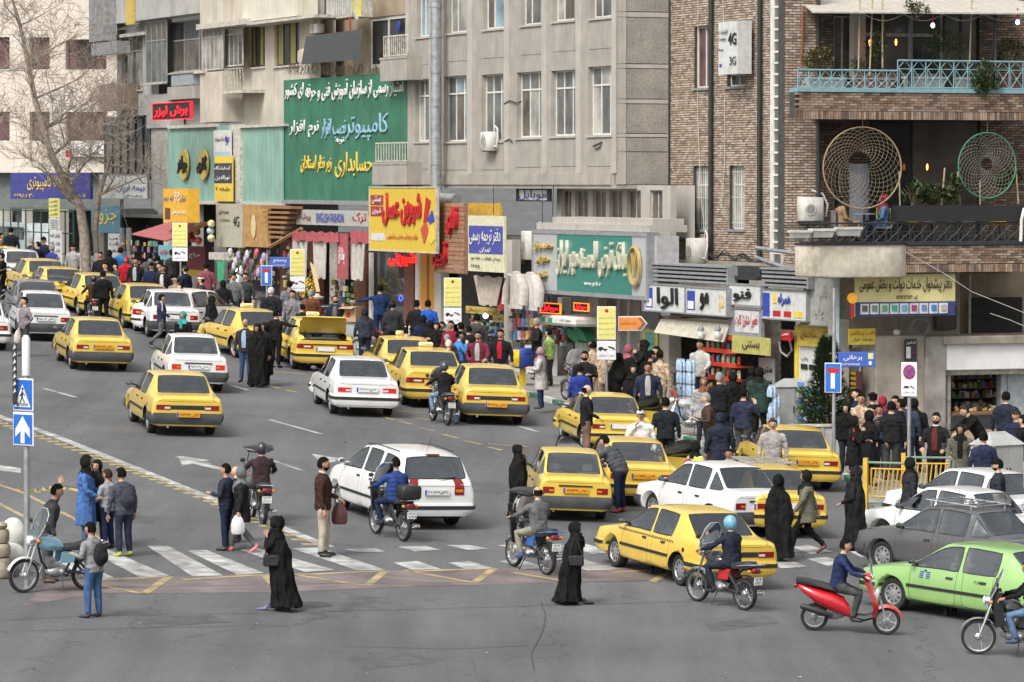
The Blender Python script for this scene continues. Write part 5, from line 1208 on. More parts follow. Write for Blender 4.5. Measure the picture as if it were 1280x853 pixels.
o=sign(F1,(912,387,951,419),-1.1,.12,M_frameg,'grey framed rack of three red lettered white strips',[('کارت',.20,.3,.40,.8,T_red),('شارژ',.46,.3,.66,.8,T_red),('تعمیر',.74,.3,.92,.8,T_red)],frame=M_frameg,panels=[(.18,.1,.42,.95,M_lbx),(.44,.1,.68,.95,M_lbx),(.71,.1,.94,.95,M_lbx)])
sign(F1,(953,364,1008,399),-1.1,.2,M_lbx,'white sign with a blue plate and purple lettering over small red and yellow strips',[('همراه',.38,.45,.66,.92,T_blu,.01,.01)],frame=M_frameg,panels=[(.01,.05,.17,.9,T_blu),(.25,.08,.42,.28,T_red),(.50,.08,.66,.28,T_red),(.72,.08,.92,.30,T_yel),(.25,.55,.33,.9,T_yel)])
sign(F1,(1011,347,1043,406),-1.0,.2,cm((.36,.36,.34),.6,dirt=.2),'plain grey upright sign with worn faint lettering',[('عکاسی',.42,.5,.72,.85,M_conc2),('چاپ',.2,.1,.6,.45,M_conc2)],frame=M_frameg)
for (a,b,y0,y1,lab) in ((806,908,333,354,'grey louvred box above the two long phone shop lightboxes'),(952,1008,338,360,'grey louvred box above the purple lettered sign')):
    u0,u1,z0,z1=F1.rect(a,y0,b,y1,-1.2); L_=empty('louvre_box',lab,'louvre',F1.M); MB().box(u0,-1.1,z0,u1,-.5,z1).build('casing',[M_dark],L_)
    for k in range(4):z=z0+(z1 -z0)*(k+.15)/4; MB().box(u0,-1.2,z,u1,-1.14,z+(z1 -z0)*.14).build('slat',[M_frameg],L_)
    MB().box(u0 -.05,-1.24,z1,u1+.05,-.45,z1+.05).build('top_cover',[M_frameg],L_); MB().box(u1,-1.2,z0,u1+.1,-.9,z1).build('end_post',[M_frameg],L_)
u0,u1,z0,z1=F1.rect(911,333,946,350,-1.0); MB().box(u0,-1.0,z0,u1,-.4,z0+.1).box(u0,-.9,z0+.1,u1,-.5,z1).build('sign_canopy',[M_iron],SH)
# snack shop awning,lamps,counter,shelves
u0,u1,z0,z1=F1.rect(829,404,916,424,-1.0); aw=MB().add([(u0,-1.1,z1),(u1,-1.1,z1),(u1,-1.3,z0),(u0,-1.3,z0+.1),(u0,-1.06,z1),(u1,-1.06,z1),(u1,-1.26,z0),(u0,-1.26,z0+.1)],[(0,1,2,3),(7,6,5,4),(0,4,5,1),(2,6,7,3)]).box(u0,-1.1,z1,u1,.2,z1+.04).build('awning',[cm((.50,.46,.38),.85,streak=.4)]); aw.matrix_world=F1.M; tag(aw,'dirty cream canvas awning flap over the snack shop','awning')
for x in (876,897):
    p=F1.at(x,416,-1.4); t=empty('hanging_lamp','white glass lamp hanging at the %s end of the snack shop awning' % ('left' if x<880 else 'right'),'lamp',F1.M @ Matrix.Translation(p)); MB().lathe([(.03,.22),(.10,.10),(.09,.05),(.02,.04)],None,12).build('lamp_shade',[M_frameg],t,.9); MB().lathe([(.07,.06),(.09,-.02),(.08,-.15),(.04,-.19),(.01,-.19)],None,12).build('bulb',[cm((.7,.7,.66),.3)],t,.9)
def crate_shelf():
    t=empty('snack_rack','red rack of crisp packets standing outside the snack shop','rack',F1.M);
    for k,y in enumerate((424,441,458,475)):
        u0,u1,z0,z1=F1.rect(884,y -4,929,y,-.9); MB().box(u0,-1.1,z0,u1,-.6,z0+.04).box(u0,-1.12,z0,u1,-1.1,z0+.12).build('shelf',[cm((.55,.05,.02),.5)],t)
        cols=[(.5,.06,.05),(.6,.5,.3),(.1,.4,.15),(.15,.25,.5),(.6,.35,.3)]
        for j in range(7):
            x=u0+(u1 -u0)*(j+.5)/7; c=cols[(j*3+k) % 5]; q=MB(); q.loft([[Vector((x+a*.085*math.cos(2*PI*i/10),-.95+b*.05*math.sin(2*PI*i/10),z0+.06+z_)) for i in range(10)] for a,b,z_ in ((1,.2,0),(1,1,.06),(1,1.1,.16),(1,.7,.22),(1,.15,.26))]); q.build('crisp_packet',[cm(c,.3,var=.4,vs=18)],t,True)
crate_shelf()
t=empty('snack_counter','glass counter of dried snacks in front of the white coated shopkeeper','counter',F1.M); u0,u1,z0,z1=F1.rect(843,455,882,500,-.6)
MB().box(u0,-.7,z0 -.6,u1,-.1,z0+.3).build('counter_base',[cm((.5,.08,.06),.5,var=.4,vs=5)],t); MB().box(u0,-.72,z0+.3,u1,-.08,z0+.34).box(u0,-.7,z1 -.1,u1,-.3,z1 -.07).box(u0,-.72,z0+.75,u1,-.68,z0+.79).build('shelf',[M_chrome],t); MB().box(u0+.02,-.69,z0+.35,u1 -.02,-.68,z0+.74).build('glass_front',[M_glass],t)
goods(F1,(u0+.05,u1 -.1,z0+.36,z0+.9),-.6,.3,21,((.6,.3,.08),(.5,.15,.05),(.6,.5,.3)),40,(.06,.12),shelves=2,par=t)
# water packs
PK=MB()
for i in range(3):
    for j in range(2):PK.lathe([(.045,0),(.05,.03),(.05,.24),(.02,.30),(.02,.33)],Matrix.Translation((-.10+.10*i,-.05+.10*j,0)),8)
pkm=PK.mesh('water_pack',[cm((.42,.55,.72),.15,var=.25,vs=20,coat=.5)],.9); n=0
for (x,y) in ((851,530),(863,531),(848,530)):
    for k in range(5):
        if x==848 and k:continue
        o=link('water_pack',pkm); p=G(x,y)+Vector((0,0,.12+.34*k)); o.matrix_world=Matrix.Translation(p) @ Matrix.Rotation(A1,4,'Z'); tag(o,'shrink wrapped pack of blue water bottles stacked by the snack shop','water bottles','packs of water bottles by the snack shop')
for k in range(5):
    o=link('water_pack',pkm); o.matrix_world=Matrix.Translation(G(964+(k % 2)*5,553)+Vector((0,0,.12+.34*(k//1)*.8))) @ Matrix.Rotation(A1,4,'Z'); tag(o,'shrink wrapped pack of blue water bottles beside the grey cabinet','water bottles','packs of water bottles beside the grey cabinet')
sign(F1,(915,421,962,443),-1.2,.04,cm((.42,.40,.12),.6,dirt=.2),'olive yellow sign with faded lettering below the strip rack',[('بستنی',.3,.25,.75,.75,T_blk)])
sign(F1,(948,448,968,500),-.2,.03,M_lbx,'tall white notice on the shop door behind the green parka',[('مترو',.2,.6,.9,.8,T_blk),('تعمیرات',.2,.35,.9,.5,T_blk)])
sign(F1,(977,414,988,426),-.9,.06,T_red,'small red square sign over the white hose reel',[('تلفن',.1,.5,.9,.85,T_wht)])
tubes(F1,'white_pipe',M_oldw,[[F1.at(x,y,-.5) for x,y in ((974,427),(976,440),(984,446),(990,438),(987,426))]],.03,'white bent pipe below the small red sign','pipe')
# photocopy shop front (yellow) and boot display near the alley
sign(F1,(997,407,1042,434),-.7,.1,mat('copy_yellow',(.52,.40,.06),.6,var=.12,dirt=.2),'yellow ochre shop fascia with brown lettering by the alley',[('نقاشی ساختمان',.1,.3,.9,.8,mat('letter_brown',(.3,.1,.02),.5,var=0))])
sign(F1,(999,434,1030,478),-.6,.04,M_lbx,'white poster panel of black tools under the yellow fascia',[('چاپ',.1,.6,.4,.7,T_blk),('— —',.1,.35,.7,.5,T_blk)])
pier(993,997,407,-.65,.1,T_yel,'yellow_post')
t=empty('goods_display','dark rack of yellow packets hanging beside the alley post','display rack',F1.M); u0,u1,z0,z1=F1.rect(1050,464,1073,496,-.9); MB().box(u0,-.9,z0,u1,-.8,z1).build('back_board',[cm((.10,.03,.03),.6)],t)
for k in range(5):
    for j in range(7):MB().rbox(u0+.06+j*(u1 -u0 -.1)/7,-.95,z0+.04+k*(z1 -z0)/5,u0+.11+j*(u1 -u0 -.1)/7,-.9,z0+.04+k*(z1 -z0)/5+.09,.01).build('packet',[cm((.45,.35,.05),.5)],t)
t=empty('bottle_display','stacked green and blue cartons outside the yellow fronted shop','cartons',F1.M); u0,u1,z0,z1=F1.rect(996,468,1023,520,-1.2)
for k in range(8):
    for j in range(4):MB().rbox(u0+j*.22,-1.2,z0 -.3+k*.15,u0+j*.22+.2,-.9,z0 -.3+k*.15+.13,.015).build('carton',[cm(((.1,.3,.15),(.15,.25,.5),(.5,.5,.5))[(k+j//2) % 3],.4)],t)
#==================================================================brick building behind (F2)
B=F2.root('brick_building','pale brown brick building with dark drainpipes and narrow barred windows','building')
ops_px=[(868,33,887,110),(909,92,932,108),(867,208,886,287),(912,207,931,287)]
r=F2.rect(837,-60,1000,338); ops=[F2.rect(*p) for p in ops_px]
o=wall(F2,B,'wall',r,ops,M_mort,0,.22)
bricks(r,ops,BR_A,bw=.21).build('brick',BR_A,B)['kind']='stuff'
window(F2,B,ops[0],.12,(0,.55,1),(0,1),gm=G_pink,sillm=M_frameg); window(F2,B,ops[1],.12,(0,.5,1),(0,1),gm=G_dark,sillm=M_frameg)
window(F2,B,ops[2],.14,(0,.5,1),(0,.7,1),gm=G_curt,sillm=M_frameg,bars=7); window(F2,B,ops[3],.14,(0,.5,1),(0,.7,1),gm=G_curt,sillm=M_frameg,bars=7)
for x,yb in ((889,345),(950,338),(945,338)):
    if x==945:continue
    u=F2.at(x,150,-.1).x; MB().tube([(u,-.12,F2.at(x,-60,-.1).z),(u,-.12,F2.at(x,yb,-.1).z)],.07,10).build('drainpipe',[M_iron],B,True)
for x in (837.6,):
    u=F2.at(x,150,-.02).x; MB().tube([(u,-.05,F2.at(x,-60).z),(u,-.05,F2.at(x,330).z)],.03,8).build('drainpipe',[M_iron],B,True)
u0,u1,z0,z1=F2.rect(965,-60,980,332,.0)   # ladder-like white glazed strip
lf=MB().box(u0,-.06,z0,u0+(u1 -u0)*.28,.0,z1).box(u1 -.06,-.06,z0,u1,0,z1)
for k in range(28):z=z0+(z1 -z0)*k/28; lf.box(u0,-.05,z,u1,-.01,z+.06)
lf=lf.build('stair_window',[M_frame],B)
for k in range(28):z=z0+(z1 -z0)*k/28; MB().box(u0+(u1 -u0)*.29,-.025,z+.062,u1 -.062,-.018,z+(z1 -z0)/28 -.002).build('pane',[G_grey],lf)
o=sign(F2,(898,27,922,93),-.6,.45,M_lbx,'white box sign reading 4G and 3G on the brick wall',[('4G',.55,.55,.97,.78,T_blk,.004,.02),('3G',.62,.17,.95,.33,T_blk),('اینترنت',.05,.75,.5,.86,T_blk),('پرسرعت',.05,.62,.42,.70,T_blk),('همراه',.05,.44,.3,.5,T_blk)],panels=[(.06,.14,.18,.2,T_blu)])
tubes(F2,'cable',cm((.5,.48,.42)),[[F2.at(x,y,-.05) for x,y in ((873,-20),(872,60),(872,140),(876,240),(884,330))],[F2.at(x,y,-.05) for x,y in ((903,-10),(905,30))],[F2.at(x,y,-.05) for x,y in ((906,118),(906,200),(902,260))]],.012,'pale wires running down the brick wall','cable')
tubes(F2,'cable',M_iron,[[F2.at(x,y+rnd.uniform(-4,4),-.3) for x,y in ((884,318),(895,322),(905,316),(918,324),(930,320),(944,330),(960,334))] for _ in range(5)]+[[F2.at(x,y,-.2) for x,y in ((840,300),(855,298))]],.018,'tangle of cables on top of the phone shop louvres','cable')
tubes(F2,'conduit',M_frameg,[[F2.at(945,310,-.5),F2.at(1000,318,-.5)],[F2.at(945,322,-.4),F2.at(990,338,-.4)]],.06,'grey horizontal conduit pipes left of the rounded balcony','pipe')
pier(836,1010,328,1.4,.3,M_shop,'upper_wall',395)
#==================================================================right building with cafe balconies (F3,faces the camera)
B=F3.root('balcony_building','brown brick corner building with two planted cafe balconies','building')
FB=Fac(F3.P -UD*0+F3.Y*2.0,ANG)  # recessed wall behind the balconies
r=FB.rect(1012,-60,1330,330); ops=[FB.rect(*p) for p in ((1075,-20,1180,96),(1180,-20,1224,110),(1042,20,1065,96),(1042,205,1052,290),(1085,150,1225,300))]
o=wall(FB,B,'wall',r,ops,M_mort,0,.25); o.matrix_local=F3.I @ FB.M
o=bricks(r,ops,BR_B,bw=.22).build('brick',BR_B,B); o['kind']='stuff'; o.matrix_local=F3.I @ FB.M
for k,(o_,c,rr_) in enumerate(((ops[0],(0,.28,.62,.98),(0,.45,1)),(ops[1],(0,.5,1),(0,1)),(ops[2],(0,.5,1),(0,1)),(ops[3],(0,1),(0,1)),(ops[4],(0,.4,1),(0,1)))):
    w=window(FB,B,o_,.05,c,rr_,gm=[G_dark,G_dark,G_brown] if k !=2 else [G_brown],sill=False,fm=M_oldw if k in (0,2,3) else M_iron,bw=.09 if k==0 else .05); w.matrix_local=F3.I @ FB.M
# brick end wall at the left
r=F3.rect(981,-60,1022,312); o=MB().box(r[0],0,r[2],r[1],.4,r[3]).build('wall',[M_mort],B); bricks(r,[],BR_A).build('brick',BR_A,B)['kind']='stuff'
MB().tube([F3.at(1023,-60,-.08),F3.at(1023,250,-.08)],.055,10).build('drainpipe',[M_iron],B,True); MB().tube([F3.at(1004,8,-.1),F3.at(1001,88,-.1)],.03,6).build('rusty_rod',[cm((.25,.10,.04),.9)],B)
MB().box(F3.at(1063,20,1.9).x,1.7,F3.at(1070,100,1.9).z,F3.at(1078,20,1.9).x,1.95,F3.at(1070,-20,1.9).z).build('plaster_column',[M_whiteb],B)
# awning and front posts of the top balcony
u0,u1,z0,z1=F3.rect(1020,4,1330,17,-1.5); q=MB().add([(u0,-1.3,z0),(u1,-1.9,z0+.05),(u1,2,z1+.4),(u0+1,2,z1+.35),(u0,-1.3,z0 -.04),(u1,-1.9,z0+.01),(u1,2,z1+.36),(u0+1,2,z1+.31)],[(0,1,2,3),(7,6,5,4),(0,4,5,1),(1,5,6,2),(2,6,7,3),(3,7,4,0)]); o=q.build('awning',[cm((.45,.42,.37),.85,streak=.5)]); o.matrix_world=F3.M; tag(o,'long weathered canvas awning over the top cafe balcony','awning')
# balconies
def balcony(name_,x0,x1,ytop,ybot,proj,fascia,led_m):
    u0,u1,z0,z1=F3.rect(x0,ytop,x1,ybot,-proj); bal=MB().box(u0+.03,-proj+.03,z0+.03,u0+1.1,-.9,z1 -.12).box(u0+1.1,-proj+.03,z0+.03,u1,2.0,z1 -.12).build('balcony',[M_mort],B)
    MB().box(u0+.05,-proj -.06,z1 -.11,u0+1.1,-.85,z1).box(u0+1.1,-proj -.06,z1 -.11,u1,2,z1).build('ledge',[led_m],bal)
    return bal,u0,u1,z0,z1
bal,u0,u1,z0,z1=balcony('top',994,1330,111,150,1.3,1,mat('rail_blue',(.20,.34,.38),.6,var=.1,dirt=.15))
bm0=MB().box(0,-.02,0,.205,.04,.056).mesh('brick',[M_mort]); bm1=MB().box(0,-.02,0,.062,.04,.20).mesh('brick',[M_mort])
def fascia(bal,u0,u1,z0,z1,y,cap=290):
    cols=BR_B+[BR_A[3]]; n=0; us=MB(); z=z1 -.185; row=0
    rows=[]
    while z>z0+.21:rows.append(z); z -=.068
    for rI,z in enumerate(rows):
        x=u0+(.11 if rI % 2 else 0)
        while x<u1 -.2:
            m=rnd.choice(cols)
            if n<cap and x<F3.at(1285,130,-1.3).x:
                o=link('brick',bm0,bal,(x,y+rnd.uniform(-.006,.004),z)); o.material_slots[0].link='OBJECT'; o.material_slots[0].material=m; n+=1
            else:us.box(x,y -.02,z,x+.205,y+.04,z+.056,cols.index(m))
            x+=.22
    x=u0
    while x<u1:us.box(x,y -.03,z0+.0,x+.060,y+.04,z0+.20,rnd.randrange(len(cols))); x+=.072
    us.build('brick_course',cols,bal)['kind']='stuff'
fascia(bal,u0,u1,z0,z1,-1.3)
railb=MATS['rail_blue']
def rail(par,F,x0,x1,yt,yb,off,m,n,style):
    u0,u1,z0,z1=F.rect(x0,yt,x1,yb,off); R_=MB(); R_.tube([(u0,off,z1),(u1,off,z1)],.028,6); R_.tube([(u0,off,z0+.03),(u1,off,z0+.03)],.018,6); R_.tube([(u0,off,z1 -.22),(u1,off,z1 -.22)],.012,5); w=(u1 -u0)/n
    for k in range(n):
        a,b=u0+w*k,u0+w*(k+1); R_.tube([(a,off,z0),(a,off,z1)],.016,5); R_.tube([(a+w*.12,off,z0),(a+w*.12,off,z1 -.22)],.010,4); R_.tube([(a+w*.12,off,z0+.03),(b,off,z1 -.22)],.012,5); R_.tube([(a+w*.12,off,z1 -.22),(b,off,z0+.03)],.012,5); c=(a+b)/2
        R_.ell((c+w*.06,off,(z0+z1 -.19)/2),(.045,.02,.045),8,5); R_.tube([(a,off,z1 -.22),(c,off,z1),(b,off,z1 -.22)],.010,4)
    R_.tube([(u1,off,z0),(u1,off,z1)],.018,5); return R_.build('railing',[m],par,True)
rail(bal,F3,997,1122,88,112,-1.25,railb,9,0); rail(bal,F3,1122,1330,77,112,-1.25,railb,12,0)
bal,u0,u1,z0,z1=balcony('low',1118,1330,301,340,1.3,1,M_iron); fascia(bal,u0,u1,z0,z1,-1.3,280)
# rounded beige plaster end
ua,ub,_,_=F3.rect(996,307,1122,347,-.5)
_,_,za,zb=F3.rect(994,307,1122,347,-1.5); cx=(ua+ub)/2; rg=[]
for z,g_ in ((za,-.03),(za+.05,0),(zb -.05,0),(zb,0)):
    ring=[];
    for k in range(25):
        a=PI+PI*k/24; ex=.55; c,s=math.cos(a),math.sin(a); ring.append(Vector((cx+(ub -ua)/2*math.copysign(abs(c)**ex,c)*(1+g_),-.4+(1.2+g_)*math.copysign(abs(s)**ex,s),z)))
    ring+=[Vector((ub,1.9,z)),Vector((ub -.6,1.9,z)),Vector((ua+.5,-.1,z))]; rg.append(ring)
MB().loft(rg).build('rounded_parapet',[cm((.66,.60,.49),.85,streak=.3)],B,.9); rg=[[Vector((cx+(v.x -cx)*1.02,-.4+(v.y+.4)*1.03,zb+dz)) for v in rg[-1]] for dz in (.002,.06)]; MB().loft(rg).build('parapet_cap',[M_iron],B,.9)
rail(bal,F3,1000,1330,279,304,-1.3,M_iron,22,1)
u0,u1,z0,z1=F3.rect(1120,257,1285,277,-1.3); o=MB().box(u0,-1.35,z0,u1,-1.0,z1).build('planter',[cm((.018,.018,.02),.6)]); o.matrix_world=F3.M; tag(o,'long black planter box on the lower balcony rail','planter')
def leafy(F,c,rx,ry,rz,n,seed,cols,label,cat='plant',size=.055,name='potted_plant',stems=True,droop=0,kind=None):
    rr=random.Random(seed); mb=MB();
    for k in range(n):
        while True:
            p=Vector((rr.uniform(-1,1),rr.uniform(-1,1),rr.uniform(-1,1)))
            if p.length<1:break
        p=Vector((p.x*rx,p.y*ry,p.z*rz+droop*abs(p.x))); nn=noise.noise(p*3+Vector((seed,0,0)));
        if nn<-.08:continue
        s=size*rr.uniform(.6,1.4); a=Matrix.Rotation(rr.uniform(0,6.3),3,'Z') @ Matrix.Rotation(rr.uniform(-1.2,.4),3,'Y'); base=Vector(c)+p
        pts=[Vector((0,0,0)),Vector((s*.6,s*.38,.2*s)),Vector((s*1.5,0,0)),Vector((s*.6,-s*.38,.2*s))]
        mb.add([base+a @ q for q in pts],[(0,1,2),(0,2,3)],rr.randrange(len(cols)))
    t=empty(name,label,cat,F.M if F else Matrix()); f=mb.build('foliage',[cm(q,.6,var=.2,spec=.4) for q in cols],t); tag(f,kind='stuff')
    if stems:
        q=MB(); C_=Vector(c)
        for k in range(9):e=C_+Vector((rr.uniform(-1,1)*rx*.8,rr.uniform(-1,1)*ry*.8,rr.uniform(.0,.8)*rz)); q.tube([C_+Vector((rr.uniform(-.05,.05),0,-rz)),C_*.5+e*.5+Vector((0,0,-rz*.2)),e],.009,4)
        q.build('stem',[cm((.14,.10,.05),.9)],t)
    return t
GRN=[(.05,.085,.022),(.075,.11,.03),(.035,.06,.02)]; GRY=[(.12,.12,.03),(.16,.14,.04),(.08,.09,.03)]
def f3(x,y,off):return F3.at(x,y,off)
for (x,y,rx,rz,n,cols,lab,off) in ((1023,76,.42,.36,420,GRY,'yellowish bush at the left end of the top balcony',-.9),(1078,82,.35,.30,260,GRN,'small green bush against the white window frame of the top balcony',-.6),(1095,60,.3,.6,260,GRN,'thin climbing plant on a cane in the top balcony',-.8),(1180,62,.75,.5,420,GRN,'loose green shrub in the middle of the top balcony',-.7),(1232,98,.42,.5,620,GRN,'trailing ivy spilling over the blue railing',-1.4),(1262,66,.5,.35,380,GRN,'green climber at the right end of the top balcony',-.9),
                                       (1147,8,.35,.3,240,GRN,'green plant tuft hanging above the canvas awning',-1.5),(1142,243,.3,.35,120,GRN,'broad leaved plant at the left of the black planter',-1.1),(1165,244,.32,.28,120,GRN,'second broad leaved plant in the black planter beside a cane',-1.1),(1188,238,.30,.42,140,GRN,'tallest broad leaved plant near the middle of the black planter',-1.1),(1262,226,.4,.3,160,GRN,'wispy climber behind the green hoop on the lower balcony',-.9)):
    leafy(F3,f3(x,y,off),rx,.25,rz,int(n*2.2),int(x),cols,lab,size=.065 if y<200 else .12)
for k,(x0,x1,y0,y1,c,off,lab) in enumerate(((1009,1055,97,112,(.45,.44,.40),-.9,'white trough planter at the left of the top balcony'),(1066,1116,96,112,(.26,.10,.07),-.9,'terracotta trough planter on the top balcony'),(1130,1180,96,112,(.42,.43,.41),-.9,'white trough planter in the middle of the top balcony'),(1196,1240,97,112,(.42,.43,.41),-.9,'white trough planter under the trailing ivy'),(1250,1268,97,111,(.26,.10,.07),-.9,'small terracotta pot at the right of the top balcony'),
                               (988,1012,288,298,(.55,.55,.52),-1.75,'white window box at the far left of the lower balcony rail'),(1014,1041,286,297,(.55,.55,.52),-1.75,'white window box second from the left on the lower balcony rail'),(1046,1075,284,295,(.55,.55,.52),-1.75,'white window box nearest the seated woman in tan'))):
    a,b,c0_,d_=F3.rect(x0,y0,x1,y1,off); q=MB(); q.loft([[Vector(p) for p in ((a+i,off -.12+i,z),(b -i,off -.12+i,z),(b -i,off+.12 -i,z),(a+i,off+.12 -i,z))] for i,z in ((.05,c0_),(.0,d_ -.06),(-.02,d_ -.06),(-.02,d_),(.03,d_),(.03,d_ -.05))]); o=q.build('planter',[cm(c,.6,dirt=.2)]); o.matrix_world=F3.M; tag(o,lab,'planter')
# posts,canes and lights strung over the top balcony
for k,x in enumerate((1137,1244)):o=MB().tube([f3(x,15,-1.2),f3(x,112,-1.2)],.045,8).build('awning_post',[M_iron]); o.matrix_world=F3.M; tag(o,'dark steel awning post on the top balcony, %s one' % ('left' if k==0 else 'right'),'post')
for a,b,c,d in ((1091,-10,1087,95),(1103,-10,1103,85),(1075,-10,1073,90),(1215,-10,1212,80),(1181,210,1177,257),(1197,215,1200,256),(1124,215,1125,258),(1225,225,1225,256),(1270,210,1273,255)):
    tubes(F3,'cane',cm((.42,.33,.2),.8),[[f3(a,b,-1.0),f3(c,d,-1.0)]],.022,'thin bamboo cane standing among the %s balcony plants' % ('upper' if b<100 else 'lower'),'cane',group='%s balcony canes' % ('upper' if b<100 else 'lower'))
mb=MB(); gl_=MB(); rr=random.Random(5)
for s in range(4):
    for k in range(34):x=1080+s*50+k*1.5; y=18+8*math.sin(PI*k/33); gl_.ell(f3(x,y,-1.25),(.014,.014,.014),5,4)
    mb.tube([f3(1080+s*50+k*5,18+8*math.sin(PI*k/10),-1.25) for k in range(11)],.006,4)
o=mb.build('light_string',[M_iron]); o.matrix_world=F3.M; tag(o,'string of tiny pale bulbs looped below the canvas awning','string lights'); q=gl_.build('bulb',[cm((.6,.58,.5),.4)],o)
for x,y in ((1166,32),(1272,28)):
    t=empty('hanging_bulb','lit bulb on a red cord, %s below the awning' % ('nearer the middle' if x<1200 else 'at the right end'),'lamp',F3.M); MB().tube([f3(x,y -18,-1.3),f3(x,y -4,-1.3)],.02,6).build('cord',[T_red],t); MB().ell(f3(x,y,-1.3),(.055,.055,.07),10,8).build('bulb',[mat('bulb_lit',(.75,.8,1),.4,var=0,emit=2.5)],t,True)
for x,y in ((1120,53),(1159,209),(1087,54)):o=MB().ell(f3(x,y,1.4),(.03,.03,.09),8,6).build('wall_lamp',[mat('lamp_orange',(1,.35,.08),.4,var=0,emit=4)]); o.matrix_world=F3.M; tag(o,{1120:'small glowing orange lamp behind the top balcony window',1159:'small glowing orange lamp in the dark lower cafe',1087:'faint orange lamp left behind the top balcony glass'}[x],'lamp')
# two woven hoops
def hoop(px,rx,ry,hole,m1,m2,label):
    c=F3.at(px[0],px[1],-1.2); a=F3.at(px[0] -rx,px[1],-1.2); b=F3.at(px[0],px[1] -ry,-1.2); X,Z=abs(c.x -a.x),abs(b.z -c.z); t=empty('woven_hoop',label,'wall hanging',F3.M @ Matrix.Translation(c)); N=40
    MB().tube([(X*math.cos(2*PI*k/N),0,Z*math.sin(2*PI*k/N)) for k in range(N+1)],.021,6).build('hoop',[m1],t,True); q=MB(); hx,hz,hr=hole
    for k in range(26):
        for s in (1,-1):
            pts=[]
            for j in range(9):f=j/8; a0=2*PI*k/26+s*f*1.5; rr_=(1 -f)+hr*f; pts.append(((X*rr_*math.cos(a0))+hx*f*X,0.01*s,Z*rr_*math.sin(a0)+hz*f*Z))
            q.tube(pts,.0045,3,0,False)
    q.build('web',[m2],t); MB().tube([(0,0,Z),(0,0,Z+.3)],.008,4).build('cord',[m2],t)
hoop((1078,210),49,51,(-.08,.12,.28),cm((.32,.23,.14),.8),cm((.30,.24,.16),.8),'large round dreamcatcher with a tan hoop hanging on the lower balcony'); hoop((1234,207),36,41,(-.02,.05,.2),cm((.05,.20,.12),.6),cm((.26,.25,.21),.8),'smaller round dreamcatcher with a green hoop at the right')
o=MB().tube([f3(1074,205,.6),f3(1074,285,.6)],.26,16).build('column',[cm((.26,.28,.32),.7)]); o.matrix_world=F3.M; tag(o,'round grey column behind the tan dreamcatcher','column')
ac_unit(F3,(1004,247,1030,277),.0,'white air conditioner left of the lower cafe balcony',.4)
def chair(px,c,label):
    t=empty('cafe_chair',label,'chair',F3.M @ Matrix.Translation(F3.at(px[0],px[1],-.6)) @ Matrix.Rotation(rnd.uniform(-.5,.5),4,'Z')); m=cm(c,.4)
    q=MB(); q.loft([[Vector((.24*math.cos(a)*s,.22*math.sin(a)*s,z)) for a in [2*PI*k/16 for k in range(16)]] for s,z in ((.5,.42),(.9,.43),(1.0,.47),(.93,.47),(.4,.44))]); q.build('seat',[m],t,True)
    q=MB(); g=[]
    for z,w in ((.47,1),(.65,1.02),(.82,.95)):g+=[Vector((.25*w*math.cos(a),.23*w*math.sin(a),z+.03*math.cos(a*2))) for a in [R(-20+220*k/10) for k in range(11)]]
    fs=[(i*11+j,i*11+j+1,i*11+j+12,i*11+j+11) for i in range(2) for j in range(10)]; q.add(g,fs); q.add([v*.96 for v in g],[f[::-1] for f in fs]); q.build('backrest',[m],t,True)
    for sx in (-1,1):
        for sy in (-1,1):MB().tube([(.12*sx,.12*sy,.43),(.22*sx,.2*sy,0)],.014,5).build('leg',[M_iron],t)
for px,c,l in (((1107,300),(.70,.50,.02),'yellow cafe chair beside the woman in denim'),((1140,301),(.70,.50,.02),'yellow cafe chair in the middle of the lower balcony'),((1158,301),(.60,.60,.58),'white cafe chair next to the middle yellow one'),((1190,301),(.22,.23,.25),'grey cafe chair on the lower balcony'),((1207,301),(.6,.6,.58),'white cafe chair further right on the lower balcony'),((1247,302),(.70,.50,.02),'yellow cafe chair at the right end of the lower balcony')):chair(px,c,l)
t=empty('cafe_table','small grey table between the two seated women','table',F3.M @ Matrix.Translation(f3(1080,302,-.8))); MB().lathe([(.34,.70),(.34,.73)],None,18).build('table_top',[M_frameg],t); MB().tube([(0,0,0),(0,0,.7)],.03,8).build('leg',[M_iron],t)
# ground floor:alley door,rough pillar,kiosk
sign(F3,(1069,343,1194,395),-1.1,.05,mat('banner_gold',(.62,.55,.26),.6,var=.12,vs=2),'long gold and navy banner of the public service office',[('دفتر پیشخوان خدمات دولت و بخش عمومی',.04,.55,.96,.92,T_blk,.004,.004),('کد ۷۲۱۶۱۲۷۳',.4,.40,.62,.50,T_blk)],panels=[(0,0,1,.34,mat('banner_navy',(.04,.045,.16),.6,var=.1))]+[(.05+.098*k,.05,.135+.098*k,.30,M_lbx) for k in range(9)]+[(.068+.098*k,.12,.117+.098*k,.26,cm(c)) for k,c in enumerate(((.1,.1,.1),(.15,.2,.2),(.1,.3,.15),(.05,.3,.2),(.1,.3,.5),(.3,.05,.15),(.1,.2,.4),(.05,.2,.5),(.4,.4,.4)))])
M_rough=mat('rough_plaster',(.34,.30,.25),.92,var=.22,vs=1.6,bump=.7,bs=22,dirt=.3,streak=.4)
GFb=F3.gnd(F3.at(1140,566).x) -.5
def f3box(x0,x1,yt,off,th,m,name,yb=None,par=B,nm=None):
    u0,u1=F3.at(x0,450,off).x,F3.at(x1,450,off).x; zt=F3.at((x0+x1)/2,yt,off).z; zb=F3.gnd(u0,off) -.3 if yb is None else F3.at((x0+x1)/2,yb,off).z; return MB().rbox(u0,off,zb,u1,off+th,zt,.02).build(name,[m],par)
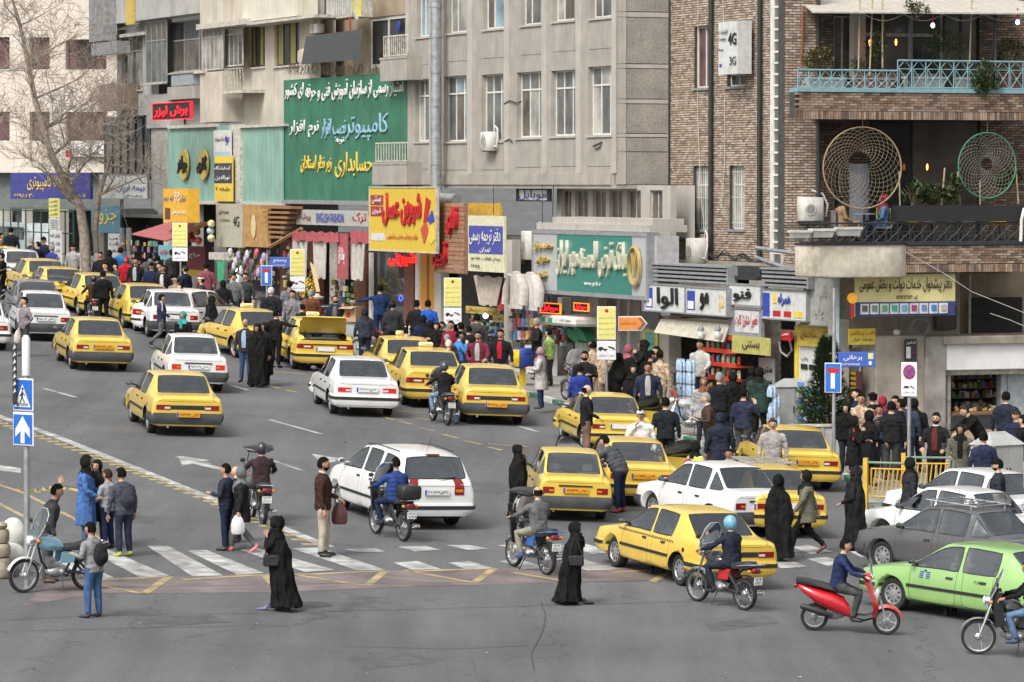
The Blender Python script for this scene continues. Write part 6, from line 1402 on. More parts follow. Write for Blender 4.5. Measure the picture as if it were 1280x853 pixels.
f3box(1095,1158,420,-.35,1.4,M_rough,'rough_pillar'); f3box(1158,1183,421,-.5,1.4,mat('cement_render',(.27,.25,.23),.92,var=.25,vs=2,bump=.6,bs=20,dirt=.3),'rough_pillar')
f3box(1183,1330,428,-.45,.35,M_white,'fascia_board',462); f3box(1183,1330,462,-.2,.1,M_oldw,'door_lintel',468); f3box(1183,1330,340,1.6,.2,M_brownw,'wall',428); f3box(1043,1200,340,1.2,.2,cm((.36,.31,.25),.9,streak=.4),'wall',420); f3box(1180,1330,420,-.6,2.2,M_rough,'canopy_slab',430)
f3box(1211,1214,343,1.2,.1,M_oldw,'post',424); f3box(1214,1278,372,1.3,.1,M_dark,'broken_shutter',420); f3box(1170,1196,382,1.0,.1,cm((.09,.08,.08)),'dark_board',412)
f3box(1060,1096,435,.5,.15,cm((.30,.28,.25),.9,dirt=.3),'alley_door'); f3box(1043,1062,400,.3,.4,M_conc2,'alley_pier')
tubes(F3,'gate_bars',M_oldw,[[f3(a,b,.4),f3(c,d,.4)] for a,b,c,d in ((1084,450,1084,540),(1075,450,1075,540),(1096,450,1096,540),(1084,470,1096,500),(1096,470,1084,500),(1084,500,1096,530),(1096,500,1084,530))],.03,'white folding lattice gate across the alley doorway','gate')
tubes(F3,'coiled_hose',cm((.30,.30,.31),.7),[[F3.at(1150+11*math.cos(a/3),409+10*math.sin(a/3),.9) for a in range(0,20)]],.05,'grey coil of hose above the rough plaster pillar','hose')
o=MB().ell(f3(1121,416,-.1),(.10,.10,.09),12,8).build('security_camera',[M_frame],None,True); o.matrix_world=F3.M; tag(o,'small white dome camera on top of the rough pillar','camera')
o=sign(F3,(1131,424,1146,454),-.45,.03,cm((.03,.03,.04),.5),'black framed poster high on the rough pillar',[('کنکور',.1,.78,.9,.92,T_wht),('هنر',.5,.35,.85,.5,T_red)],panels=[(.12,.2,.48,.68,M_lbx)])
sign(F3,(1061,411,1094,431),-.3,.04,cm((.72,.58,.06),.6),'bright yellow alley notice with red and blue lettering',[('تایپ و تکثیر',.05,.55,.95,.88,T_red),('طبقه اول',.1,.2,.9,.42,T_blu)])
# kiosk interior
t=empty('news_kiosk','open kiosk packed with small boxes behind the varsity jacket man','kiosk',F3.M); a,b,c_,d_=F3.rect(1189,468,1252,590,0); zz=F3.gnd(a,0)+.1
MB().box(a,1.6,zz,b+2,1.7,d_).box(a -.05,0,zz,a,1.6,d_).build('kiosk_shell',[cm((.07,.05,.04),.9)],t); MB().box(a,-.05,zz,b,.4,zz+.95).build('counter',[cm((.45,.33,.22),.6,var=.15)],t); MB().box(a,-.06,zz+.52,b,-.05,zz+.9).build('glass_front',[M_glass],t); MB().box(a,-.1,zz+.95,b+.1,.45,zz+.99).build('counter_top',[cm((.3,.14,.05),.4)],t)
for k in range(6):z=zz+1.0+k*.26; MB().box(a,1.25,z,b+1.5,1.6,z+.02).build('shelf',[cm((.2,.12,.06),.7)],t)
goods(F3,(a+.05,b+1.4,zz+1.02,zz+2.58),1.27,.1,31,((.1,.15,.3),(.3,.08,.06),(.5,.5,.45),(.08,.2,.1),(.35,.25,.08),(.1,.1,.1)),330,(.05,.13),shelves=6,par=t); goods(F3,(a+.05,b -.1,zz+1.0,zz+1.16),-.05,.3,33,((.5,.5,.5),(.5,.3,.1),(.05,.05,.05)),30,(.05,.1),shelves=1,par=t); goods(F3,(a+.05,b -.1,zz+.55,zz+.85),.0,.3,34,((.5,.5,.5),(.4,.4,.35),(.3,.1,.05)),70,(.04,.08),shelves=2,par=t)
f3box(1252,1259,464,-.1,.3,M_frameg,'door_post'); f3box(1184,1189,464,-.1,.3,M_oldw,'door_post'); f3box(1259,1330,464,.1,.2,cm((.35,.40,.42),.6,dirt=.2),'wall')
# metal boom/crank arm and lollipop shaped sign by the alley
t=empty('round_sign','small orange round sign with a red tongue beside the gold banner','sign',F3.M @ Matrix.Translation(f3(1065,373,-1.3))); MB().lathe([(.14,0),(.14,.04)],Matrix.Rotation(PI/2,4,'X'),18).build('disc',[cm((.75,.35,.03),.5)],t); MB().box(-.03,-.03,-.52,.03,0,-.10).build('tongue',[T_red],t)
tubes(F3,'cable',cm((.55,.55,.53),.7),[[f3(a_,b_,-1.4) for a_,b_ in ((1126,312),(1150,325),(1180,342),(1215,365),(1290,395))],[f3(a_,b_,-1.3) for a_,b_ in ((1238,392),(1262,400),(1290,412))]],.009,'white cable running diagonally across the lower right facade','cable')
o=MB().tube([f3(x,y,-1.5) for x,y in ((1276,302),(1277,275),(1280,262),(1290,255))],.045,8).build('curved_tube',[M_frame],None,True); o.matrix_world=F3.M; tag(o,'curved white metal frame at the right edge of the lower balcony','frame')
tubes(F3,'white_post',cm((.42,.55,.60),.7,dirt=.2),[[f3(1046,347,-.6),f3(1046,520,-.6)]],.08,'pale blue drainpipe at the alley corner','drainpipe')
# body of the building,closing the alley
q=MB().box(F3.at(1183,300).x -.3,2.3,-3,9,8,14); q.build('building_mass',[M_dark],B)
#==================================================================building with the dark green hoarding (x 455-510 rear part,balcony clutter)
B=F1.root('hoarding_building','beige building behind a large dark green corrugated hoarding with Persian lettering','building')
F4=Fac(P1+VD*.4,A1); F5=Fac(P1+VD*2.2,A1)
def inF(o,F):o.matrix_local=F1.I @ F.M; return o
inF(wall(F5,B,'wall',F5.rect(392,-60,512,120),[F5.rect(462,20,507,84)],M_brownw,0,.2),F5)
w=inF(window(F5,B,F5.rect(462,20,507,84),.05,(0,.5,1),(0,1),gm=[G_dark,G_dark],bw=.14,sill=False),F5)
u0,u1,z0,z1=F5.rect(493,26,504,40); q=MB().lathe([(.16,-.02),(.2,0),(.16,.02),(.05,.01)],Matrix.Translation(((u0+u1)/2,-.02,(z0+z1)/2)) @ Matrix.Rotation(PI/2,4,'X'),14).build('window_fan',[T_blu],w)
# corrugated hoardings
def corrugated(F,px,off,m,name,label,pitch=.16,amp=.03,ytop2=None):
    u0,u1,z0,z1=F.rect(*px,off); n=int((u1 -u0)/pitch*4); vs=[]; fs=[]
    for k in range(n+1):x=u0+(u1 -u0)*k/n; y=off -amp*(1,.0,0,1)[k % 4]; vs+=[(x,y,z0),(x,y,z1+(0 if not ytop2 else ytop2*k/n))]
    for k in range(n):a=2*k; fs.append((a,a+2,a+3,a+1))
    N=len(vs); vs+=[(x,off+.05,z) for x,y,z in vs]; fs+=[(a+N,a+1+N,a+3+N,a+2+N) for a in range(0,2*n,2)]+[(a+1,a+3,a+3+N,a+1+N) for a in range(0,2*n,2)]
    mb=MB().add(vs,fs); o=mb.build(name,[m]); o.matrix_world=F.M; tag(o,label,'hoarding'); return o,u0,u1,z0,z1
M_dgr=mat('hoarding_green',(.03,.145,.085),.6,var=.15,vs=1.2,streak=.4,dirt=.12); M_lgr=mat('hoarding_pale_green',(.22,.38,.32),.6,var=.1,vs=1.2,streak=.45,dirt=.12)
o,u0,u1,z0,z1=corrugated(F4,(356,95,509,253),-.45,M_dgr,'corrugated_hoarding','large dark green corrugated hoarding painted with white, blue and yellow Persian lettering',.24,.04)
def onp(o,F,off,px,t,m,bold=0.01):a,b,c,d=F.rect(*px,off); lettering(t,o,m,a,b,c,d,off -.06,.02,-.004)
M_pbl=mat('letter_pale_blue',(.30,.48,.62),.5,var=.1,dirt=.1)
for px,t,m in (((384,98,506,124),'امتیاز رسمی از سازمان آموزش فنی و حرفه',T_wht),((358,104,381,124),'ای کشور',T_wht),((434,142,487,176),'کامپیوتر',M_pbl),((404,148,434,174),'نصب افزار',M_pbl),((364,150,400,172),'نرم افزار',T_wht),((421,190,467,222),'حسابداری',T_yel),((378,194,416,216),'زیر نظر استادان',T_yel),((422,172,432,180),'توجه',T_wht)):onp(o,F4,-.45,px,t,m)
o,u0,u1,z0,z1=corrugated(F4,(211,158,287,253),-.5,M_lgr,'corrugated_hoarding','pale green metal hoarding with two gold lettered discs',.5,.012)
for x,t in ((232,'جواهر'),(256.5,'گالری')):
    a,b,c,d=F4.rect(x -9,187,x+9,225,-.55); cx,cz=(a+b)/2,(c+d)/2
    MB().lathe([((d -c)/2,0),((d -c)/2,.08)],Matrix.Translation((cx,-.58,cz)) @ Matrix.Rotation(PI/2,4,'X'),26).build('disc',[mat('disc_gold',(.52,.40,.10),.5,var=.12,dirt=.2)],o,.9); lettering(t,o,T_blk,a+.35,b -.35,c+.25,d -.25,-.70,.03,.02)
corrugated(F4,(300,158,355,253),-.5,M_lgr,'corrugated_hoarding','plain pale green metal hoarding beside the dark green one',.5,.012)
for x0,x1,y0,y1,m in ((209,356,252,256,M_oldw),(287,300,156,255,M_oldw),(209,268,156,160,M_oldw),(300,356,156,159,M_oldw),(352,510,251,256,M_frameg)):F4.box(q :=MB(),x0,y0,x1,y1,-.62,-.40); inF(q.build('hoarding_trim',[m],B),F4)
sign(F4,(267,163,288,195),-.75,.06,M_lbx,'white upright notice with small blue writing on the pale green hoarding',[('التراسوند',.1,.55,.8,.75,T_blk),('سونو',.75,.4,.95,.9,T_blu)],panels=[(.0,.0,1,.15,M_pbl)])
sign(F4,(268,195,290,252),-.78,.06,mat('notice_yellow',(.66,.50,.08),.6,var=.05),'yellow and dark upright notice below the white one',[('آزمایشگاه',.05,.68,.95,.78,T_wht),('نورالدین',.1,.46,.9,.58,T_wht),('طبقه ۲',.1,.22,.9,.32,T_blk)],panels=[(0,.4,1,.84,cm((.04,.045,.06)))])
# ----------------beige block behind it
BB=F1.root('beige_apartment_block','beige apartment block with dark barred windows and timber bays above the pale hoarding','building')
F6=Fac(P1+VD*.9,A1)
ops=[F6.rect(311,29,331,84),F6.rect(343,26,374,82)]
r=F6.rect(303,-60,393,175); inF(wall(F6,BB,'wall',r,ops,M_beige,0,.25),F6)
for i,o_ in enumerate(ops):inF(window(F6,BB,o_,.12,(0,.25,.5,.75,1),(0,1),gm=[cm((.35,.31,.10),.4),G_dark],fm=M_iron,sillm=M_oldw,bw=.07),F6)
q=MB(); F6.box(q,303,-60,372,24,-.8,0); inF(q.build('overhang',[M_cream],BB),F6); q=MB(); F6.box(q,298,24,393,27.5,-.95,0); inF(q.build('cornice',[M_oldw],BB),F6)
q=MB(); F6.box(q,372,-60,393,22,-.1,.3); inF(q.build('wall',[M_greyw],BB),F6)
F7=Fac(P1+VD*.6,A1)
q=MB(); F7.box(q,250,90,278,153,-.5,.5); F7.box(q,250,-60,279,29,-.5,.5); F7.box(q,279,-60,303,27,-.1,.5); inF(q.build('wall',[M_beige],BB),F7)
q=MB(); F7.box(q,279,119,305,153,.3,.5); F7.box(q,245,27,306,34,-.75,.5); F7.box(q,278,113,305,117,-.55,.4); F7.box(q,242,88,254,92,-.6,.2); inF(q.build('cornice',[M_oldw],BB),F7)
r_=F7.rect(252,36,278,88,-.45); inF(window(F7,BB,r_,-.45,(0,.2,.4,.6,.8,1),(0,.8,1),fm=M_oldw,gm=[G_curt,G_grey],sill=False,bw=.05,name='bay_window'),F7)
r_=F7.rect(281,36,303,83,-.2); inF(window(F7,BB,r_,-.2,(0,.25,.5,.75,1),(0,.85,1),fm=M_oldw,gm=[G_grey,G_curt],sill=False,bw=.05,name='bay_window'),F7)
q=MB(); u0,u1,z0,z1=F7.rect(281,86,303,112,-.5)
for k in range(13):x=u0+(u1 -u0)*k/12; q.tube([(x,-.5,z0),(x+.12*(-1)**k,-.5,(z0+z1)/2),(x,-.5,z1)],.014,4)
q.tube([(u0,-.5,z1),(u1,-.5,z1)],.02,5); inF(q.build('railing',[M_oldw],BB),F7)
# clutter above the dark hoarding
ac=[]
q=MB(); u0,u1,z0,z1=F4.rect(392,42,468,78,-.3)
o=MB().add([(u0,-.6,z1),(u1 -.5,-.6,z1+.05),(u1,-.9,z0),(u0+.35,-.9,z0),(u0,-.55,z1),(u1 -.5,-.55,z1+.05),(u1,-.85,z0),(u0+.35,-.85,z0)],[(0,1,2,3),(7,6,5,4),(0,4,5,1),(1,5,6,2),(2,6,7,3),(3,7,4,0)]).build('metal_sheet',[cm((.045,.05,.05),.6,dirt=.1)]); o.matrix_world=F4.M; tag(o,'dark grey metal awning sheet tilted above the green hoarding','metal sheet')
o=MB();
for k in range(60):
    x=362+k*1.9; o.tube([F4.at(x,94,-.5),F4.at(x+rnd.uniform(-4,4),82+rnd.uniform(-3,3),-.6),F4.at(x+rnd.uniform(-6,6),92,-.3)],.012,3)
o=o.build('dry_branches',[cm((.25,.21,.16),.9)]); o.matrix_world=F4.M; tag(o,'tangle of dry vines along the top of the dark green hoarding','vines',kind='stuff')
t=empty('evaporative_cooler','louvred white cooler box on a red stand above the dark sheet','cooler',F4.M); u0,u1,z0,z1=F4.rect(408,-4,440,23,.4); MB().box(u0,.4,z0,u1,1.2,z1).build('casing',[M_oldw],t)
for k in range(12):x=u0+(u1 -u0)*(k+.3)/12; MB().box(x,.36,z0+.08,x+.05,.40,z1).build('slat',[cm((.4,.4,.38),.6)],t)
for x in (u0,u1):MB().box(x -.03,.3,z0 -1.0,x+.03,.36,z0).build('leg',[cm((.35,.07,.03),.6)],t)
for k,(x,c) in enumerate(((443,(.5,.45,.05)),(449,(.55,.5,.08)),(446,(.45,.45,.43)))):a=F4.at(x,0,.2); o=MB().loft([[Vector((a.x+w*math.cos(2*PI*i/10)+s,.2+.04*math.sin(2*PI*i/10+k),a.z -z)) for i in range(10)] for w,z,s in ((.05,-.3,0),(.12,.0,.02),(.16,.3,-.05),(.1,.5+.1*k,0))]).build('laundry',[cm(c,.9,bump=.6,bs=12)]); o.matrix_world=F4.M; tag(o,('yellow cloth hung left by the cooler','longer yellow cloth hung by the cooler','pale grey cloth hung by the cooler')[k],'laundry')
ac_unit(F4,(387,30,396,42),.2,'small white fan unit left of the dark metal sheet',.3,pipes=False)
o=MB().lathe([(.35,0),(.38,.1),(.36,.45),(.2,.55),(.05,.56)],Matrix.Translation(F4.at(384,79,.2)),18).build('water_tank',[cm((.5,.42,.32),.6,dirt=.3)],None,.9); o.matrix_world=F4.M; tag(o,'squat cream water tank above the left end of the green hoarding','water tank')
# ----------------grey block with glazed bays
BG=F1.root('grey_apartment_block','grey rendered apartment block with glazed balconies and a tall shuttered window','building')
F8=Fac(P1+VD*1.6,A1); ops=[F8.rect(152,45,178,113)]
r=F8.rect(146,-60,190,145); inF(wall(F8,BG,'wall',r,ops,M_greyw,0,.3),F8); inF(window(F8,BG,ops[0],.12,(0,.2,.4,.6,.8,1),(0,.72,1),fm=M_oldw,gm=[G_grey,G_curt,G_brown],bw=.06,name='shuttered_window'),F8)
q=MB(); F8.box(q,128,-60,250,24,-.5,.3); F8.box(q,140,42,180,46,-.35,0); F8.box(q,183,118,213,160,-.2,.4); inF(q.build('wall',[M_greyw],BG),F8)
inF(window(F8,BG,F8.rect(182,26,208,104,-.3),-.3,(0,.28,.54,.78,1),(0,.68,1),fm=M_frameg,gm=[G_grey,G_brown],bw=.06,name='glazed_balcony'),F8); inF(window(F8,BG,F8.rect(212,26,249,90,.1),.1,(0,.5,1),(0,.62,1),fm=M_frameg,gm=[G_brown,G_dark],bw=.06,name='glazed_balcony'),F8)
q=MB(); F8.box(q,214,91,241,107,-.2,.2); inF(q.build('balcony_panel',[cm((.30,.34,.36),.6,dirt=.3)],BG),F8); q=MB(); F8.box(q,209,108,243,124,-.25,.4); F8.box(q,208,90,250,92,-.25,.2); inF(q.build('balcony',[M_conc],BG),F8)
q=MB(); F8.box(q,189,150,210,260,-.1,.3); F8.box(q,211,124,253,160,.5,.8); inF(q.build('wall',[M_greyw],BG),F8)
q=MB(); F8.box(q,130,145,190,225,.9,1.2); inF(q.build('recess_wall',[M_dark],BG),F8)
for k in range(6):inF(window(F8,BG,F8.rect(132+k*9.5,148,140+k*9.5,218,.7),.7,(0,1),(0,.6,1),fm=M_iron,gm=[G_brown,G_dark],sill=False,bw=.04),F8)
q=MB(); F8.box(q,157,0,166,31,-.62,-.51); inF(q.build('yellow_strip',[cm((.55,.40,.10),.8,dirt=.3)],BG),F8)
o=empty('square_duct','big square grey duct bending between the two left blocks','duct',F8.M);
for a in ((111,-60,129,52),(114,53,146,68)):F8.box(q :=MB(),*a,-1.1,-.5); q.build('duct_section',[M_steel],o)
F8.box(q :=MB(),124,105,148,138,-.9,0); inF(q.build('plant_box',[cm((.22,.17,.13),.9)],BG),F8)
# ----------------white block with rose windows at far left
F9=Fac(P1+UD*72+VD*3,R(-32)); BW=F9.root('white_apartment_block','cream white block with bands of rose coloured windows at the far left','building'); opx=[]
for y0,y1 in ((47,87),(140,176),(-44,-6)):
    for x0,x1 in ((-40,12),(37,62),(82,133)):opx.append(F9.rect(x0,y0,x1,y1))
r=F9.rect(-60,-70,150,216); wall(F9,BW,'wall',r,opx,M_whiteb,0,.35)
for i,o_ in enumerate(opx):window(F9,BW,o_,.2,(0,.45,1) if i % 3 !=2 else (0,.32,.66,1),(0,1),gm=G_pink,fm=M_iron,sill=False,bw=.07)
F9.box(q :=MB(),78,-60,152,49,-.9,0); q.build('overhang',[M_whiteb],BW); F9.box(q :=MB(),-60,216,150,330,.6,.9); q.build('shop_back',[cm((.13,.15,.14),.9)],BW)
q=MB(); F9.box(q,82,178,130,196,-.3,0); q.build('balcony_panel',[M_white],BW); o=F9.box(MB(),82,188,89,197,-.34,-.3).build('red_panel',[T_red],BW)
# shop signs on the left
M_navy=mat('sign_navy',(.045,.05,.22),.5,var=.15,dirt=.15)
FL=Fac(P1+UD*58+VD*-.6,R(-42))
sign(FL,(13,216,113,249),0,.15,M_navy,'wide navy blue shop sign with yellow lettering behind the bare tree',[('خدمات کامپیوتری',.22,.3,.78,.9,T_yel),('۶۶۹۵۸۳۰',.05,.05,.3,.2,T_yel),('۶۶۴۹۸۰۷',.72,.05,.95,.2,T_yel)])
sign(FL,(125,219,184,248),0,.15,M_lbx,'white insurance shop sign with dark blue Persian lettering',[('بیمه ایران',.36,.25,.95,.62,T_blu),('نمایندگی',.5,.04,.9,.18,T_blk)],frame=M_frameg,panels=[(.0,.02,.33,.98,cm((.5,.48,.44),.7,dirt=.4))])
sign(FL,(114,258,150,291),0,.1,cm((.10,.22,.30),.6,dirt=.2),'blue and yellow poster board right of the tree trunk',[('جزوه',.1,.3,.9,.9,T_yel)])
sign(FL,(135,292,155,325),.0,.05,M_lbx,'white notice sheet of stacked Persian lines by the glass shop front',[('کپی',.1,.75,.9,.92,T_blk),('پرینت',.1,.5,.9,.68,T_blk),('صحافی',.1,.25,.9,.42,T_blk)])
sign(F1,(191,129,238,149),-1.6,.12,M_dark,'black LED board with glowing red Persian lettering',[('برش لیزر',.06,.14,.94,.86,mat('led_red',(1,.012,.03),.4,var=0,emit=1.1),.01,.02)],frame=MATS['led_red'],fw=.03)
YS=F1.rect(205,236,236,280,-2.2); t=sign(F1,(204,236,234,278),-2.2,.5,mat('sign_orange',(.72,.40,.04),.5,var=.08,dirt=.1),'orange yellow box sign of a bag shop with blue and white lettering',[('چرم',.5,.55,.72,.92,T_wht),('کیف چرم',.05,.6,.46,.8,T_blu),('ایران',.74,.6,.96,.8,T_blu),('دوخت و پخش',.4,.2,.95,.4,T_wht)],panels=[(.08,.08,.3,.42,cm((.12,.05,.03)))])
u0,u1,z0,z1=F1.rect(175,277,219,300,-2.2); o=MB().add([(u0+.5,-1.0,z1),(u1+1.0,-1.0,z1),(u1,-2.6,z0),(u0,-2.6,z0+.2),(u0+.5,-.95,z1 -.04),(u1+1,-.95,z1 -.04),(u1,-2.55,z0 -.04),(u0,-2.55,z0+.16)],[(0,1,2,3),(7,6,5,4),(0,4,5,1),(1,5,6,2),(2,6,7,3),(3,7,4,0)]).build('awning',[cm((.33,.10,.10),.8,streak=.3)]); o.matrix_world=F1.M; tag(o,'faded red sloping awning below the orange bag shop sign','awning')
sign(F1,(270,255,303,309),-.8,.12,cm((.40,.38,.31),.7,dirt=.2),'grey beige panel reading 4G with small Persian lines',[('4G',.68,.48,.9,.72,T_blk),('همراه اول',.12,.75,.5,.86,T_blk),('مخابرات',.15,.58,.55,.66,T_blk)])
o=sign(F1,(304,257,335,309),-.9,.12,mat('sign_timber',(.42,.24,.09),.6,var=.2,vs=4),'varnished wooden shop sign with a cream emblem',[],frame=None); a,b,c,d=F1.rect(304,257,335,309,-.9); MB().lathe([((d -c)*.16,0),((d -c)*.18,.03),((d -c)*.12,.03)],Matrix.Translation(((b -a)*.45,-.005,(d -c)*.5)) @ Matrix.Scale(1.6,4,(0,0,1)) @ Matrix.Rotation(PI/2,4,'X'),22).build('emblem',[cm((.6,.52,.25),.5)],o,.9)
t=empty('timber_canopy','slatted orange timber canopy beside the wooden shop sign','canopy',F1.M)
for k in range(7):a,b,c,d=F1.rect(336,258+k*6.2,372 -k*3.2,261+k*6.2,-.9); MB().box(a,-1.2+k*.05,c,b,-.7,d).build('slat',[cm((.32,.15,.06),.6)],t)
MB().tube([F1.at(337,309,-1.2),F1.at(377,286,-1.0)],.07,4).build('brace',[cm((.36,.18,.07),.6)],t)
sign(F1,(370,263,460,282),-.7,.1,cm((.42,.41,.38),.6,dirt=.3),'long pale fascia sign with brown, blue and red lettering',[('پوشاک',.0,.2,.22,.8,mat('letter_brown2',(.25,.10,.08),.5)),('ENGLISH',.30,.2,.48,.8,T_blu),('FASHION',.50,.2,.68,.8,T_blu),('ترک',.80,.2,.98,.9,T_red)])
# torn awnings and curtains
M_can=cm((.45,.42,.38),.9,bump=.5,bs=6,streak=.5); M_redc=cm((.35,.08,.09),.85,bump=.4,bs=6,streak=.3)
def drape(F,px,off,m,label,folds=5,wid2=1.0,cat='awning curtain'):
    u0,u1,z0,z1=F.rect(*px,off); mb=MB(); g=[]; n=folds*4
    for z,w in ((z1,1),((z0+z1)/2,(1+wid2)/2),(z0,wid2)):
        c=(u0+u1)/2
        for k in range(n+1):f=k/n -.5; g.append(Vector((c+f*(u1 -u0)*w,off+.07*math.sin(k*PI/2)*(1 if z<z1 else .4),z+.03*math.sin(k))))
    fs=[(i*(n+1)+j,i*(n+1)+j+1,(i+1)*(n+1)+j+1,(i+1)*(n+1)+j) for i in range(2) for j in range(n)]; mb.add(g,fs); mb.add([v+Vector((0,.02,0)) for v in g],[f[::-1] for f in fs]); o=mb.build('cloth_awning' if 'awning' in label else 'hanging_cloth',[m],None,True); o.matrix_world=F.M; return tag(o,label,cat)
drape(F1,(366,290,422,302),-1.2,M_redc,'faded red scalloped awning edge above the flower shop',8,1.05); drape(F1,(438,289,464,304),-1.1,M_redc,'short faded red awning edge left of the yellow sweets sign',4)
drape(F1,(366,300,384,350),-1.1,M_can,'dirty white cloth awning strip hanging at the left of the flower shop',3,.8); drape(F1,(391,300,408,348),-1.1,M_can,'dirty white cloth awning strip hanging in the middle of the flower shop',3,.8); drape(F1,(436,302,456,350),-1.0,M_can,'dirty white cloth awning strip hanging beside the brown pillar',3,.7)
sign(F1,(421,292,434,349),-1.15,.05,M_redc,'narrow red vertical cloth sign with white writing',[('پوشاک ارزان',.2,.3,.8,.7,T_wht)])
sign(F1,(371,336,392,347),-.9,.04,M_dark,'small black board with gold handwriting over the flowers',[('گلفروشی',.05,.1,.95,.9,T_gold)])
drape(F1,(592,346,628,382),-1.6,cm((.42,.36,.31),.9,bump=.5,bs=6),'half folded beige awning of the news shop',4,.6); drape(F1,(617,348,634,388),-1.5,cm((.30,.04,.05),.8),'dark red side flap of the news shop awning',2,.4)
def shirt(px,off,label,m):
    u0,u1,z0,z1=F1.rect(*px,off); w,h=u1 -u0,z1 -z0; c=(u0+u1)/2; q=MB()
    q.loft([[Vector((c+a*w*.5*x_,off+.06*s,z0+h*z)) for a,s in ((-1,0),(-.6,-1),(.6,-1),(1,0),(.6,.8),(-.6,.8))] for x_,z in ((.75,0),(.62,.5),(.66,.8),(.5,.97),(.2,1))])
    for s in (1,-1):q.tube([(c+s*w*.25,off,z0+h*.9),(c+s*w*.48,off,z0+h*.55),(c+s*w*.5,off -.05,z0+h*.1)],[w*.1,w*.11,w*.1],8,0,True,.5)
    o=q.build('hanging_shirt',[m],None,True); o.matrix_world=F1.M; tag(o,label,'shirt')
shirt((634,339,656,386),-1.9,'white embroidered smock hanging left in front of the news shop',cm((.48,.44,.40),.9,bump=.4,bs=8,dirt=.3)); shirt((652,340,675,388),-1.7,'white printed smock hanging right in front of the news shop',cm((.52,.48,.46),.9,bump=.4,bs=8,dirt=.3))
# yellow sweets sign and its neighbours
ys=sign(F1,(462,235,545,314),-1.4,.12,mat('sweets_yellow',(.62,.44,.05),.5,var=.04),'large yellow sweets shop sign with red and white Persian lettering',[('شیرین',.50,.40,.80,.92,T_red,.03,.03),('عسل',.22,.40,.47,.92,T_red,.03,.03),('تولید و پخش بستنی و شیرینی',.28,.17,.74,.28,T_red),('بستنی',.05,.74,.19,.86,T_wht),('شیرین',.05,.57,.19,.68,T_wht)],panels=[(.02,.54,.215,.70,cm((.30,.03,.04))),(.02,.72,.215,.88,cm((.30,.03,.04))),(.03,.15,.24,.27,M_lbx)],frame=M_oldw)
a,b,c,d=F1.rect(462,235,545,314,-1.4); W_,H_=b -a,d -c
for pts,m in ((((.78,.35),(.83,.12),(.90,.32),(.86,.5)),cm((.45,.08,.04))),(((.82,.45),(.86,.86),(.93,.80),(.88,.48)),T_red),(((.88,.5),(.95,.66),(.985,.5),(.93,.42)),T_blu),(((.87,.20),(.95,.50),(.99,.2),(.93,.12)),T_yel)):MB().prism([(x*W_,z*H_) for x,z in pts],-.02,-.005).build('painted_sweet',[m],ys)
o=sign(F1,(546,254,581,342),-1.0,.1,cm((.30,.16,.10),.7),'brown plank board with red and white hanging lettering',[('قنادی',.5,.55,.82,.95,T_red,.1,.02),('آجیل',.0,.08,.45,.45,T_red,.1,.02)],panels=[(.6,.06,.9,.14,M_lbx)]); a,b,c,d=F1.rect(546,254,581,342,-1.0)
for k in range(16):MB().box(.0,-.024,(d -c)*k/16+.02,b -a,-.001,(d -c)*(k+1)/16).build('plank',[cm((.34,.19,.12) if k % 2 else (.29,.155,.095),.7,var=.2)],o)
sign(F1,(585,270,630,340),-2.0,.08,cm((.62,.60,.42),.6),'cream and blue sign of the official translation office',[('دفتر ترجمه رسمی',.06,.48,.92,.78,T_wht),('تهران',.35,.34,.65,.44,T_wht),('میدان انقلاب',.4,.2,.92,.27,T_blk),('طبقه سوم',.1,.2,.35,.27,T_blk),('۶۶۹۵',.1,.06,.35,.12,T_blk)],panels=[(.03,.32,.97,.82,cm((.06,.07,.30)))])
a,b,c,d=F1.rect(476,313,508,334,-.5); o=empty('neon_sign','red neon script in the pastry shop window','sign',F1.M); lettering('شیرینی',o,mat('neon_red',(.9,.02,.015),.4,var=0,emit=.9),a,b,c,d,-.2,.03,.02)
o=empty('neon_sign','small blue neon ring in the pastry shop window','sign',F1.M); p=F1.at(501,373,-.1); MB().tube([(p.x+.18*math.cos(q_*.5),-.1,p.z+.09*math.sin(q_*.5)) for q_ in range(14)],.02,5).build('ring',[mat('neon_blue',(.05,.1,1),.4,var=0,emit=2)],o)
for px,lab in (((676,380,700,391),'small red lit sign inside a yellow frame under the bank sign'),((718,380,735,388),'second small red lit sign right of the bank entrance')):sign(F1,px,-.9,.05,M_dark,lab,[('موبایل',.06,.1,.94,.9,MATS['led_red'],.01,.02)],frame=mat('neon_amber',(1,.35,.03),.4,var=0,emit=.8),fw=.03)
for px,off,n,sd_,lab in (((634,386,700,430),-.8,150,41,'trinkets and packets hanging thick round the newsstand'),((352,300,372,372),-.7,60,42,'boxes and red toys piled by the flower shop entrance'),((280,310,334,350),-.6,130,43,'small toys and shiny things hung across the toy shop front'),((405,350,440,392),-.5,50,44,'pots and framed pictures stood beside the flower shop'),((576,395,634,420),.0,70,45,'bright packets at the back of the news shop'),((140,300,200,345),-.2,90,46,'posters and packets in the far left shop fronts')):goods(F1,F1.rect(*px,off),off,.25,sd_,((.45,.44,.42),(.35,.06,.06),(.08,.14,.35),(.42,.34,.08),(.04,.04,.04),(.12,.28,.14),(.4,.2,.25),(.1,.1,.1)),n,(.06,.2),label=lab,shelves=6)
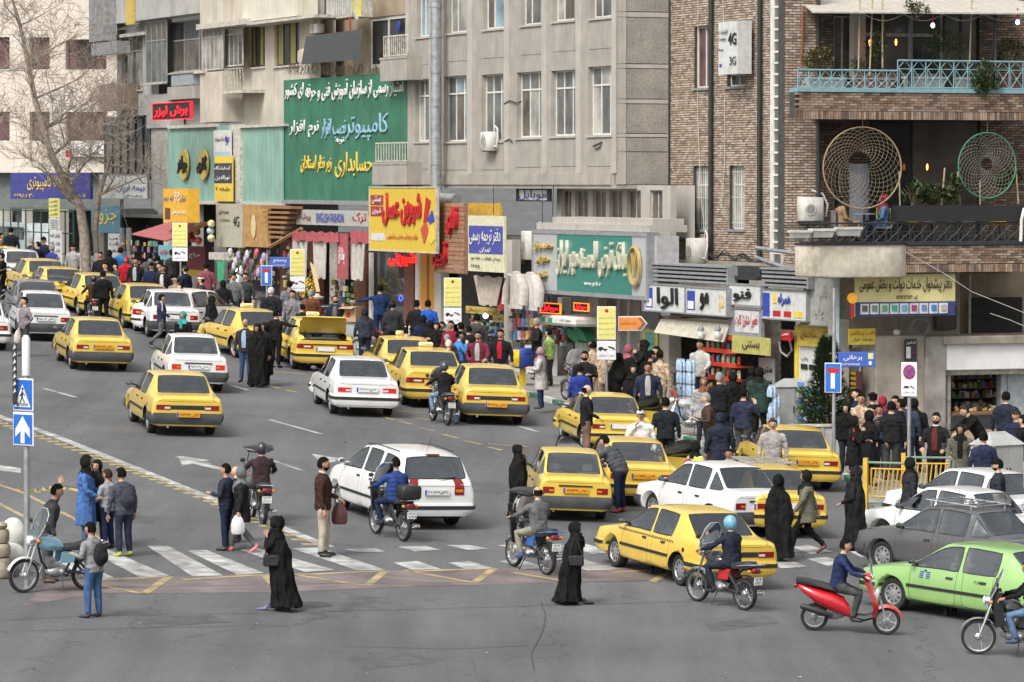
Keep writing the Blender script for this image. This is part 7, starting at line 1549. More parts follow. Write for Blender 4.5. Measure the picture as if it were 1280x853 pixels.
# ATM booth with green leaf arches
t=empty('cash_machine_booth','white cash machine booth with green leaf shaped arches','booth',F1.M); a,b,c,d=F1.rect(693,395,736,407,-.8); MB().rbox(a,-1.3,c,b,.2,d,.08).build('canopy',[M_frame],t); a2,b2,c2,d2=F1.rect(704,408,736,478,-.3); MB().box(a2,.0,c2,b2,.3,d2).build('front_panel',[cm((.40,.40,.36),.6)],t); F1.box(MB_ :=MB(),708,414,717,474,-.05,-.01); MB_.build('glass',[M_mirr],t); F1.box(MB_ :=MB(),719,424,733,462,-.25,-.02); MB_.build('machine',[cm((.45,.46,.44),.4)],t)
lettering('همراه بانک',t,T_blk,a+(b -a)*.6,a+(b -a)*.9,c+.12,c+.25,-1.31,0); MB().box(a+.15,-1.31,c+.08,a+.45,-1.29,d -.06).box(a+.75,-1.31,c+.08,a+1.05,-1.29,d -.06).build('logo_panel',[cm((.05,.3,.2))],t)
for x0,x1,y0,y1 in ((706,727,408,428),(719,736,408,426)):
    p0,p1=F1.at(x0,y0,-.5),F1.at(x1,y1,-.5); q=MB(); pts=[];
    for k in range(9):a_=PI/2*k/8; pts.append((p0.x+(p1.x -p0.x)*math.sin(a_),p0.z+(p1.z -p0.z)*(1 -math.cos(a_))))
    q.loft([[Vector((x,-.6,z)),Vector((x,-.3,z)),Vector((x -w,-.3,z -w*.6)),Vector((x -w,-.6,z -w*.6))] for (x,z),w in zip(pts,(.05,.15,.25,.32,.35,.33,.26,.15,.03))]); q.build('leaf_arch',[mat('leaf_green',(.03,.22,.10),.4)],t)
# newsstand
t=empty('newsstand','white newsstand counter piled with papers below the hanging shirts','newsstand',F1.M);
for k,(x0,x1,y0,y1,o_) in enumerate(((656,668,432,466,-1.3),(668,678,430,472,-1.1),(640,656,440,470,-1.4))):F1.box(q :=MB(),x0,y0,x1,y1,o_,o_+.5); q.build('stand_panel',[M_lbx],t)
for k in range(14):F1.box(q :=MB(),636+(k % 7)*5.2,398+16*(k//7),640+(k % 7)*5.2,409+16*(k//7),-.9,-.86); q.build('magazine',[cm(rnd.choice(((.5,.48,.45),(.4,.08,.1),(.1,.2,.45),(.5,.4,.1),(.2,.2,.2))),.4,var=.4,vs=14)],t)
sign(F1,(671,405,677,428),-1.3,.02,M_lbx,'upright white sheet held at the newsstand',[('روزنامه',.1,.4,.9,.6,T_blk)])
sign(F1,(582,384,624,393),-1.0,.03,cm((.42,.38,.10),.6),'long yellow sign strip with red writing above the crowd',[('کپی پرینت صحافی',.04,.15,.96,.85,T_red)]); sign(F1,(616,393,629,403),-1.0,.03,cm((.42,.38,.10),.6),'small square yellow sign below the long strip',[('فوری',.1,.2,.9,.8,T_red)])
sign(F1,(803,412,822,446),-.1,.03,cm((.45,.40,.10),.6),'green and yellow poster on the door right of the bank',[('خیریه',.2,.4,.8,.6,cm((.05,.3,.2)))],panels=[(.2,.05,.8,.9,cm((.12,.32,.25)))])
sign(F1,(802,390,824,410),-.2,.05,cm((.10,.12,.13),.4),'dark translucent panel above the poster door')
for k,(x,y,c) in enumerate(((239,294,(.55,.12,.04)),(246,290,(.7,.4,.05)),(241,299,(.5,.08,.03)),(247,283,(.3,.5,.1)),(248,301,(.45,.08,.04)),(264,280,(.65,.6,.3)),(263,289,(.35,.5,.5)),(264,298,(.6,.55,.3)))):
    o=MB().ell(F1.at(x,y,-1.3),(.15,.15,.15),14,10).build('ball',[cm(c,.3,var=.4,vs=6)],None,True); o.matrix_world=F1.M; tag(o,('orange toy ball at the left of the hanging bunch','amber toy ball high in the hanging bunch','dark red toy ball low in the hanging bunch','green topped toy ball at the top of the bunch','deep red toy ball at the bottom right of the bunch','blue and cream toy ball at the top by the beige panel','turquoise toy ball in the middle by the beige panel','cream toy ball at the bottom by the beige panel')[k],'toy ball')
sign(F1,(233,308,256,346),-.6,.05,cm((.18,.02,.03),.6),'dark red shop poster with a yellow foot behind the sign pole',[('حراج',.2,.6,.8,.8,T_wht)],panels=[(0,0,1,.22,cm((.5,.38,.05)))]); sign(F1,(198,307,217,325),-.4,.05,cm((.15,.35,.42),.6),'turquoise poster with red writing below the red awning',[('سوپر',.1,.3,.9,.7,T_red)])
sign(F1,(122,323,148,342),-3.3,.05,cm((.42,.02,.03),.6),'red placard with yellow writing standing on the left pavement',[('طرح ترافیک',.1,.5,.9,.85,T_yel),('فروش',.3,.15,.8,.4,T_wht)])
F1.box(q :=MB(),261,316,280,325,-1.2,-.8); o=q.build('vendor_tray',[M_oldw]); o.matrix_world=F1.M; tag(o,'white tray fixed beside the toy shop','tray')
o=drape(F1,(271,326,281,352),-1.2,cm((.05,.30,.15),.6),'green plastic sheet hanging under the white tray',2,.7,'plastic sheet')
for k in range(16):
    p=F1.at(288+(k*7) % 44,316+(k*11) % 30,-1.2); o=MB().ell(p,(.12,.1,.19),10,8).build('hanging_bag',[cm(rnd.choice(((.5,.5,.5),(.45,.1,.1),(.35,.3,.45),(.5,.35,.2),(.1,.1,.1))),.5,var=.3,vs=12)],None,True); o.matrix_world=F1.M; tag(o,'small bag hanging in the crowded toy and bag shop front','bag','bags hanging in the toy shop front')
for x,y in ((294,337),(607,395)):o=MB().ell(F1.at(x,y,-1.0),(.09,.09,.09),12,8).build('lit_bulb',[mat('bulb_white',(.9,.95,1),.4,var=0,emit=2.5)],None,True); o.matrix_world=F1.M; tag(o,'round white lit bulb in the %s' % ('toy shop front' if x<400 else 'news shop'),'bulb')
# flowers and a carton
t=empty('flower_display','yellow and red flowers in tall vases outside the flower shop','flowers',F1.M); q=MB(); rr=random.Random(9)
for k in range(220):p=F1.at(384+rr.gauss(0,3.6),360+rr.gauss(0,5.5),-1.3+rr.uniform(-.2,.2)); q.ell(p,(.035,.035,.035),5,4,rr.choice((0,0,0,1,2)))
q.build('flower',[cm((.62,.45,.02)),cm((.6,.2,.02)),cm((.06,.14,.03))],t)['kind']='stuff'; a=F1.at(384,372,-1.3); MB().lathe([(.12,-.6),(.17,-.2),(.15,0)],Matrix.Translation(a),12).build('vase',[M_iron],t)
t=empty('flower_stand','pale wicker stand of long canes on a round foot','stand',F1.M); q=MB()
for k in range(7):q.tube([F1.at(388+k,328+k,-1.5),F1.at(396+k*.6,365,-1.5)],.02,5)
q.build('cane',[cm((.5,.38,.2))],t); MB().lathe([(.2,0),(.24,.08),(.10,.12),(.08,.2)],Matrix.Translation(F1.at(397,374,-1.5)),16).build('foot',[cm((.5,.45,.36))],t,.9)
def utility_box(px,py,w,d,h,label,psi,roof=.14,name='utility_cabinet'):
    p=G(px,py)+Vector((0,0,.12)); t=empty(name,label,'utility cabinet',Matrix.Translation(p) @ Matrix.Rotation(R(psi),4,'Z')); m=mat('cabinet_grey',(.36,.37,.36),.6,var=.12,vs=4,dirt=.3)
    MB().rbox(-w/2,-d/2,-.25,w/2,d/2,h,.015).build('body',[m],t); MB().add([(-w/2 -.04,-d/2 -.04,h),(w/2+.04,-d/2 -.04,h),(w/2+.04,d/2+.04,h),(-w/2 -.04,d/2+.04,h),(-w/4,0,h+roof),(w/4,0,h+roof)],[(0,1,5,4),(1,2,5),(2,3,4,5),(3,0,4),(3,2,1,0)]).build('lid',[m],t)
    for s in (-1,1):MB().box(s*w/4 -w/4+.02,-d/2 -.012,.05,s*w/4+w/4 -.02,-d/2 -.002,h -.06).build('door',[m],t); MB().box(s*.05 -.012,-d/2 -.035,h*.45,s*.05+.012,-d/2 -.01,h*.6).build('handle',[M_iron],t)
    MB().box(w/2+.002,-d/2+.05,.1,w/2+.01,d/2 -.05,h -.08).build('side_panel',[m],t); return t
utility_box(1246,633,1.02,.72,1.32,'tall pale grey street cabinet with a peaked lid at the right pavement',38,.30); utility_box(990,548,.95,.6,1.28,'grey street cabinet beside the yellow fronted shop',12,.22); utility_box(305,404,.85,.5,.8,'low grey metal cabinet by the parked motorcycle on the left pavement',-10,.05); utility_box(440,447,.70,.5,1.0,'pale grey cabinet carrying the cardboard box',-8,.03)
t=empty('cardboard_box','open brown cardboard box with a red stamp on the pale cabinet','box',Matrix.Translation(G(440,447)+Vector((0,0,1.16))) @ Matrix.Rotation(R(-30),4,'Z')); m=cm((.42,.28,.16),.8); MB().box(-.28,-.22,0,.28,-.2,.5).box(-.28,.2,0,.28,.22,.5).box(-.28,-.2,0,-.26,.2,.5).box(.26,-.2,0,.28,.2,.5).box(-.26,-.2,0,.26,.2,.02).build('sides',[m],t); MB().add([(-.26,-.22,.5),(.26,-.22,.5),(.26,-.42,.44),(-.26,-.42,.44),(-.26,-.22,.49),(.26,-.22,.49),(.26,-.42,.43),(-.26,-.42,.43)],[(0,1,2,3),(7,6,5,4),(2,6,7,3)]).build('flap',[m],t); MB().box(-.08,-.225,.15,.08,-.221,.32).build('stamp',[T_red],t)
# low grey guard panel by the alley and blue charity box
t=empty('guard_panel','low grey metal pavement guard behind the parked taxi','guard rail',Matrix.Translation(G(1028,588)+Vector((0,0,.12))) @ Matrix.Rotation(ANG -.35,4,'Z')); MB().box(-.75,-.03,.1,.75,.03,.95).build('panel',[cm((.36,.36,.35),.6,dirt=.35)],t);
for x in (-.78,0,.78):MB().box(x -.04,-.06,0,x+.04,.06,1.02).build('post',[M_frameg],t)
MB().box(-.82,-.08,.97,.82,.08,1.03).build('top_rail',[M_oldw],t)
t=empty('charity_box','blue and yellow charity box on a yellow post at the kerb','charity box',Matrix.Translation(G(655,487)+Vector((0,0,.12))) @ Matrix.Rotation(R(25),4,'Z')); MB().box(-.10,-.09,0,.02,.09,.55).build('post',[cm((.65,.45,.02),.5)],t); MB().rbox(-.30,-.25,.52,.30,.25,1.12,.06).build('box',[cm((.03,.06,.30),.4)],t,.9); MB().rbox(-.34,-.27,.56,-.24,.27,1.08,.04).build('yellow_hoop',[cm((.65,.45,.02),.5)],t,.9); MB().box(-.12,-.255,.95,.12,-.251,.98).build('slot',[M_iron],t)
# ------------------------------------------------------------------traffic and street signs on poles
M_tb=mat('traffic_blue',(.02,.13,.50),.45,var=.05,dirt=.06); M_sgnw=mat('traffic_white',(.70,.71,.72),.45,var=.04,dirt=.08); M_notice=mat('notice_cream',(.66,.62,.20),.6,var=.06)
def pole(px,py,h,label,r=.045,base=.12):t=empty('sign_post',label,'sign post',Matrix.Translation(G(px,py)+Vector((0,0,base)))); MB().tube([(0,0,-.1),(0,0,h)],r,12).build('pole',[M_steel],t,True); return t,scl(G(px,py))
def board(t,s,w,h,z,yaw,m,name='board',thick=.02,off=-.06,x=0):
    o=MB().rbox(-w/2,-thick,0,w/2,0,h,min(.02,thick/2.2)).build(name,[m],t); o.matrix_local=Matrix.Rotation(R(yaw),4,'Z') @ Matrix.Translation((x,off,z)); return o
def pr(o,poly,m,d=-.023,name='symbol'):MB().prism(poly,d -.004,d).build(name,[m],o)
# crossing+one way arrow,left foreground
t,s=pole(34,735,4.4,'tall grey post with blue crossing and one way signs by the median',.055,0)
for z,kind in ((3.17,0),(2.55,1)):
    b=board(t,s,.62,.68 if kind else .66,z+.0,-42,M_sgnw,'crossing_sign' if not kind else 'one_way_sign'); MB().rbox(-.285,-.026,.03,.285,-.020,.63,.002).build('blue_field',[M_tb],b)
    b.scale=(.88,1,.88)
    if kind==0:
        pr(b,[(-.24,.08),(.24,.08),(0,.54)],M_sgnw,-.028);
        for k in range(6):pr(b,[(-.17+k*.06,.10),(-.14+k*.06,.10),(-.14+k*.06,.16),(-.17+k*.06,.16)],T_blk,-.034,'stripe')
        q=MB(); q.tube([(-.06,-.036,.17),(0,-.036,.29),(.07,-.036,.17)],.016,5); q.tube([(0,-.036,.28),(.01,-.036,.40)],.022,5); q.tube([(-.07,-.036,.30),(.01,-.036,.38),(.08,-.036,.32)],.012,5); q.ell((.01,-.036,.45),(.03,.006,.03),8,6); q.build('walking_figure',[T_blk],b)
    else:pr(b,[(-.06,.05),(.06,.05),(.06,.30),(.22,.17),(.22,.33),(0,.60),(-.22,.33),(-.22,.17),(-.06,.30)],M_sgnw,-.028)
MB().lathe([(.075,3.80),(.075,4.46),(.04,4.52)],None,14).build('pole_sleeve',[M_sgnw],t,.9); bb=board(t,s,.08,1.1,3.28,0,M_iron,'black_strip',.04,-.02,-.20)
for k in range(7):MB().prism([(-.03,.2+k*.13),(.03,.24+k*.13),(.0,.30+k*.13)],-.05,-.041).build('scrap',[M_lbx],bb)
def tow(px,base,lab,yaw=-20,w=.60,z0=None,top=True,shift=0):
    # cream notice above a white tow-away plate
    t,s=pole(px,base,2.5,lab,.04); b=board(t,s,w,.52,1.62+(z0 or 0),yaw,M_sgnw,'tow_away_plate',x=shift); q=MB(); q.prism([(-.24,.28),(-.20,.36),(-.12,.36),(-.08,.31),(.02,.31),(.02,.28)],-.03,-.023); q.prism([(.03,.36),(.06,.38),(.20,.28),(.24,.28),(.20,.34),(.10,.37)],-.03,-.023); q.ell((-.17,-.026,.27),(.03,.006,.03),8,6); q.ell((-.04,-.026,.27),(.03,.006,.03),8,6); q.build('symbol',[T_blk],b); lettering('حمل با جرثقیل',b,T_blk,-.22,.22,.08,.17,-.024,0)
    if top:
        c=board(t,s,w,.92,2.17+(z0 or 0),yaw,M_sgnw,'notice',x=shift); MB().rbox(-w/2+.02,-.026,.02,w/2 -.02,-.02,.90,.002).build('cream_field',[M_notice],c)
        for k in range(4):lettering('پارک خودرو ممنوع',c,T_blk,-w*.38,w*.38,.12+.15*k,.18+.15*k,-.028,0)
        MB().ell((0,-.03,.80),(.05,.005,.05),10,8).build('emblem',[T_red],c)
    return t
tow(226,380,'notice post with cream and white plates outside the red awning shop',-16,.62,-.1); tow(372,420,'notice post with cream and white plates beside the open boot taxi',5,.52,-.2); tow(566,462,'notice post with cream and white plates in the middle crowd',0,.56,-.3); tow(758,530,'notice post with cream and white plates in front of the bank',0,.52,.02)
# no parking at the alley
t,s=pole(1136,622,2.95,'grey post carrying the round no stopping sign near the rough pillar',.045); b=board(t,s,.43,.98,2.26,-8,M_sgnw,'no_stopping_plate')
b.scale=(.86,1,.82)
MB().lathe([(.165,0),(.165,.008)],Matrix.Translation((0,-.024,.70)) @ Matrix.Rotation(PI/2,4,'X') @ Matrix.Scale(1.25,4,(0,1,0)),28).build('red_disc',[T_red],b); MB().lathe([(.125,0),(.125,.006)],Matrix.Translation((0,-.033,.70)) @ Matrix.Rotation(PI/2,4,'X') @ Matrix.Scale(1.25,4,(0,1,0)),28).build('blue_disc',[M_tb],b)
q=MB(); [q.box(-.155,-.050,-.022,.155,-.042,.022,0,Matrix.Translation((0,0,.70)) @ Matrix.Rotation(R(a),4,'Y')) for a in (52,-52)]; q.build('cross',[T_red],b); pr(b,[(-.16,.24),(-.12,.30),(-.04,.30),(.02,.24)],T_blk); pr(b,[(.02,.28),(.05,.31),(.17,.22),(.14,.22)],T_blk); lettering('حمل با جرثقیل',b,T_blk,-.15,.15,.08,.16,-.024,0)
def dead_end(px,base,h,lab,z,w,hh,yaw,name_t,name_e,nz,nw,right=True):
    t,s=pole(px,base,h,lab,.045); b=board(t,s,w,hh,z,yaw,M_sgnw,'dead_end_sign'); MB().rbox(-w/2+.02,-.026,.02,w/2 -.02,-.02,hh -.02,.002).build('blue_field',[M_tb],b); k=hh/.7; pr(b,[(-.05*k,.10*k),(.05*k,.10*k),(.05*k,.46*k),(-.05*k,.46*k)],M_sgnw,-.028); pr(b,[(-.13*k,.47*k),(.13*k,.47*k),(.13*k,.58*k),(-.13*k,.58*k)],T_red,-.028)
    c=board(t,s,nw,.36,nz,2,mat('street_blue',(.05,.11,.42),.5,var=.05),'street_name_plate',x=(nw/2+.10)*(1 if right else -1),off=.0); lettering(name_t,c,T_wht,-nw*.36,nw*.14,.15,.29,-.022,0,.01); lettering(name_e,c,T_wht,-nw*.44,nw*.08,.04,.09,-.022,0); MB().box(nw*.30,-.024,.19,nw*.44,-.021,.33).build('mosque_tile',[M_notice],c); MB().ell((nw*.36,-.022,.09),(.04,.004,.05),10,6).build('emblem',[M_sgnw],c); return t
dead_end(1042,605,4.6,'post at the alley mouth with blue dead end sign and the BORHANI ALLEY plate',2.08,.42,.72,-22,'برهانی','BORHANI ALLEY',2.70,.90)
dead_end(334,409,2.5,'post with small blue dead end sign and the ROSTAM ALLEY plate',1.36,.42,.72,-14,'رستم','ROSTAM ALLEY',2.02,.92)
t=empty('arrow_sign','orange arrow shaped street sign pointing right beside the bank notice','sign',Matrix.Translation(G(762,530)+Vector((.05,0,2.56))) @ Matrix.Rotation(R(4),4,'Z')); MB().prism([(.18,0),(.82,0),(.99,.20),(.82,.40),(.18,.40)],-.03,0).build('board',[M_sgnw],t); MB().prism([(.20,.03),(.81,.03),(.95,.20),(.81,.37),(.20,.37)],-.04,-.031).build('orange_field',[cm((.72,.25,.05),.5)],t); MB().prism([(.72,.04),(.80,.04),(.93,.20),(.80,.36),(.72,.36),(.85,.20)],-.048,-.041).build('chevron',[cm((.25,.12,.08))],t); lettering('ساماندهی اتوبوس',t,T_blk,.22,.70,.16,.24,-.042,0)
# yellow and green barriers
def barrier(px,py,psi,lab):
    p=G(px,py)+Vector((0,0,.12)); t=empty('crowd_barrier',lab,'barrier',Matrix.Translation(p) @ Matrix.Rotation(R(psi),4,'Z')); gm,ym=cm((.16,.24,.16),.5,dirt=.2),cm((.62,.38,.04),.5,dirt=.15)
    MB().box(-.62,-.05,-.1,-.52,.05,1.12).build('end_post',[ym],t)
    q=MB().tube([(-.52,0,1.02),(.5,0,1.02),(.58,0,.95),(.58,0,-.05)],.028,8); q.tube([(-.52,0,.12),(.58,0,.12)],.025,8); q.build('tube_frame',[gm],t,True); q=MB()
    q.tube([(-.44,0,.88),(.46,0,.88),(.46,0,.25),(-.44,0,.25),(-.44,0,.88)],.022,4); q.build('inner_frame',[ym],t)
    for k in range(8):MB().tube([(-.40+k*.105,0,.27),(-.33+k*.105,0,.87)],.016,5).build('bar',[ym],t)
barrier(1112,642,-24,'yellow slatted barrier with a green tube frame at the pavement corner'); barrier(1160,634,-5,'second yellow slatted barrier behind the woman in the black coat')
# shrub by the alley
def evergreen():
    rr=random.Random(3); p=G(1034,580)+Vector((0,0,.12)); t=empty('evergreen_shrub','dark green conical evergreen beside the dead end sign','shrub',Matrix.Translation(p)); mb=MB()
    for k in range(9500):
        z=rr.uniform(.1,3.1); rad=(.80 if z<1.8 else .48+.1*math.sin(z*5))*(1 -max(0,(z -2.2))/1.1)*math.sqrt(rr.uniform(.25,1)); a=rr.uniform(0,6.28); q=Vector((rad*math.cos(a),rad*math.sin(a),z));
        if noise.noise(q*3.5)<-.28:continue
        d=Vector((math.cos(a),math.sin(a),rr.uniform(.2,1.2))).normalized(); s=rr.uniform(.07,.15); w=d.cross(Vector((0,0,1))).normalized()*s*.3; mb.add([q -w,q+w,q+d*s],[(0,1,2)],rr.randrange(3))
    tag(mb.build('foliage',[cm((.035,.065,.02)),cm((.055,.085,.028)),cm((.02,.04,.014))],t),kind='stuff'); MB().tube([(0,0,0),(0,0,2.6)],[.06,.02],7).build('trunk',[cm((.1,.07,.04))],t); MB().lathe([(.25,-.0),(.32,.35),(.30,.35)],None,14).build('pot',[M_conc],t)
evergreen()
# ------------------------------------------------------------------bare plane tree and stray branches
def bare_tree(p,trunk,label,seed,spread=1,depth=5,dens=1.0,maxlen=2.6,twig=.010):
    rr=random.Random(seed); t=empty('plane_tree',label,'tree',Matrix.Translation(p)); tm=mat('plane_bark',(.30,.255,.205),.9,var=.35,vs=5,bump=.5,bs=18,dirt=.35); mb=MB(); tw=MB()
    mb.tube([Vector(a[:3]) for a in trunk],[a[3] for a in trunk],12)
    def grow(b,d,r,L_,lv):
        pts=[b]; rs=[r]; q=b
        for i in range(4):d=(d+Vector((rr.uniform(-.28,.28),rr.uniform(-.28,.28),rr.uniform(-.14,.26)))).normalized(); q=q+d*L_/4; pts.append(q); rs.append(r*(1 -.17*(i+1)))
        (mb if lv<2 else tw).tube(pts,rs,7 if lv<2 else 4,0,False)
        if lv<depth:
            for i in range(1,5):
                for _ in range(2 if rr.random()<.55*dens else 1):
                    ax=Vector((rr.gauss(0,1),rr.gauss(0,1),rr.gauss(0.15,.7))).normalized(); grow(pts[i],(d*.7+ax*.9).normalized(),max(rs[i]*.55,twig),L_*rr.uniform(.5,.72),lv+1)
    for i,a in enumerate(trunk[2:]):
        for _ in range(2):an=rr.uniform(0,6.28); grow(Vector(a[:3]),Vector((math.cos(an)*spread,math.sin(an)*spread,.55)).normalized(),a[3]*.45,maxlen*rr.uniform(.7,1.1),1)
    mb.build('trunk',[tm],t,True); c=tw.build('crown',[cm((.30,.25,.20),.9)],t); return t
pt=G(107,344)+Vector((0,0,.12)); k_=1/29.0
def tp(x,y,r):v=(x -107)*k_,0,(344 -y)*k_; return (v[0],rnd.uniform(-.1,.1),v[2],r)
bare_tree(pt,[tp(107,348,.26),tp(106,300,.22),tp(100,262,.19),tp(84,235,.17),tp(66,200,.15),tp(56,168,.14),tp(45,130,.12),tp(38,90,.10),tp(28,40,.08),tp(16,0,.05)],'bare mottled plane tree leaning left over the left pavement',11,1.0,4,1.0,2.9)
bare_tree(pt+Vector((.4,.5,0)),[tp(107,320,.12),tp(106,290,.14),tp(110,250,.12),tp(122,212,.09),tp(150,215,.06),tp(166,235,.03)],'bare plane tree limb arching right from behind the main trunk',23,1.3,3,1.3,2.9)
bare_tree(G(-45,350),[(-.3,0,0,.2),(0,0,3,.18),(.2,0,5.5,.15),(.6,0,8,.1)],'bare tree mostly outside the left edge with twigs reaching in',31,1.2,4,.9,3.0)
p=G(-30,520)+Vector((0,0,0)); bare_tree(p,[(0,0,0,.06),(-.1,0,1.2,.05),(.1,0,2.2,.045),(.5,0,3.0,.03)],'thin leafless sapling at the left edge in front of the taxis',41,1.2,2,.5,1.6)
# green railing on the left pavement and posters
t=empty('railing','dark green pavement railing behind the left crowd','railing',F1.M)
a,b=F1.at(-40,300,-1.6),F1.at(92,300,-1.6); n=14; zt=F1.at(30,262,-1.6).z
for k in range(n+1):x=a.x+(b.x -a.x)*k/n; MB().tube([(x,-1.6,F1.gnd(x,-1.6)),(x,-1.6,zt)],.035,6).build('post',[cm((.03,.08,.06),.5)],t)
for z in (zt -.05,zt -1.0,zt -1.9):MB().tube([(a.x,-1.6,z),(b.x,-1.6,z)],.03,6).build('rail',[cm((.03,.08,.06),.5)],t)
for px,lab,txt,m in (((61,248,74,272),'yellow paper poster strip on the railing','کلاس',M_notice),((61,273,74,287),'white paper poster below the yellow strip','کنکور',M_lbx),((62,288,77,330),'tall white poster column of Persian lines left of the trunk','پایان نامه',M_lbx)):
    o=sign(F1,px,-1.9,.04,m,lab,[(txt,.1,.1+.22*k,.9,.24+.22*k,T_blk) for k in range(4)])
t=empty('parked_van','pale van parked behind the railing at the far left','van',F1.M); a,b,c,d=F1.rect(-30,279,42,322,-.6); MB().loft([[Vector((x,y,z)) for y,z in ((-.6,c -.3),(-.6,c+(d -c)*.5*f),(-.5,c+(d -c)*f),(.9,c+(d -c)*f),(.9,c -.3))] for x,f in ((a,1),(b -1.6,1),(b -.6,.6),(b,.4))]).build('body',[cm((.38,.42,.43),.4)],t); MB().box(a+.5,-.62,c+(d -c)*.55,b -1.8,-.6,c+(d -c)*.9).build('side_window',[G_dark],t)
# stone pier at the left edge
t=empty('stone_pier','weathered round stone pier at the left edge of the island','stone pier',Matrix.Translation(G(-3,722)));
for k,(r_,z0_,z1_) in enumerate(((.26,0,.36),(.24,.38,.62),(.22,.64,.88),(.19,.9,1.0))):MB().lathe([(r_*.9,z0_),(r_,z0_+.05),(r_,z1_ -.05),(r_*.88,z1_)],None,16).build('stone',[mat('old_stone',(.40,.34,.26),.9,var=.3,vs=5,bump=.7,bs=12,dirt=.3)],t,.9)
# mirror of a vehicle just outside the frame
t=empty('coach_mirror','white backed coach mirror on its arm at the right edge','mirror',Matrix.Translation(G(1290,690)+Vector((-.05,-1.5,0)))); zb=1.0; MB().rbox(-.32,-.06,zb+.42,-.12,.10,zb+1.05,.05).build('housing',[M_frame],t,.9); MB().rbox(-.29,-.075,zb+.46,-.15,-.062,zb+1.0,.01).build('glass',[M_mirr],t); MB().tube([(-.16,.05,zb+.5),(.1,.1,zb+.3),(.6,.1,zb+.3),(.6,.1,-1)],.025,8).build('arm',[M_black],t,True)
#==================================================================vehicles
def C(kind,col,ref,px,py,psi,label,**k):
    t=make_car(kind,col,place(kind,ref,px,py,psi),psi,label,**k); t.scale=[csc(px,py)]*3; return t
TX=dict(taxi=True,cat='taxi')
C('405',YEL,'RL',184,541,14,'yellow taxi driving alone with a black strip between its tail lights',plate='y۲۶ت۲۱۳۶۳',**TX)
C('405',YEL,'RL',87,461,14,'yellow taxi left of the white saloon nearest the left edge of the open road',plate='y۲۸ت۲۳۵۶۳',style=3,**TX)
C('pride',WHT,'RR',276,489,12,'white saloon with lit brake lights between two yellow taxis on the left',plate='w۶۲ن۹۴۵۳۱',lit=True)
C('405',WHT,'RL',412,517,11,'white saloon with lit brake lights and black bumper strip in mid road',plate='w۱۸ج۹۲۲۸',lit=True,style=3,trim='band')
C('samand',YEL,'RL',501,506,10,'yellow taxi with a roof sign behind the black jacketed motorcyclist',sign=True,trim='band',plate='y۳۲ت',**TX)
C('405',YEL,'RL',573.7,527,8,'yellow taxi right of the black jacketed motorcyclist at the kerb',plate='y۲۶ت۴۷۶۱',**TX)
C('samand',YEL,'RL',473,489,10,'yellow taxi with a blue roof sign half hidden behind another taxi in mid picture',sign=True,trim='band',**TX)
C('samand',YEL,'RL',364,461,13,'yellow taxi with its boot lid raised',openboot=True,trim='band',sign=True,**TX)
C('405',YEL,'RL',291,447,22,'yellow taxi with a roof sign behind the couple standing in the road',sign=True,trim='band',**TX)
C('round',WHT,'RR',236,421,-34,'rounded white saloon turned in towards the left pavement',trim='painted',style=9)
C('pride',WHT,'RL',183,421,15,'white saloon beside the rounded one at the left pavement',style=9)
C('405',YEL,'RL',153,410,17,'yellow taxi just left of the pair of white saloons',trim='band',**TX)
C('405',YEL,'RL',97,395,19,'yellow taxi in front of the bare tree with a motorcyclist at its rear corner',trim='band',**TX)
C('405',YEL,'RL',50,386,18,'yellow taxi third from the tree in the far left queue',trim='band',**TX)
C('405',YEL,'RL',28,374,18,'yellow taxi with a pale blue strip on its roof in the far left queue',trim='band',**TX)
C('pride',WHT,'RL',0,362,14,'white saloon behind the far left row of taxis',style=9)
C('pride',(.16,.16,.17),'RL',15,407,12,'dark grey saloon squeezed between the taxis and the large white saloon at the left',style=9)
C('pride',WHT,'RL',22,424,12,'large white saloon with a black bumper near the left edge',plate='w۳۱د۹۵۲')
C('pride',WHT,'RR',6,437,14,'white saloon cut by the left edge showing one red tail light',trim='painted')
C('405',YEL,'RL',-22,356,16,'yellow taxi at the top of the far left queue cut by the edge',trim='band',**TX)
C('mpv',WHT,'RR',568,656,22,'white people carrier at the crossing',plate='w۳۶ق۳۵۱۷۷',trim='painted')
C('pride',YEL,'RR',755,649,5,'yellow taxi with a black bumper and a dark boot strip behind the grey sweatered motorcyclist',plate='y۹۵ت۷۱۷۳۳',style=9,**TX)
C('405',YEL,'RR',836,630,8,'yellow taxi with both side doors open and a man leaning in',opendoors=('FL','FR'),style=3,trim='band',plate='y۵۳ت۸۸۷۳',**TX)
C('405',YEL,'RL',727,562,11,'yellow taxi with its right door open beside the bald man',opendoors=('FR',),style=3,trim='band',**TX)
C('pride',WHT,'RR',961,666,30,'white saloon with a black boot strip beside the taxi with the chequered line',plate='w۸۲ن۲۲۸',style=9)
NEAR=C('405',YEL,'RL',848,732,26,'yellow taxi with a chequered waist line nearest the camera',style=1,trim='band',**TX)
C('405',YEL,'RR',1012,668,15,'yellow taxi with a roof rack behind the two walking women',style=3,rack=True,trim='band',**TX)
C('405',YEL,'RR',1037,611,8,'yellow taxi parked by the alley with an orange number plate',plate='y۴۷ت۵۸۵۲۲',style=3,trim='band',**TX)
C('pride',WHT,'FL',1133,660,41,'white saloon nearest the barriers, rearmost of the four cars at the right',style=9,trim='painted')
C('pride',WHT,'FL',1103,687,42,'white saloon between the dark grey and the rearmost white car at the right',style=9,trim='painted')
C('pride',(.085,.085,.09),'FL',1102,714,44,'dark grey saloon with a roof rack at the right',style=9,rack=True)
gr=C('405',(.26,.45,.15),'FL',1115,763,46,'light green saloon in front at the right edge',trim='painted')
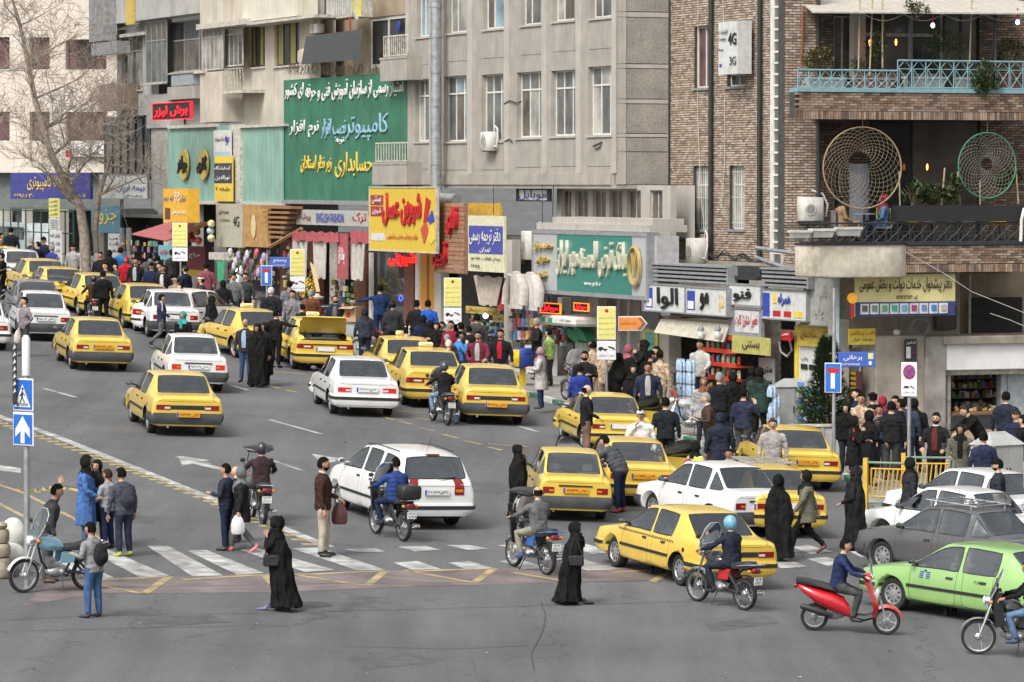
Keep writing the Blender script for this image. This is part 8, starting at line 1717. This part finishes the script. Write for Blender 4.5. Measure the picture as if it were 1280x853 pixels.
for q_,lab,kw in ((gr,'driver of the light green saloon',dict(top=(.1,.1,.11))),(NEAR,'driver of the taxi with the chequered line',dict(top=(.45,.45,.44)))):
    person(None,0,lab,legs='seat',al='bar',ar='hold',M=q_.matrix_world @ Matrix.Translation((-.08,.36,-.50)),h=1.70,fine=False,**kw)
# door badge and number on the green car
regs,sk,fx,rx,_=car_kit('405'); q=MB(); zc_=.74
for s,a in ((1,0),(-1,0)):
    for k in range(4):sk.patch(q,'left',.62+s*(.03+.0*k),.62+s*.12,zc_ -.05+k*.035,zc_ -.03+k*.035,2,1,.006)
sk.patch(q,'left',.59,.65,zc_+.07,zc_+.11,2,1,.006); q.build('door_badge',[T_blu],gr)
lt=lettering('۲۸۷۳',gr,T_blk,0,.26,0,.07,0,0,.005); lt.matrix_local=Matrix.Translation((-.52,.852,.72)) @ Matrix.Rotation(PI,4,'Z')
# ------------------------------------------------------------------motorcycles and riders
bk=lambda*a:bike_at(*a)
DK=(.02,.02,.022); NV=(.02,.028,.06); BW=(.06,.04,.032); GY_=(.13,.13,.135); JN=(.07,.12,.22); OL=(.12,.12,.085); TAN=(.32,.25,.17); LG=(.38,.38,.37); MR=(.16,.03,.05); DG=(.06,.062,.066); KH=(.26,.25,.19)
p=bk(504,677,28); motorbike(p,28,'black motorcycle behind the white people carrier',screen=1,box=(.02,.02,.02),skirts=True,plate='۱۲۷'); rider(p,28,'motorcyclist in a quilted blue jacket with a black top box behind him',top=(.03,.06,.2),bot=NV,outfit='puffer',extras=[('strap',DK)])
p=bk(683,719,30); motorbike(p,30,'motorcycle with blue side covers and a raised black front cover on the crossing',cover=1,screen=1,skirts=True,sidecover=(.03,.12,.4),rackc=(.05,.15,.45)); rider(p,30,'balding motorcyclist in a grey sweater and khaki trousers',top=GY_,bot=KH,head='bald',extras=[('belt',DK)],shoes=(.04,.08,.2))
p=bk(930,763,40); motorbike(p,40,'motorcycle with red side covers in front of the chequered taxi',screen=1,sidecover=(.5,.02,.02),tank=(.02,.02,.02)); rider(p,40,'motorcyclist in a sky blue helmet and dark navy suit',top=(.025,.03,.045),bot=(.025,.03,.045),head='helmet',hc=(.16,.38,.52),extras=[('strap',DK)])
p=G(1017,788) -slope_rot(-96) @ Vector((-.63,0,0)); scooter(p,-96,'glossy red motor scooter crossing from left to right'); rider(p,-96,'scooter rider in a navy jacket and grey jeans',legs='scoot',top=(.025,.035,.085),bot=(.07,.07,.07),outfit='jacket',bulk=1.1)
p=G(1222,818) -slope_rot(84) @ Vector((.64,0,0)); motorbike(p,84,'black motorcycle entering from the right edge',screen=1,skirts=True); rider(p,84,'motorcyclist in blue jeans cut by the right edge',top=DK,bot=(.12,.19,.30),shoes=(.03,.05,.12))
p=bk(328.6,657,14); motorbike(p,14,'motorcycle with a black rain cover beside the pedestrians at the crossing',cover=1); rider(p,14,'motorcyclist in a brown black jacket under a black cover',top=(.045,.03,.03),bot=DG,head='helmet',hc=(.03,.03,.035))
p=bk(559,532,19); motorbike(p,19,'motorcycle halted between two taxis with bundles on its front',screen=1,cover=None); rider(p,19,'motorcyclist in a black jacket and pale jeans with a foot on the road',top=DK,bot=(.16,.24,.36),head='helmet',hc=(.05,.05,.055),legs='prop')
p=bk(117,405,12); motorbike(p,12,'motorcycle beside the far left taxis'); rider(p,12,'motorcyclist in a brown jacket and black helmet among the far left taxis',top=(.05,.028,.02),bot=DK,head='helmet',hc=(.015,.015,.015))
p=G(29,741) -slope_rot(125) @ Vector((.64,0,0)); motorbike(p,125,'pale blue motorcycle with white panniers parked at the left edge',tank=(.20,.38,.48),whitebits=(.5,.5,.5),sidecover=(.2,.38,.48),screen=1)
o=MB().ell((0,0,0),(.24,.18,.32),14,10).build('white_sack',[cm((.58,.57,.53),.8,bump=.8,bs=9)],None,True); o.location=G(14,712)+Vector((0,.3,.62)); tag(o,'upper white sack tied on the pale blue motorcycle','sack'); o=MB().ell((0,0,0),(.26,.18,.28),14,10).build('white_sack',[cm((.58,.57,.53),.8,bump=.8,bs=9)],None,True); o.location=G(13,720)+Vector((0,.3,.30)); tag(o,'lower white sack hanging on the pale blue motorcycle','sack')
for x,y,psi,r_,tk,lab in ((864,551,100,8,(.5,.5,.5),'black and white motorcycle parked by the water packs'),(606,470,160,6,(.3,.02,.02),'motorcycle with a clear windscreen parked among the crowd'),(470,452,120,8,(.3,.03,.03),'motorcycle parked behind the grey cabinet with the cardboard box'),(172,372,110,8,(.4,.4,.4),'motorcycle parked among the left pavement crowd'),(292,398,170,-6,(.3,.3,.3),'motorcycle with a windscreen parked near the toy shop'),(383,416,60,8,(.1,.1,.12),'motorcycle parked behind the taxi with the raised boot'),(722,508,30,0,(.05,.05,.2),'motorcycle with a tall clear windscreen parked before the cash machine')):
    motorbike(G(x,y)+Vector((0,0,.12)),psi,lab,tank=tk,roll=r_,screen=1 if 'wind' in lab else None,whitebits=(.6,.6,.6) if 'white' in lab else None)
#==================================================================people
M_camo=mat('desert_camouflage',(.40,.31,.20),.92,var=.1,vs=8); nt=M_camo.node_tree; tc=nt.nodes.new('ShaderNodeTexCoord'); nz=nt.nodes.new('ShaderNodeTexNoise'); nz.inputs['Scale'].default_value=13; nz.inputs['Detail'].default_value=2; cr=nt.nodes.new('ShaderNodeValToRGB'); cr.color_ramp.interpolation='CONSTANT'; e=cr.color_ramp.elements; e[0].color=(.50,.40,.28,1); e[1].position=.47; e[1].color=(.26,.15,.09,1); x_=e.new(.55); x_.color=(.42,.32,.2,1); x_=e.new(.64); x_.color=(.12,.09,.06,1)
nt.links.new(tc.outputs['Object'],nz.inputs['Vector']); nt.links.new(nz.outputs['Fac'],cr.inputs[0]); nt.links.new(cr.outputs[0],nt.nodes['Principled BSDF'].inputs['Base Color'])
BLK=(.014,.014,.016)
HY={345:645,720:652,404:571,283:579,302:583,296:582,118:652,108:568,122:574,135:586,155:584,972:594,1008:587,1068:583,648:556,733:480,307:398,322:405,332:403,202:368,31:371}
def Pf(x,y,psi,label,**k):
    if x in HY and not (x==345 and y<700):k['h']=min((y -HY[x])/scl(G(x,y))*.985,1.98)
    return person(G(x,y)+Vector((0,0,k.pop('up',0))),psi,label,**k)     # by the feet
def Ph(x,hy,psi,label,h=1.72,base=.12,**k):return person(by_head(x,hy,h*1.07,base),psi,label,h=h*1.07,fine=k.pop('fine',False),**k)   # by the top of the head
# foreground
Pf(345,763,82,'woman in a black chador holding a phone to her ear at the crossing',outfit='chador',al='phone',legs='walk',top=BLK,head='scarf',hc=BLK,h=1.64,shoes=(.12,.13,.22),extras=[('handbag',BLK,'black leather handbag of the woman phoning at the crossing',1)])
Pf(720,756,-95,'small woman in a black chador walking with a shoulder bag in mid road',outfit='chador',legs='walk',top=BLK,head='scarf',hc=BLK,h=1.52,extras=[('handbag',BLK,'black shoulder bag of the woman in mid road',-1)])
Pf(404,696,-92,'bearded man in a brown sweater and beige trousers walking on the crossing',top=(.045,.025,.018),bot=(.46,.40,.32),head='hair+beard',al='hold',ar='down',legs='relax',h=1.80,extras=[('collar',(.6,.55,.5)),('bag',(.09,.03,.03),'maroon bag in the hand of the bearded man',1)])
Pf(283,688,75,'young man in a dark hooded jacket holding a drink at the lane line',top=(.03,.035,.05),bot=NV,al='read',ar='pocket',h=1.74,extras=[('inner',LG)])
Pf(302,690,88,'older woman in a grey headscarf and pink shoes carrying a printed bag',outfit='coat',hem=.62,top=(.022,.022,.025),bot=(.12,.12,.12),head='scarf',hc=(.14,.14,.15),h=1.62,legs='walk2',al='down',ar='hold',shoes=(.6,.2,.22),extras=[('bag',(.62,.58,.60),'white carrier bag with a pink print held by the older woman',1)])
Pf(296,678,80,'bald older man half hidden behind the woman in the grey headscarf',head='bald',hc='w',top=(.03,.035,.05),bot=DG,h=1.70)
Pf(118,772,60,'young man in blue jeans with a black backpack looking down',top=(.24,.24,.25),bot=(.06,.12,.25),al='read',ar='read',lean=6,legs='relax',h=1.76,shoes=(.03,.03,.06),extras=[('backpack',(.03,.03,.035),'black backpack on the young man in jeans')])
Pf(108,686,-95,'woman in a long blue coat and black headscarf standing on the crossing',outfit='coat',hem=.45,top=(.07,.15,.36),bot=(.07,.1,.18),head='scarf',hc=BLK,h=1.68,al='hold',ar='hold')
Pf(122,682,160,'woman in a black headscarf turning her head beside the blue coat',outfit='coat',hem=.5,top=DK,bot=DK,head='scarf',hc=BLK,h=1.64)
Pf(135,686,60,'young man in a pale grey hooded top on the crossing',top=(.30,.31,.33),bot=NV,hc='b',h=1.64,al='hold')
Pf(155,696,40,'tall dark haired man in a navy jacket and yellow shoes on the crossing',top=(.07,.075,.10),bot=(.03,.035,.06),h=1.76,lean=6,shoes=(.35,.36,.08),extras=[('backpack',(.05,.055,.075),'navy backpack on the man in yellow shoes')])
Pf(58,728,-85,'man in dark clothes leaning by the blue motorcycle with one arm raised',top=DG,bot=(.09,.09,.095),lean=14,al='wave',ar='down',h=1.78,legs='relax',shoes=(.12,.09,.06))
Pf(972,700,8,'woman seen from behind in a full black chador near the white saloon',outfit='chador',top=BLK,head='scarf',hc=BLK,h=1.70,legs='walk2')
Pf(1008,692,88,'woman in an olive parka and brown boots striding left',outfit='parka',hem=.66,top=(.15,.145,.105),bot=BLK,head='scarf',hc=BLK,h=1.70,legs='walk',al='swing',ar='back',shoes=(.10,.05,.035))
Pf(1068,688,84,'woman in a wide black chador crossing in front of the dark grey car',outfit='chador',top=(.02,.02,.026),head='scarf',hc=(.02,.02,.026),h=1.66,al='hold')
Ph(1137,573,-80,'woman in a black coat with dyed red hair beside the yellow barrier',h=1.64,outfit='coat',hem=.55,top=(.03,.03,.032),bot=BLK,head='scarf',hc=BLK,fine=True,base=0)
Ph(1247,575,85,'grey bearded man in a dark flat cap behind the white cars',h=1.70,top=(.03,.035,.05),head='cap+beard',hc='k',fine=True,base=0)
Ph(966,525,172,'moustached man in a pale grey jacket behind the taxi with the roof rack',h=1.62,top=(.34,.32,.31),bot=DG,head='hair+moustache',hc='b',fine=True,base=0)
Ph(911,562,165,'dark haired man in a light grey jacket between the white saloon and a taxi',h=1.42,top=(.48,.47,.45),bot=NV,fine=True,base=0,extras=[('inner',DG)])
Ph(869,552,-60,'woman in a lime yellow coat with a pink backpack',h=1.62,outfit='coat',hem=.7,top=(.52,.55,.12),bot=BLK,head='scarf',hc=BLK,fine=True,base=0,extras=[('backpack',(.30,.05,.10),'pink and grey backpack on the lime yellow coat')])
Pf(775,641,62,'man in a two tone grey puffer jacket leaning into the open taxi door',outfit='puffer',top=(.08,.085,.095),bot=NV,lean=30,al='reach',ar='reach',h=1.78,shoes=(.3,.05,.05))
Pf(648,648,-95,'woman in a black chador with her hand at her cheek behind the motorcycle',outfit='chador',top=BLK,head='scarf',hc=BLK,al='phone',h=1.64,extras=[('handbag',(.18,.04,.07),'burgundy patterned bag of the woman behind the motorcycle',1)])
Ph(801,512,175,'traffic policeman in a white jacket and cap with a hand at his mouth',h=1.74,top=(.68,.68,.67),bot=NV,head='cap',hc='w',ar='mouth',al='down',fine=True,base=0)
Pf(733,578,-85,'bald man in a black sweater and brown trousers beside the open taxi',top=(.02,.02,.025),bot=(.20,.12,.10),head='bald',h=1.72,al='hold',ar='hold',bulk=1.06)
Ph(832,498,5,'man in a black leather jacket seen from behind at the kerb',h=1.74,top=(.02,.025,.03),bot=DK,extras=[('strap',BW),('bag',(.5,.45,.45),'pinkish plastic bag held by the man in black leather',1)],fine=True)
Ph(887,492,95,'grey haired man in a brown jacket reading beside the parked motorcycle',h=1.76,top=(.07,.045,.035),bot=BW,hc='g',al='read',ar='read',lean=6,extras=[('collar',(.5,.5,.48)),('paper',0,'folded paper in the hands of the man in the brown jacket')],fine=True,base=.12)
Ph(900,517,8,'person in a navy hooded coat seen from behind at the kerb',h=1.68,outfit='coat',hem=.62,top=(.022,.026,.05),head='hood',hc=(.022,.026,.05),base=0,fine=True)
Ph(880,472,172,'woman in a brown patterned scarf and grey coat facing the street',h=1.62,outfit='coat',hem=.65,top=(.33,.33,.33),head='scarf',hc=(.20,.09,.06))
Ph(899,467,5,'man in a dark navy sweater seen from behind at the snack rack',h=1.76,top=(.015,.018,.03),hc='g')
Ph(916,466,20,'woman in a black headscarf at the snack rack',h=1.70,outfit='coat',hem=.6,top=BLK,head='scarf',hc=BLK)
Ph(929,487,-35,'man in a navy jacket on the phone among the group by the snack shop',h=1.74,top=(.03,.035,.06),ar='phone',bot=DG)
Ph(940,459,15,'woman in a flowing black headscarf beside the green parka',h=1.70,outfit='coat',hem=.6,top=BLK,head='scarf',hc=BLK)
Ph(949,460,-8,'person in a dark green parka with a black headscarf',h=1.72,outfit='parka',hem=.62,top=(.03,.055,.045),bot=BLK,head='scarf',hc=BLK,extras=[('collar',(.5,.38,.1))])
Ph(875,426,150,'shopkeeper in a white coat inside the snack shop',h=1.78,top=(.45,.45,.43),al='hold',base=.35)
Ph(810,454,176,'man in a navy blazer and checked shirt facing the street',h=1.76,top=(.03,.035,.06),bot=DG,extras=[('inner',LG)],fine=True)
Ph(792,457,170,'woman in a black chador left of the man in the blazer',h=1.58,outfit='chador',top=BLK,head='scarf',hc=BLK,al='hold')
Ph(825,439,-40,'soldier in desert camouflage and cap right of the man in the blazer',h=1.80,head='cap',hc=(.36,.28,.2),bot=(.30,.24,.16),topmat=M_camo)
Ph(804,426,85,'tall woman in black with her hand at her face by the poster door',h=1.74,outfit='chador',top=BLK,head='scarf',hc=BLK,al='mouth')
Ph(813,439,-70,'man in a dark cap beside the soldier',h=1.72,top=DG,head='cap')
Ph(821,434,120,'dark haired man half hidden behind the soldier',h=1.78,top=DK)
Ph(773,443,5,'woman in a black chador with a black bag right of the notice post',h=1.66,outfit='chador',top=BLK,head='scarf',hc=BLK,extras=[('backpack',BLK,'black rucksack on the woman in the chador by the notice post')])
Ph(785,432,-60,'woman in a red and white patterned scarf by the bank door',h=1.66,outfit='coat',hem=.6,top=BLK,head='scarf',hc=(.35,.10,.13))
Ph(741,427,20,'soldier in desert camouflage seen from behind at the cash machine',h=1.80,head='cap',hc=(.42,.33,.24),bot=(.30,.24,.16),topmat=M_camo)
Ph(757,436,-5,'second soldier in desert camouflage behind the notice post',h=1.76,head='cap',hc=(.42,.33,.24),bot=(.30,.24,.16),topmat=M_camo)
Ph(731,440,165,'bearded man in a black jacket with a logo by the cash machine',h=1.74,top=(.02,.02,.025),head='hair+beard',al='read',ar='down')
Ph(725,457,10,'youth in a royal blue top at the tall windscreen motorcycle',h=1.58,top=(.03,.05,.25),bot=NV)
Ph(780,483,60,'dark haired person low behind the roof of the open taxi by the bank',h=.98,top=DK)
Ph(676,435,80,'woman in a striped scarf and pale coat reading by the kerb',h=1.60,outfit='coat',hem=.55,top=(.45,.42,.40),bot=(.03,.05,.12),head='scarf',hc=(.30,.20,.24),al='read',ar='read',fine=True)
Ph(686,412,60,'boy in a neon yellow top at the newsstand',h=1.60,top=(.45,.62,.20),bot=DG)
Ph(671,399,100,'grey haired newsvendor holding a sheet',h=1.70,top=DK,hc='g',al='read',ar='read',base=.35)
# middle crowd
for x,hy,psi,lab,kw in (
 (598,415,168,'man in a maroon open hoodie and grey shirt sitting at the windscreen motorcycle',dict(top=MR,extras=[('inner',LG)],al='hold',ar='pocket')),
 (626,413,165,'man in a bright red shirt and black jacket in the middle crowd',dict(top=DK,extras=[('inner',(.45,.02,.04))],bot=GY_)),
 (574,415,-80,'young man in a blue shirt touching his chin',dict(top=(.07,.22,.55),ar='mouth',h=1.66)),
 (559,419,20,'grey haired man low in the middle crowd',dict(top=BW,hc='g',h=1.58)),(561,426,10,'older white haired man just in front of the grey haired one',dict(top=BW,hc='w',h=1.55)),
 (564,402,150,'dark haired man in a maroon top behind the notice post',dict(top=(.22,.02,.04),h=1.70)),(546,404,165,'woman in a black headscarf looking out of the middle crowd',dict(outfit='coat',top=BLK,head='scarf',hc=BLK,h=1.58)),
 (596,393,5,'man in a dark grey coat seen from behind entering the news shop',dict(top=DG,h=1.76)),(576,404,40,'man in a black jacket behind the notice post',dict(top=DK,h=1.66)),(586,408,30,'man in black just right of the notice post',dict(top=DK,h=1.60)),
 (536,422,60,'bald man in a dark jacket behind the taxi roof',dict(top=DG,head='bald',hc='k',h=1.60)),(517,408,60,'stooping young man in a pale grey sweater',dict(top=(.30,.30,.31),lean=22,h=1.66)),
 (535,376,-5,'man in a royal blue track jacket with white stripes',dict(top=(.03,.10,.42),extras=[('stripe',(.6,.6,.6))],h=1.76)),(521,376,-15,'man in black holding white papers beside the blue track jacket',dict(top=DK,extras=[('paper',0,'white papers held by the man in black')],h=1.74)),
 (529,395,10,'person in a hooded black and blue coat at the shop door',dict(top=NV,head='hood',hc=BLK,h=1.56)),(538,401,20,'person in a black hood beside a pale scarf',dict(top=BLK,head='hood',hc=BLK,h=1.54)),(553,403,140,'person in dark glasses at the middle crowd',dict(top=NV,h=1.60)),
 (475,357,12,'tall man in a navy sweater over a white shirt reaching out at the pastry shop',dict(top=(.02,.04,.11),bot=(.02,.03,.08),al='out',extras=[('belt',(.6,.6,.6))],h=1.82)),(491,377,5,'heavy person in a charcoal coat and grey knitted hat',dict(top=(.04,.038,.042),head='beanie',hc=(.06,.055,.055),bulk=1.15,h=1.74)),
 (456,386,15,'person in a slate hooded coat behind the cardboard box',dict(top=(.05,.055,.08),head='hood',hc=(.03,.03,.04),bulk=1.1,h=1.64)),
 (420,370,168,'balding man in a navy blazer and grey shirt by the flower shop',dict(top=(.025,.03,.05),head='buzz+beard',hc='b',extras=[('inner',GY_)],h=1.74)),(389,363,8,'grey haired man in a rust brown jacket at the flowers',dict(top=(.15,.06,.035),hc='g',h=1.70)),
 (366,364,165,'young man in a grey sweater with a cross strap',dict(top=(.20,.20,.21),extras=[('strap',DK)],al='hold',h=1.76)),(378,381,40,'small dark haired person behind the open boot',dict(top=DK,h=1.5)),(362,352,20,'man in a slate grey vest near the red toys',dict(top=(.16,.17,.19),h=1.72)),(339,360,-10,'white haired man in a long black coat by the dead end sign',dict(top=(.02,.022,.03),hc='w',outfit='coat',hem=.6,h=1.72)),
 (258,329,5,'man in a wine red shirt seen from behind at the dark red poster',dict(top=(.22,.07,.09),h=1.76)),(252,347,85,'old man in a pale flat cap near the wine red shirt',dict(top=BW,head='flatcap',hc=(.5,.46,.4),h=1.62)),(279,351,5,'person in a black coat by the green plastic sheet',dict(top=DK,head='hood',hc=BLK,h=1.60)),
 (293,343,160,'man in a grey jacket left of the twin at the toy shop',dict(top=(.12,.13,.13),h=1.72)),(307,342,165,'man in a dark jacket and red scarf at the toy shop',dict(top=(.05,.055,.055),extras=[('collar',(.25,.05,.05))],h=1.72)),(232,333,60,'stout person in a navy coat right of the notice post at the left',dict(top=(.018,.025,.05),bulk=1.12,head='beanie',hc=DG,h=1.72)),
 (190,329,170,'man in a navy coat and black cap in the left crowd',dict(top=(.02,.03,.055),head='cap',hc='k',h=1.74)),(204,332,165,'young man with a white shirt under a dark jacket in the left crowd',dict(top=DK,extras=[('inner',(.5,.5,.5))],h=1.70)),(219,347,150,'person in a cream cap and patterned top in the left crowd',dict(top=(.26,.22,.17),head='cap',hc=(.42,.38,.3),h=1.56)),
 (215,313,40,'man in a leather jacket standing tall behind the left crowd',dict(top=(.045,.042,.045),h=1.76)),(188,317,0,'person in a grey jacket seen from behind in the left crowd',dict(top=(.09,.09,.09),h=1.70)),(197,320,5,'person with black hair right of the grey jacket',dict(top=DK,h=1.68)),(200,329,120,'man half hidden behind the navy coated one',dict(top=BW,h=1.66)),
 (158,322,165,'woman in a bright red headscarf and coat',dict(top=(.45,.02,.03),outfit='coat',head='scarf',hc=(.45,.02,.03),h=1.66)),(170,323,168,'man in a black jacket and white shirt right of the red headscarf',dict(top=DK,extras=[('inner',LG)],h=1.72)),(151,310,5,'man in a bright blue jacket seen from behind at the glass shop',dict(top=(.03,.15,.38),h=1.74)),(137,313,0,'person in black at the glass shop behind the red placard',dict(top=BLK,head='hood',hc=BLK,h=1.68)),
 (126,316,170,'man peering over the red placard',dict(top=DK,h=1.68)),(92,306,165,'person with a black cap carrying a white sack left of the trunk',dict(top=(.35,.34,.33),head='beanie',hc='k',h=1.72)),(65,307,-40,'grey haired man in a blue and navy jacket at the poster column',dict(top=(.03,.05,.22),hc='g',h=1.68)),(55,297,165,'man in a dark cap and navy jacket left of the poster column',dict(top=(.025,.03,.05),head='cap',hc='k',h=1.78)),(39,298,-60,'grey haired man in a dark coat left of the capped man',dict(top=(.03,.035,.05),hc='g',h=1.74)),
 (14,285,0,'man in a dark jacket seen from behind at the far left',dict(top=(.02,.022,.03),h=1.76)),(1,292,-80,'person in a brown jacket cut by the left edge far back',dict(top=(.12,.08,.06),h=1.74)),(48,303,60,'man in a navy coat between the capped man and the grey haired one',dict(top=NV,h=1.62)),(145,330,120,'person crouching by the parked motorcycle at the left',dict(top=DG,h=1.45)),(226,355,100,'person in grey behind the notice post at the left',dict(top=DG,h=1.5))):
    Ph(x,hy,psi,lab,**kw)
# in the road on the left half
Pf(345,460,-30,'man in a black jacket with red stripes at the open taxi door',top=BLK,bot=BLK,al='down',ar='out',h=1.78,legs='relax',extras=[('stripe',(.4,.03,.05))],fine=False)
Pf(307,478,165,'man in a dark leather jacket and light blue shirt standing in the road',top=(.045,.035,.035),bot=(.05,.09,.17),h=1.76,head='bald',extras=[('inner',(.30,.42,.6))],fine=False)
Pf(322,484,160,'woman in a black chador left in the pair standing in the road',outfit='chador',top=BLK,head='scarf',hc=BLK,h=1.64,fine=False)
Pf(332,482,120,'woman in a black coat with a black shoulder bag standing in the road',outfit='coat',hem=.3,top=BLK,bot=BLK,head='scarf',hc=BLK,h=1.66,fine=False,extras=[('handbag',BLK,'black bag of the woman standing in the road',-1)])
Ph(229,390,150,'woman in a turquoise headscarf beside the white saloons',h=1.60,outfit='coat',hem=.6,top=BLK,head='scarf',hc=(.05,.28,.27),base=0)
Pf(202,434,-80,'man in a navy track top with white shoulder stripes walking right',top=(.03,.035,.07),bot=(.12,.12,.14),h=1.76,extras=[('stripe',(.6,.6,.6))],ar='hold',legs='walk',fine=False)
Ph(264,371,85,'woman in a black chador at the door of the rounded white saloon',h=1.62,outfit='chador',top=BLK,head='scarf',hc=BLK,base=0,al='hold')
Pf(31,446,120,'man in a mauve grey jacket carrying a white bag at the left',top=(.24,.20,.22),bot=DG,h=1.78,al='pocket',ar='down',fine=False,extras=[('bag',(.55,.5,.48),'white and brown bag carried by the man in mauve grey',-1)])
Ph(129,339,10,'guard in a black uniform standing beside the far left motorcyclist',h=1.76,top=BLK,bot=BLK,head='cap',hc='k',base=0); Ph(132,329,150,'man with folded arms behind the guard',h=1.72,top=DG,base=0)
Pf(3,375,80,'person in black standing at the left edge beside the taxis',top=BLK,bot=BLK,h=1.75,fine=False)
# right pavement
for x,hy,psi,lab,kw in (
 (1170,517,160,'bearded man in a black hooded jacket looking at his phone by the kiosk',dict(top=DK,bot=BLK,head='hair+beard',al='hold',ar='hold',h=1.78,fine=True,extras=[('inner',(.12,.03,.03)),('collar',(.5,.5,.5)),('phoneobj',0,'dark phone in the hands of the man in the black hooded jacket')])),
 (1200,531,172,'smiling woman in an olive coat and black headscarf by the kiosk',dict(outfit='parka',hem=.6,top=(.11,.11,.085),bot=BLK,head='scarf',hc=BLK,ar='hold',h=1.60,fine=True,extras=[('inner',BLK)])),
 (1257,491,-25,'young man in a black and white varsity jacket at the kiosk counter',dict(top=(.03,.025,.05),bot=(.2,.26,.34),h=1.78)),(1270,513,130,'man in a navy puffer jacket at the right edge by the cabinet',dict(outfit='puffer',top=(.025,.03,.06),head='beanie',hc=BW,al='hold',ar='hold',h=1.76,fine=True)),(1229,541,8,'person in a navy jacket with a white stripe behind the street cabinet',dict(top=(.025,.035,.07),extras=[('stripe',(.5,.5,.5))],h=1.70)),
 (1226,500,110,'vendor in black bending over the kiosk counter',dict(top=BLK,lean=35,al='reach',ar='reach',hc='b',h=1.75)),(1067,521,-95,'woman in a black coat with a red sleeve patch and fur hood',dict(outfit='coat',hem=.62,top=BLK,bot=(.05,.09,.17),head='scarf',hc=BLK,al='read',ar='mouth',h=1.64,fine=True,extras=[('stripe',(.45,.03,.03)),('collar',(.6,.58,.5))])),
 (1086,514,-70,'woman in a long black coat eating beside the fur hooded one',dict(outfit='coat',hem=.55,top=BLK,bot=BLK,head='scarf',hc=BLK,al='mouth',ar='hold',h=1.66,fine=True)),(1099,507,170,'boy in a blue quilted vest with a hand at his mouth',dict(outfit='puffer',top=(.04,.07,.17),ar='mouth',al='down',h=1.64,fine=True)),(1114,503,8,'man in a black jacket seen from behind among the group by the pillar',dict(top=(.03,.028,.03),bot=(.05,.05,.06),bulk=1.08,h=1.76,fine=True)),
 (1076,493,172,'soldier in desert camouflage smiling in the group by the pillar',dict(topmat=M_camo,bot=(.3,.24,.16),h=1.78)),(1058,505,150,'woman in a black headscarf left of the smiling soldier',dict(outfit='coat',top=BLK,head='scarf',hc=BLK,h=1.60)),(1071,487,100,'dark haired man behind the smiling soldier',dict(top=NV,h=1.76)),(1091,492,20,'person in a black flat cap in the group by the pillar',dict(top=BLK,head='flatcap',hc='k',h=1.70)),
 (1103,496,20,'woman in a crimson hood in the group by the pillar',dict(outfit='coat',top=(.25,.03,.05),head='hood',hc=(.3,.03,.05),h=1.66)),(1119,496,150,'dark haired man in a navy coat left of the no stopping post',dict(top=(.02,.025,.05),bot=(.3,.26,.2),h=1.76)),(1133,497,-20,'broad person in a slate jacket behind the no stopping post',dict(top=(.04,.05,.08),bulk=1.1,h=1.76,al='hold',extras=[('paper',0,'rolled white paper held behind the no stopping post')])),(1142,499,-10,'person in a black coat right of the no stopping post',dict(top=BLK,outfit='coat',head='hood',hc=BLK,h=1.68)),(1126,500,60,'man in black glimpsed between two others at the pillar',dict(top=BLK,h=1.70)),(1279,520,60,'person in black cut by the right edge near the kiosk',dict(top=BLK,h=1.70))):
    Ph(x,hy,psi,lab,**kw)
# seated in the lower cafe
for x,y,psi,lab,kw in ((1051,304,-80,'woman in a tan coat and black headscarf seated on the lower balcony',dict(top=(.34,.22,.13),bot=(.34,.22,.13),head='scarf',hc=BLK,al='mouth',ar='hold')),(1105,304,85,'woman in a denim jacket and dark red headscarf seated on the lower balcony',dict(top=(.09,.17,.28),bot=(.08,.15,.25),head='scarf',hc=(.20,.02,.03),al='hold',ar='down'))):
    p=F3.M @ F3.at(x,y,-.75); person(p+Vector((0,0,-.40)),psi,lab,legs='seat',h=1.66,fine=False,**kw)
    t=empty('cafe_chair','grey cafe seat under the %s' % lab[:24],'chair',Matrix.Translation(p) @ Matrix.Rotation(R(psi+90),4,'Z')); MB().box(-.2,-.2,.38,.25,.2,.43).box(-.22,-.2,.43,-.18,.2,.85).build('seat',[cm((.16,.16,.17),.6)],t)
    for sx in (-1,1):
        for sy in (-1,1):MB().tube([(.18*sx,.17*sy,.38),(.2*sx,.19*sy,0)],.014,5).build('leg',[M_iron],t)
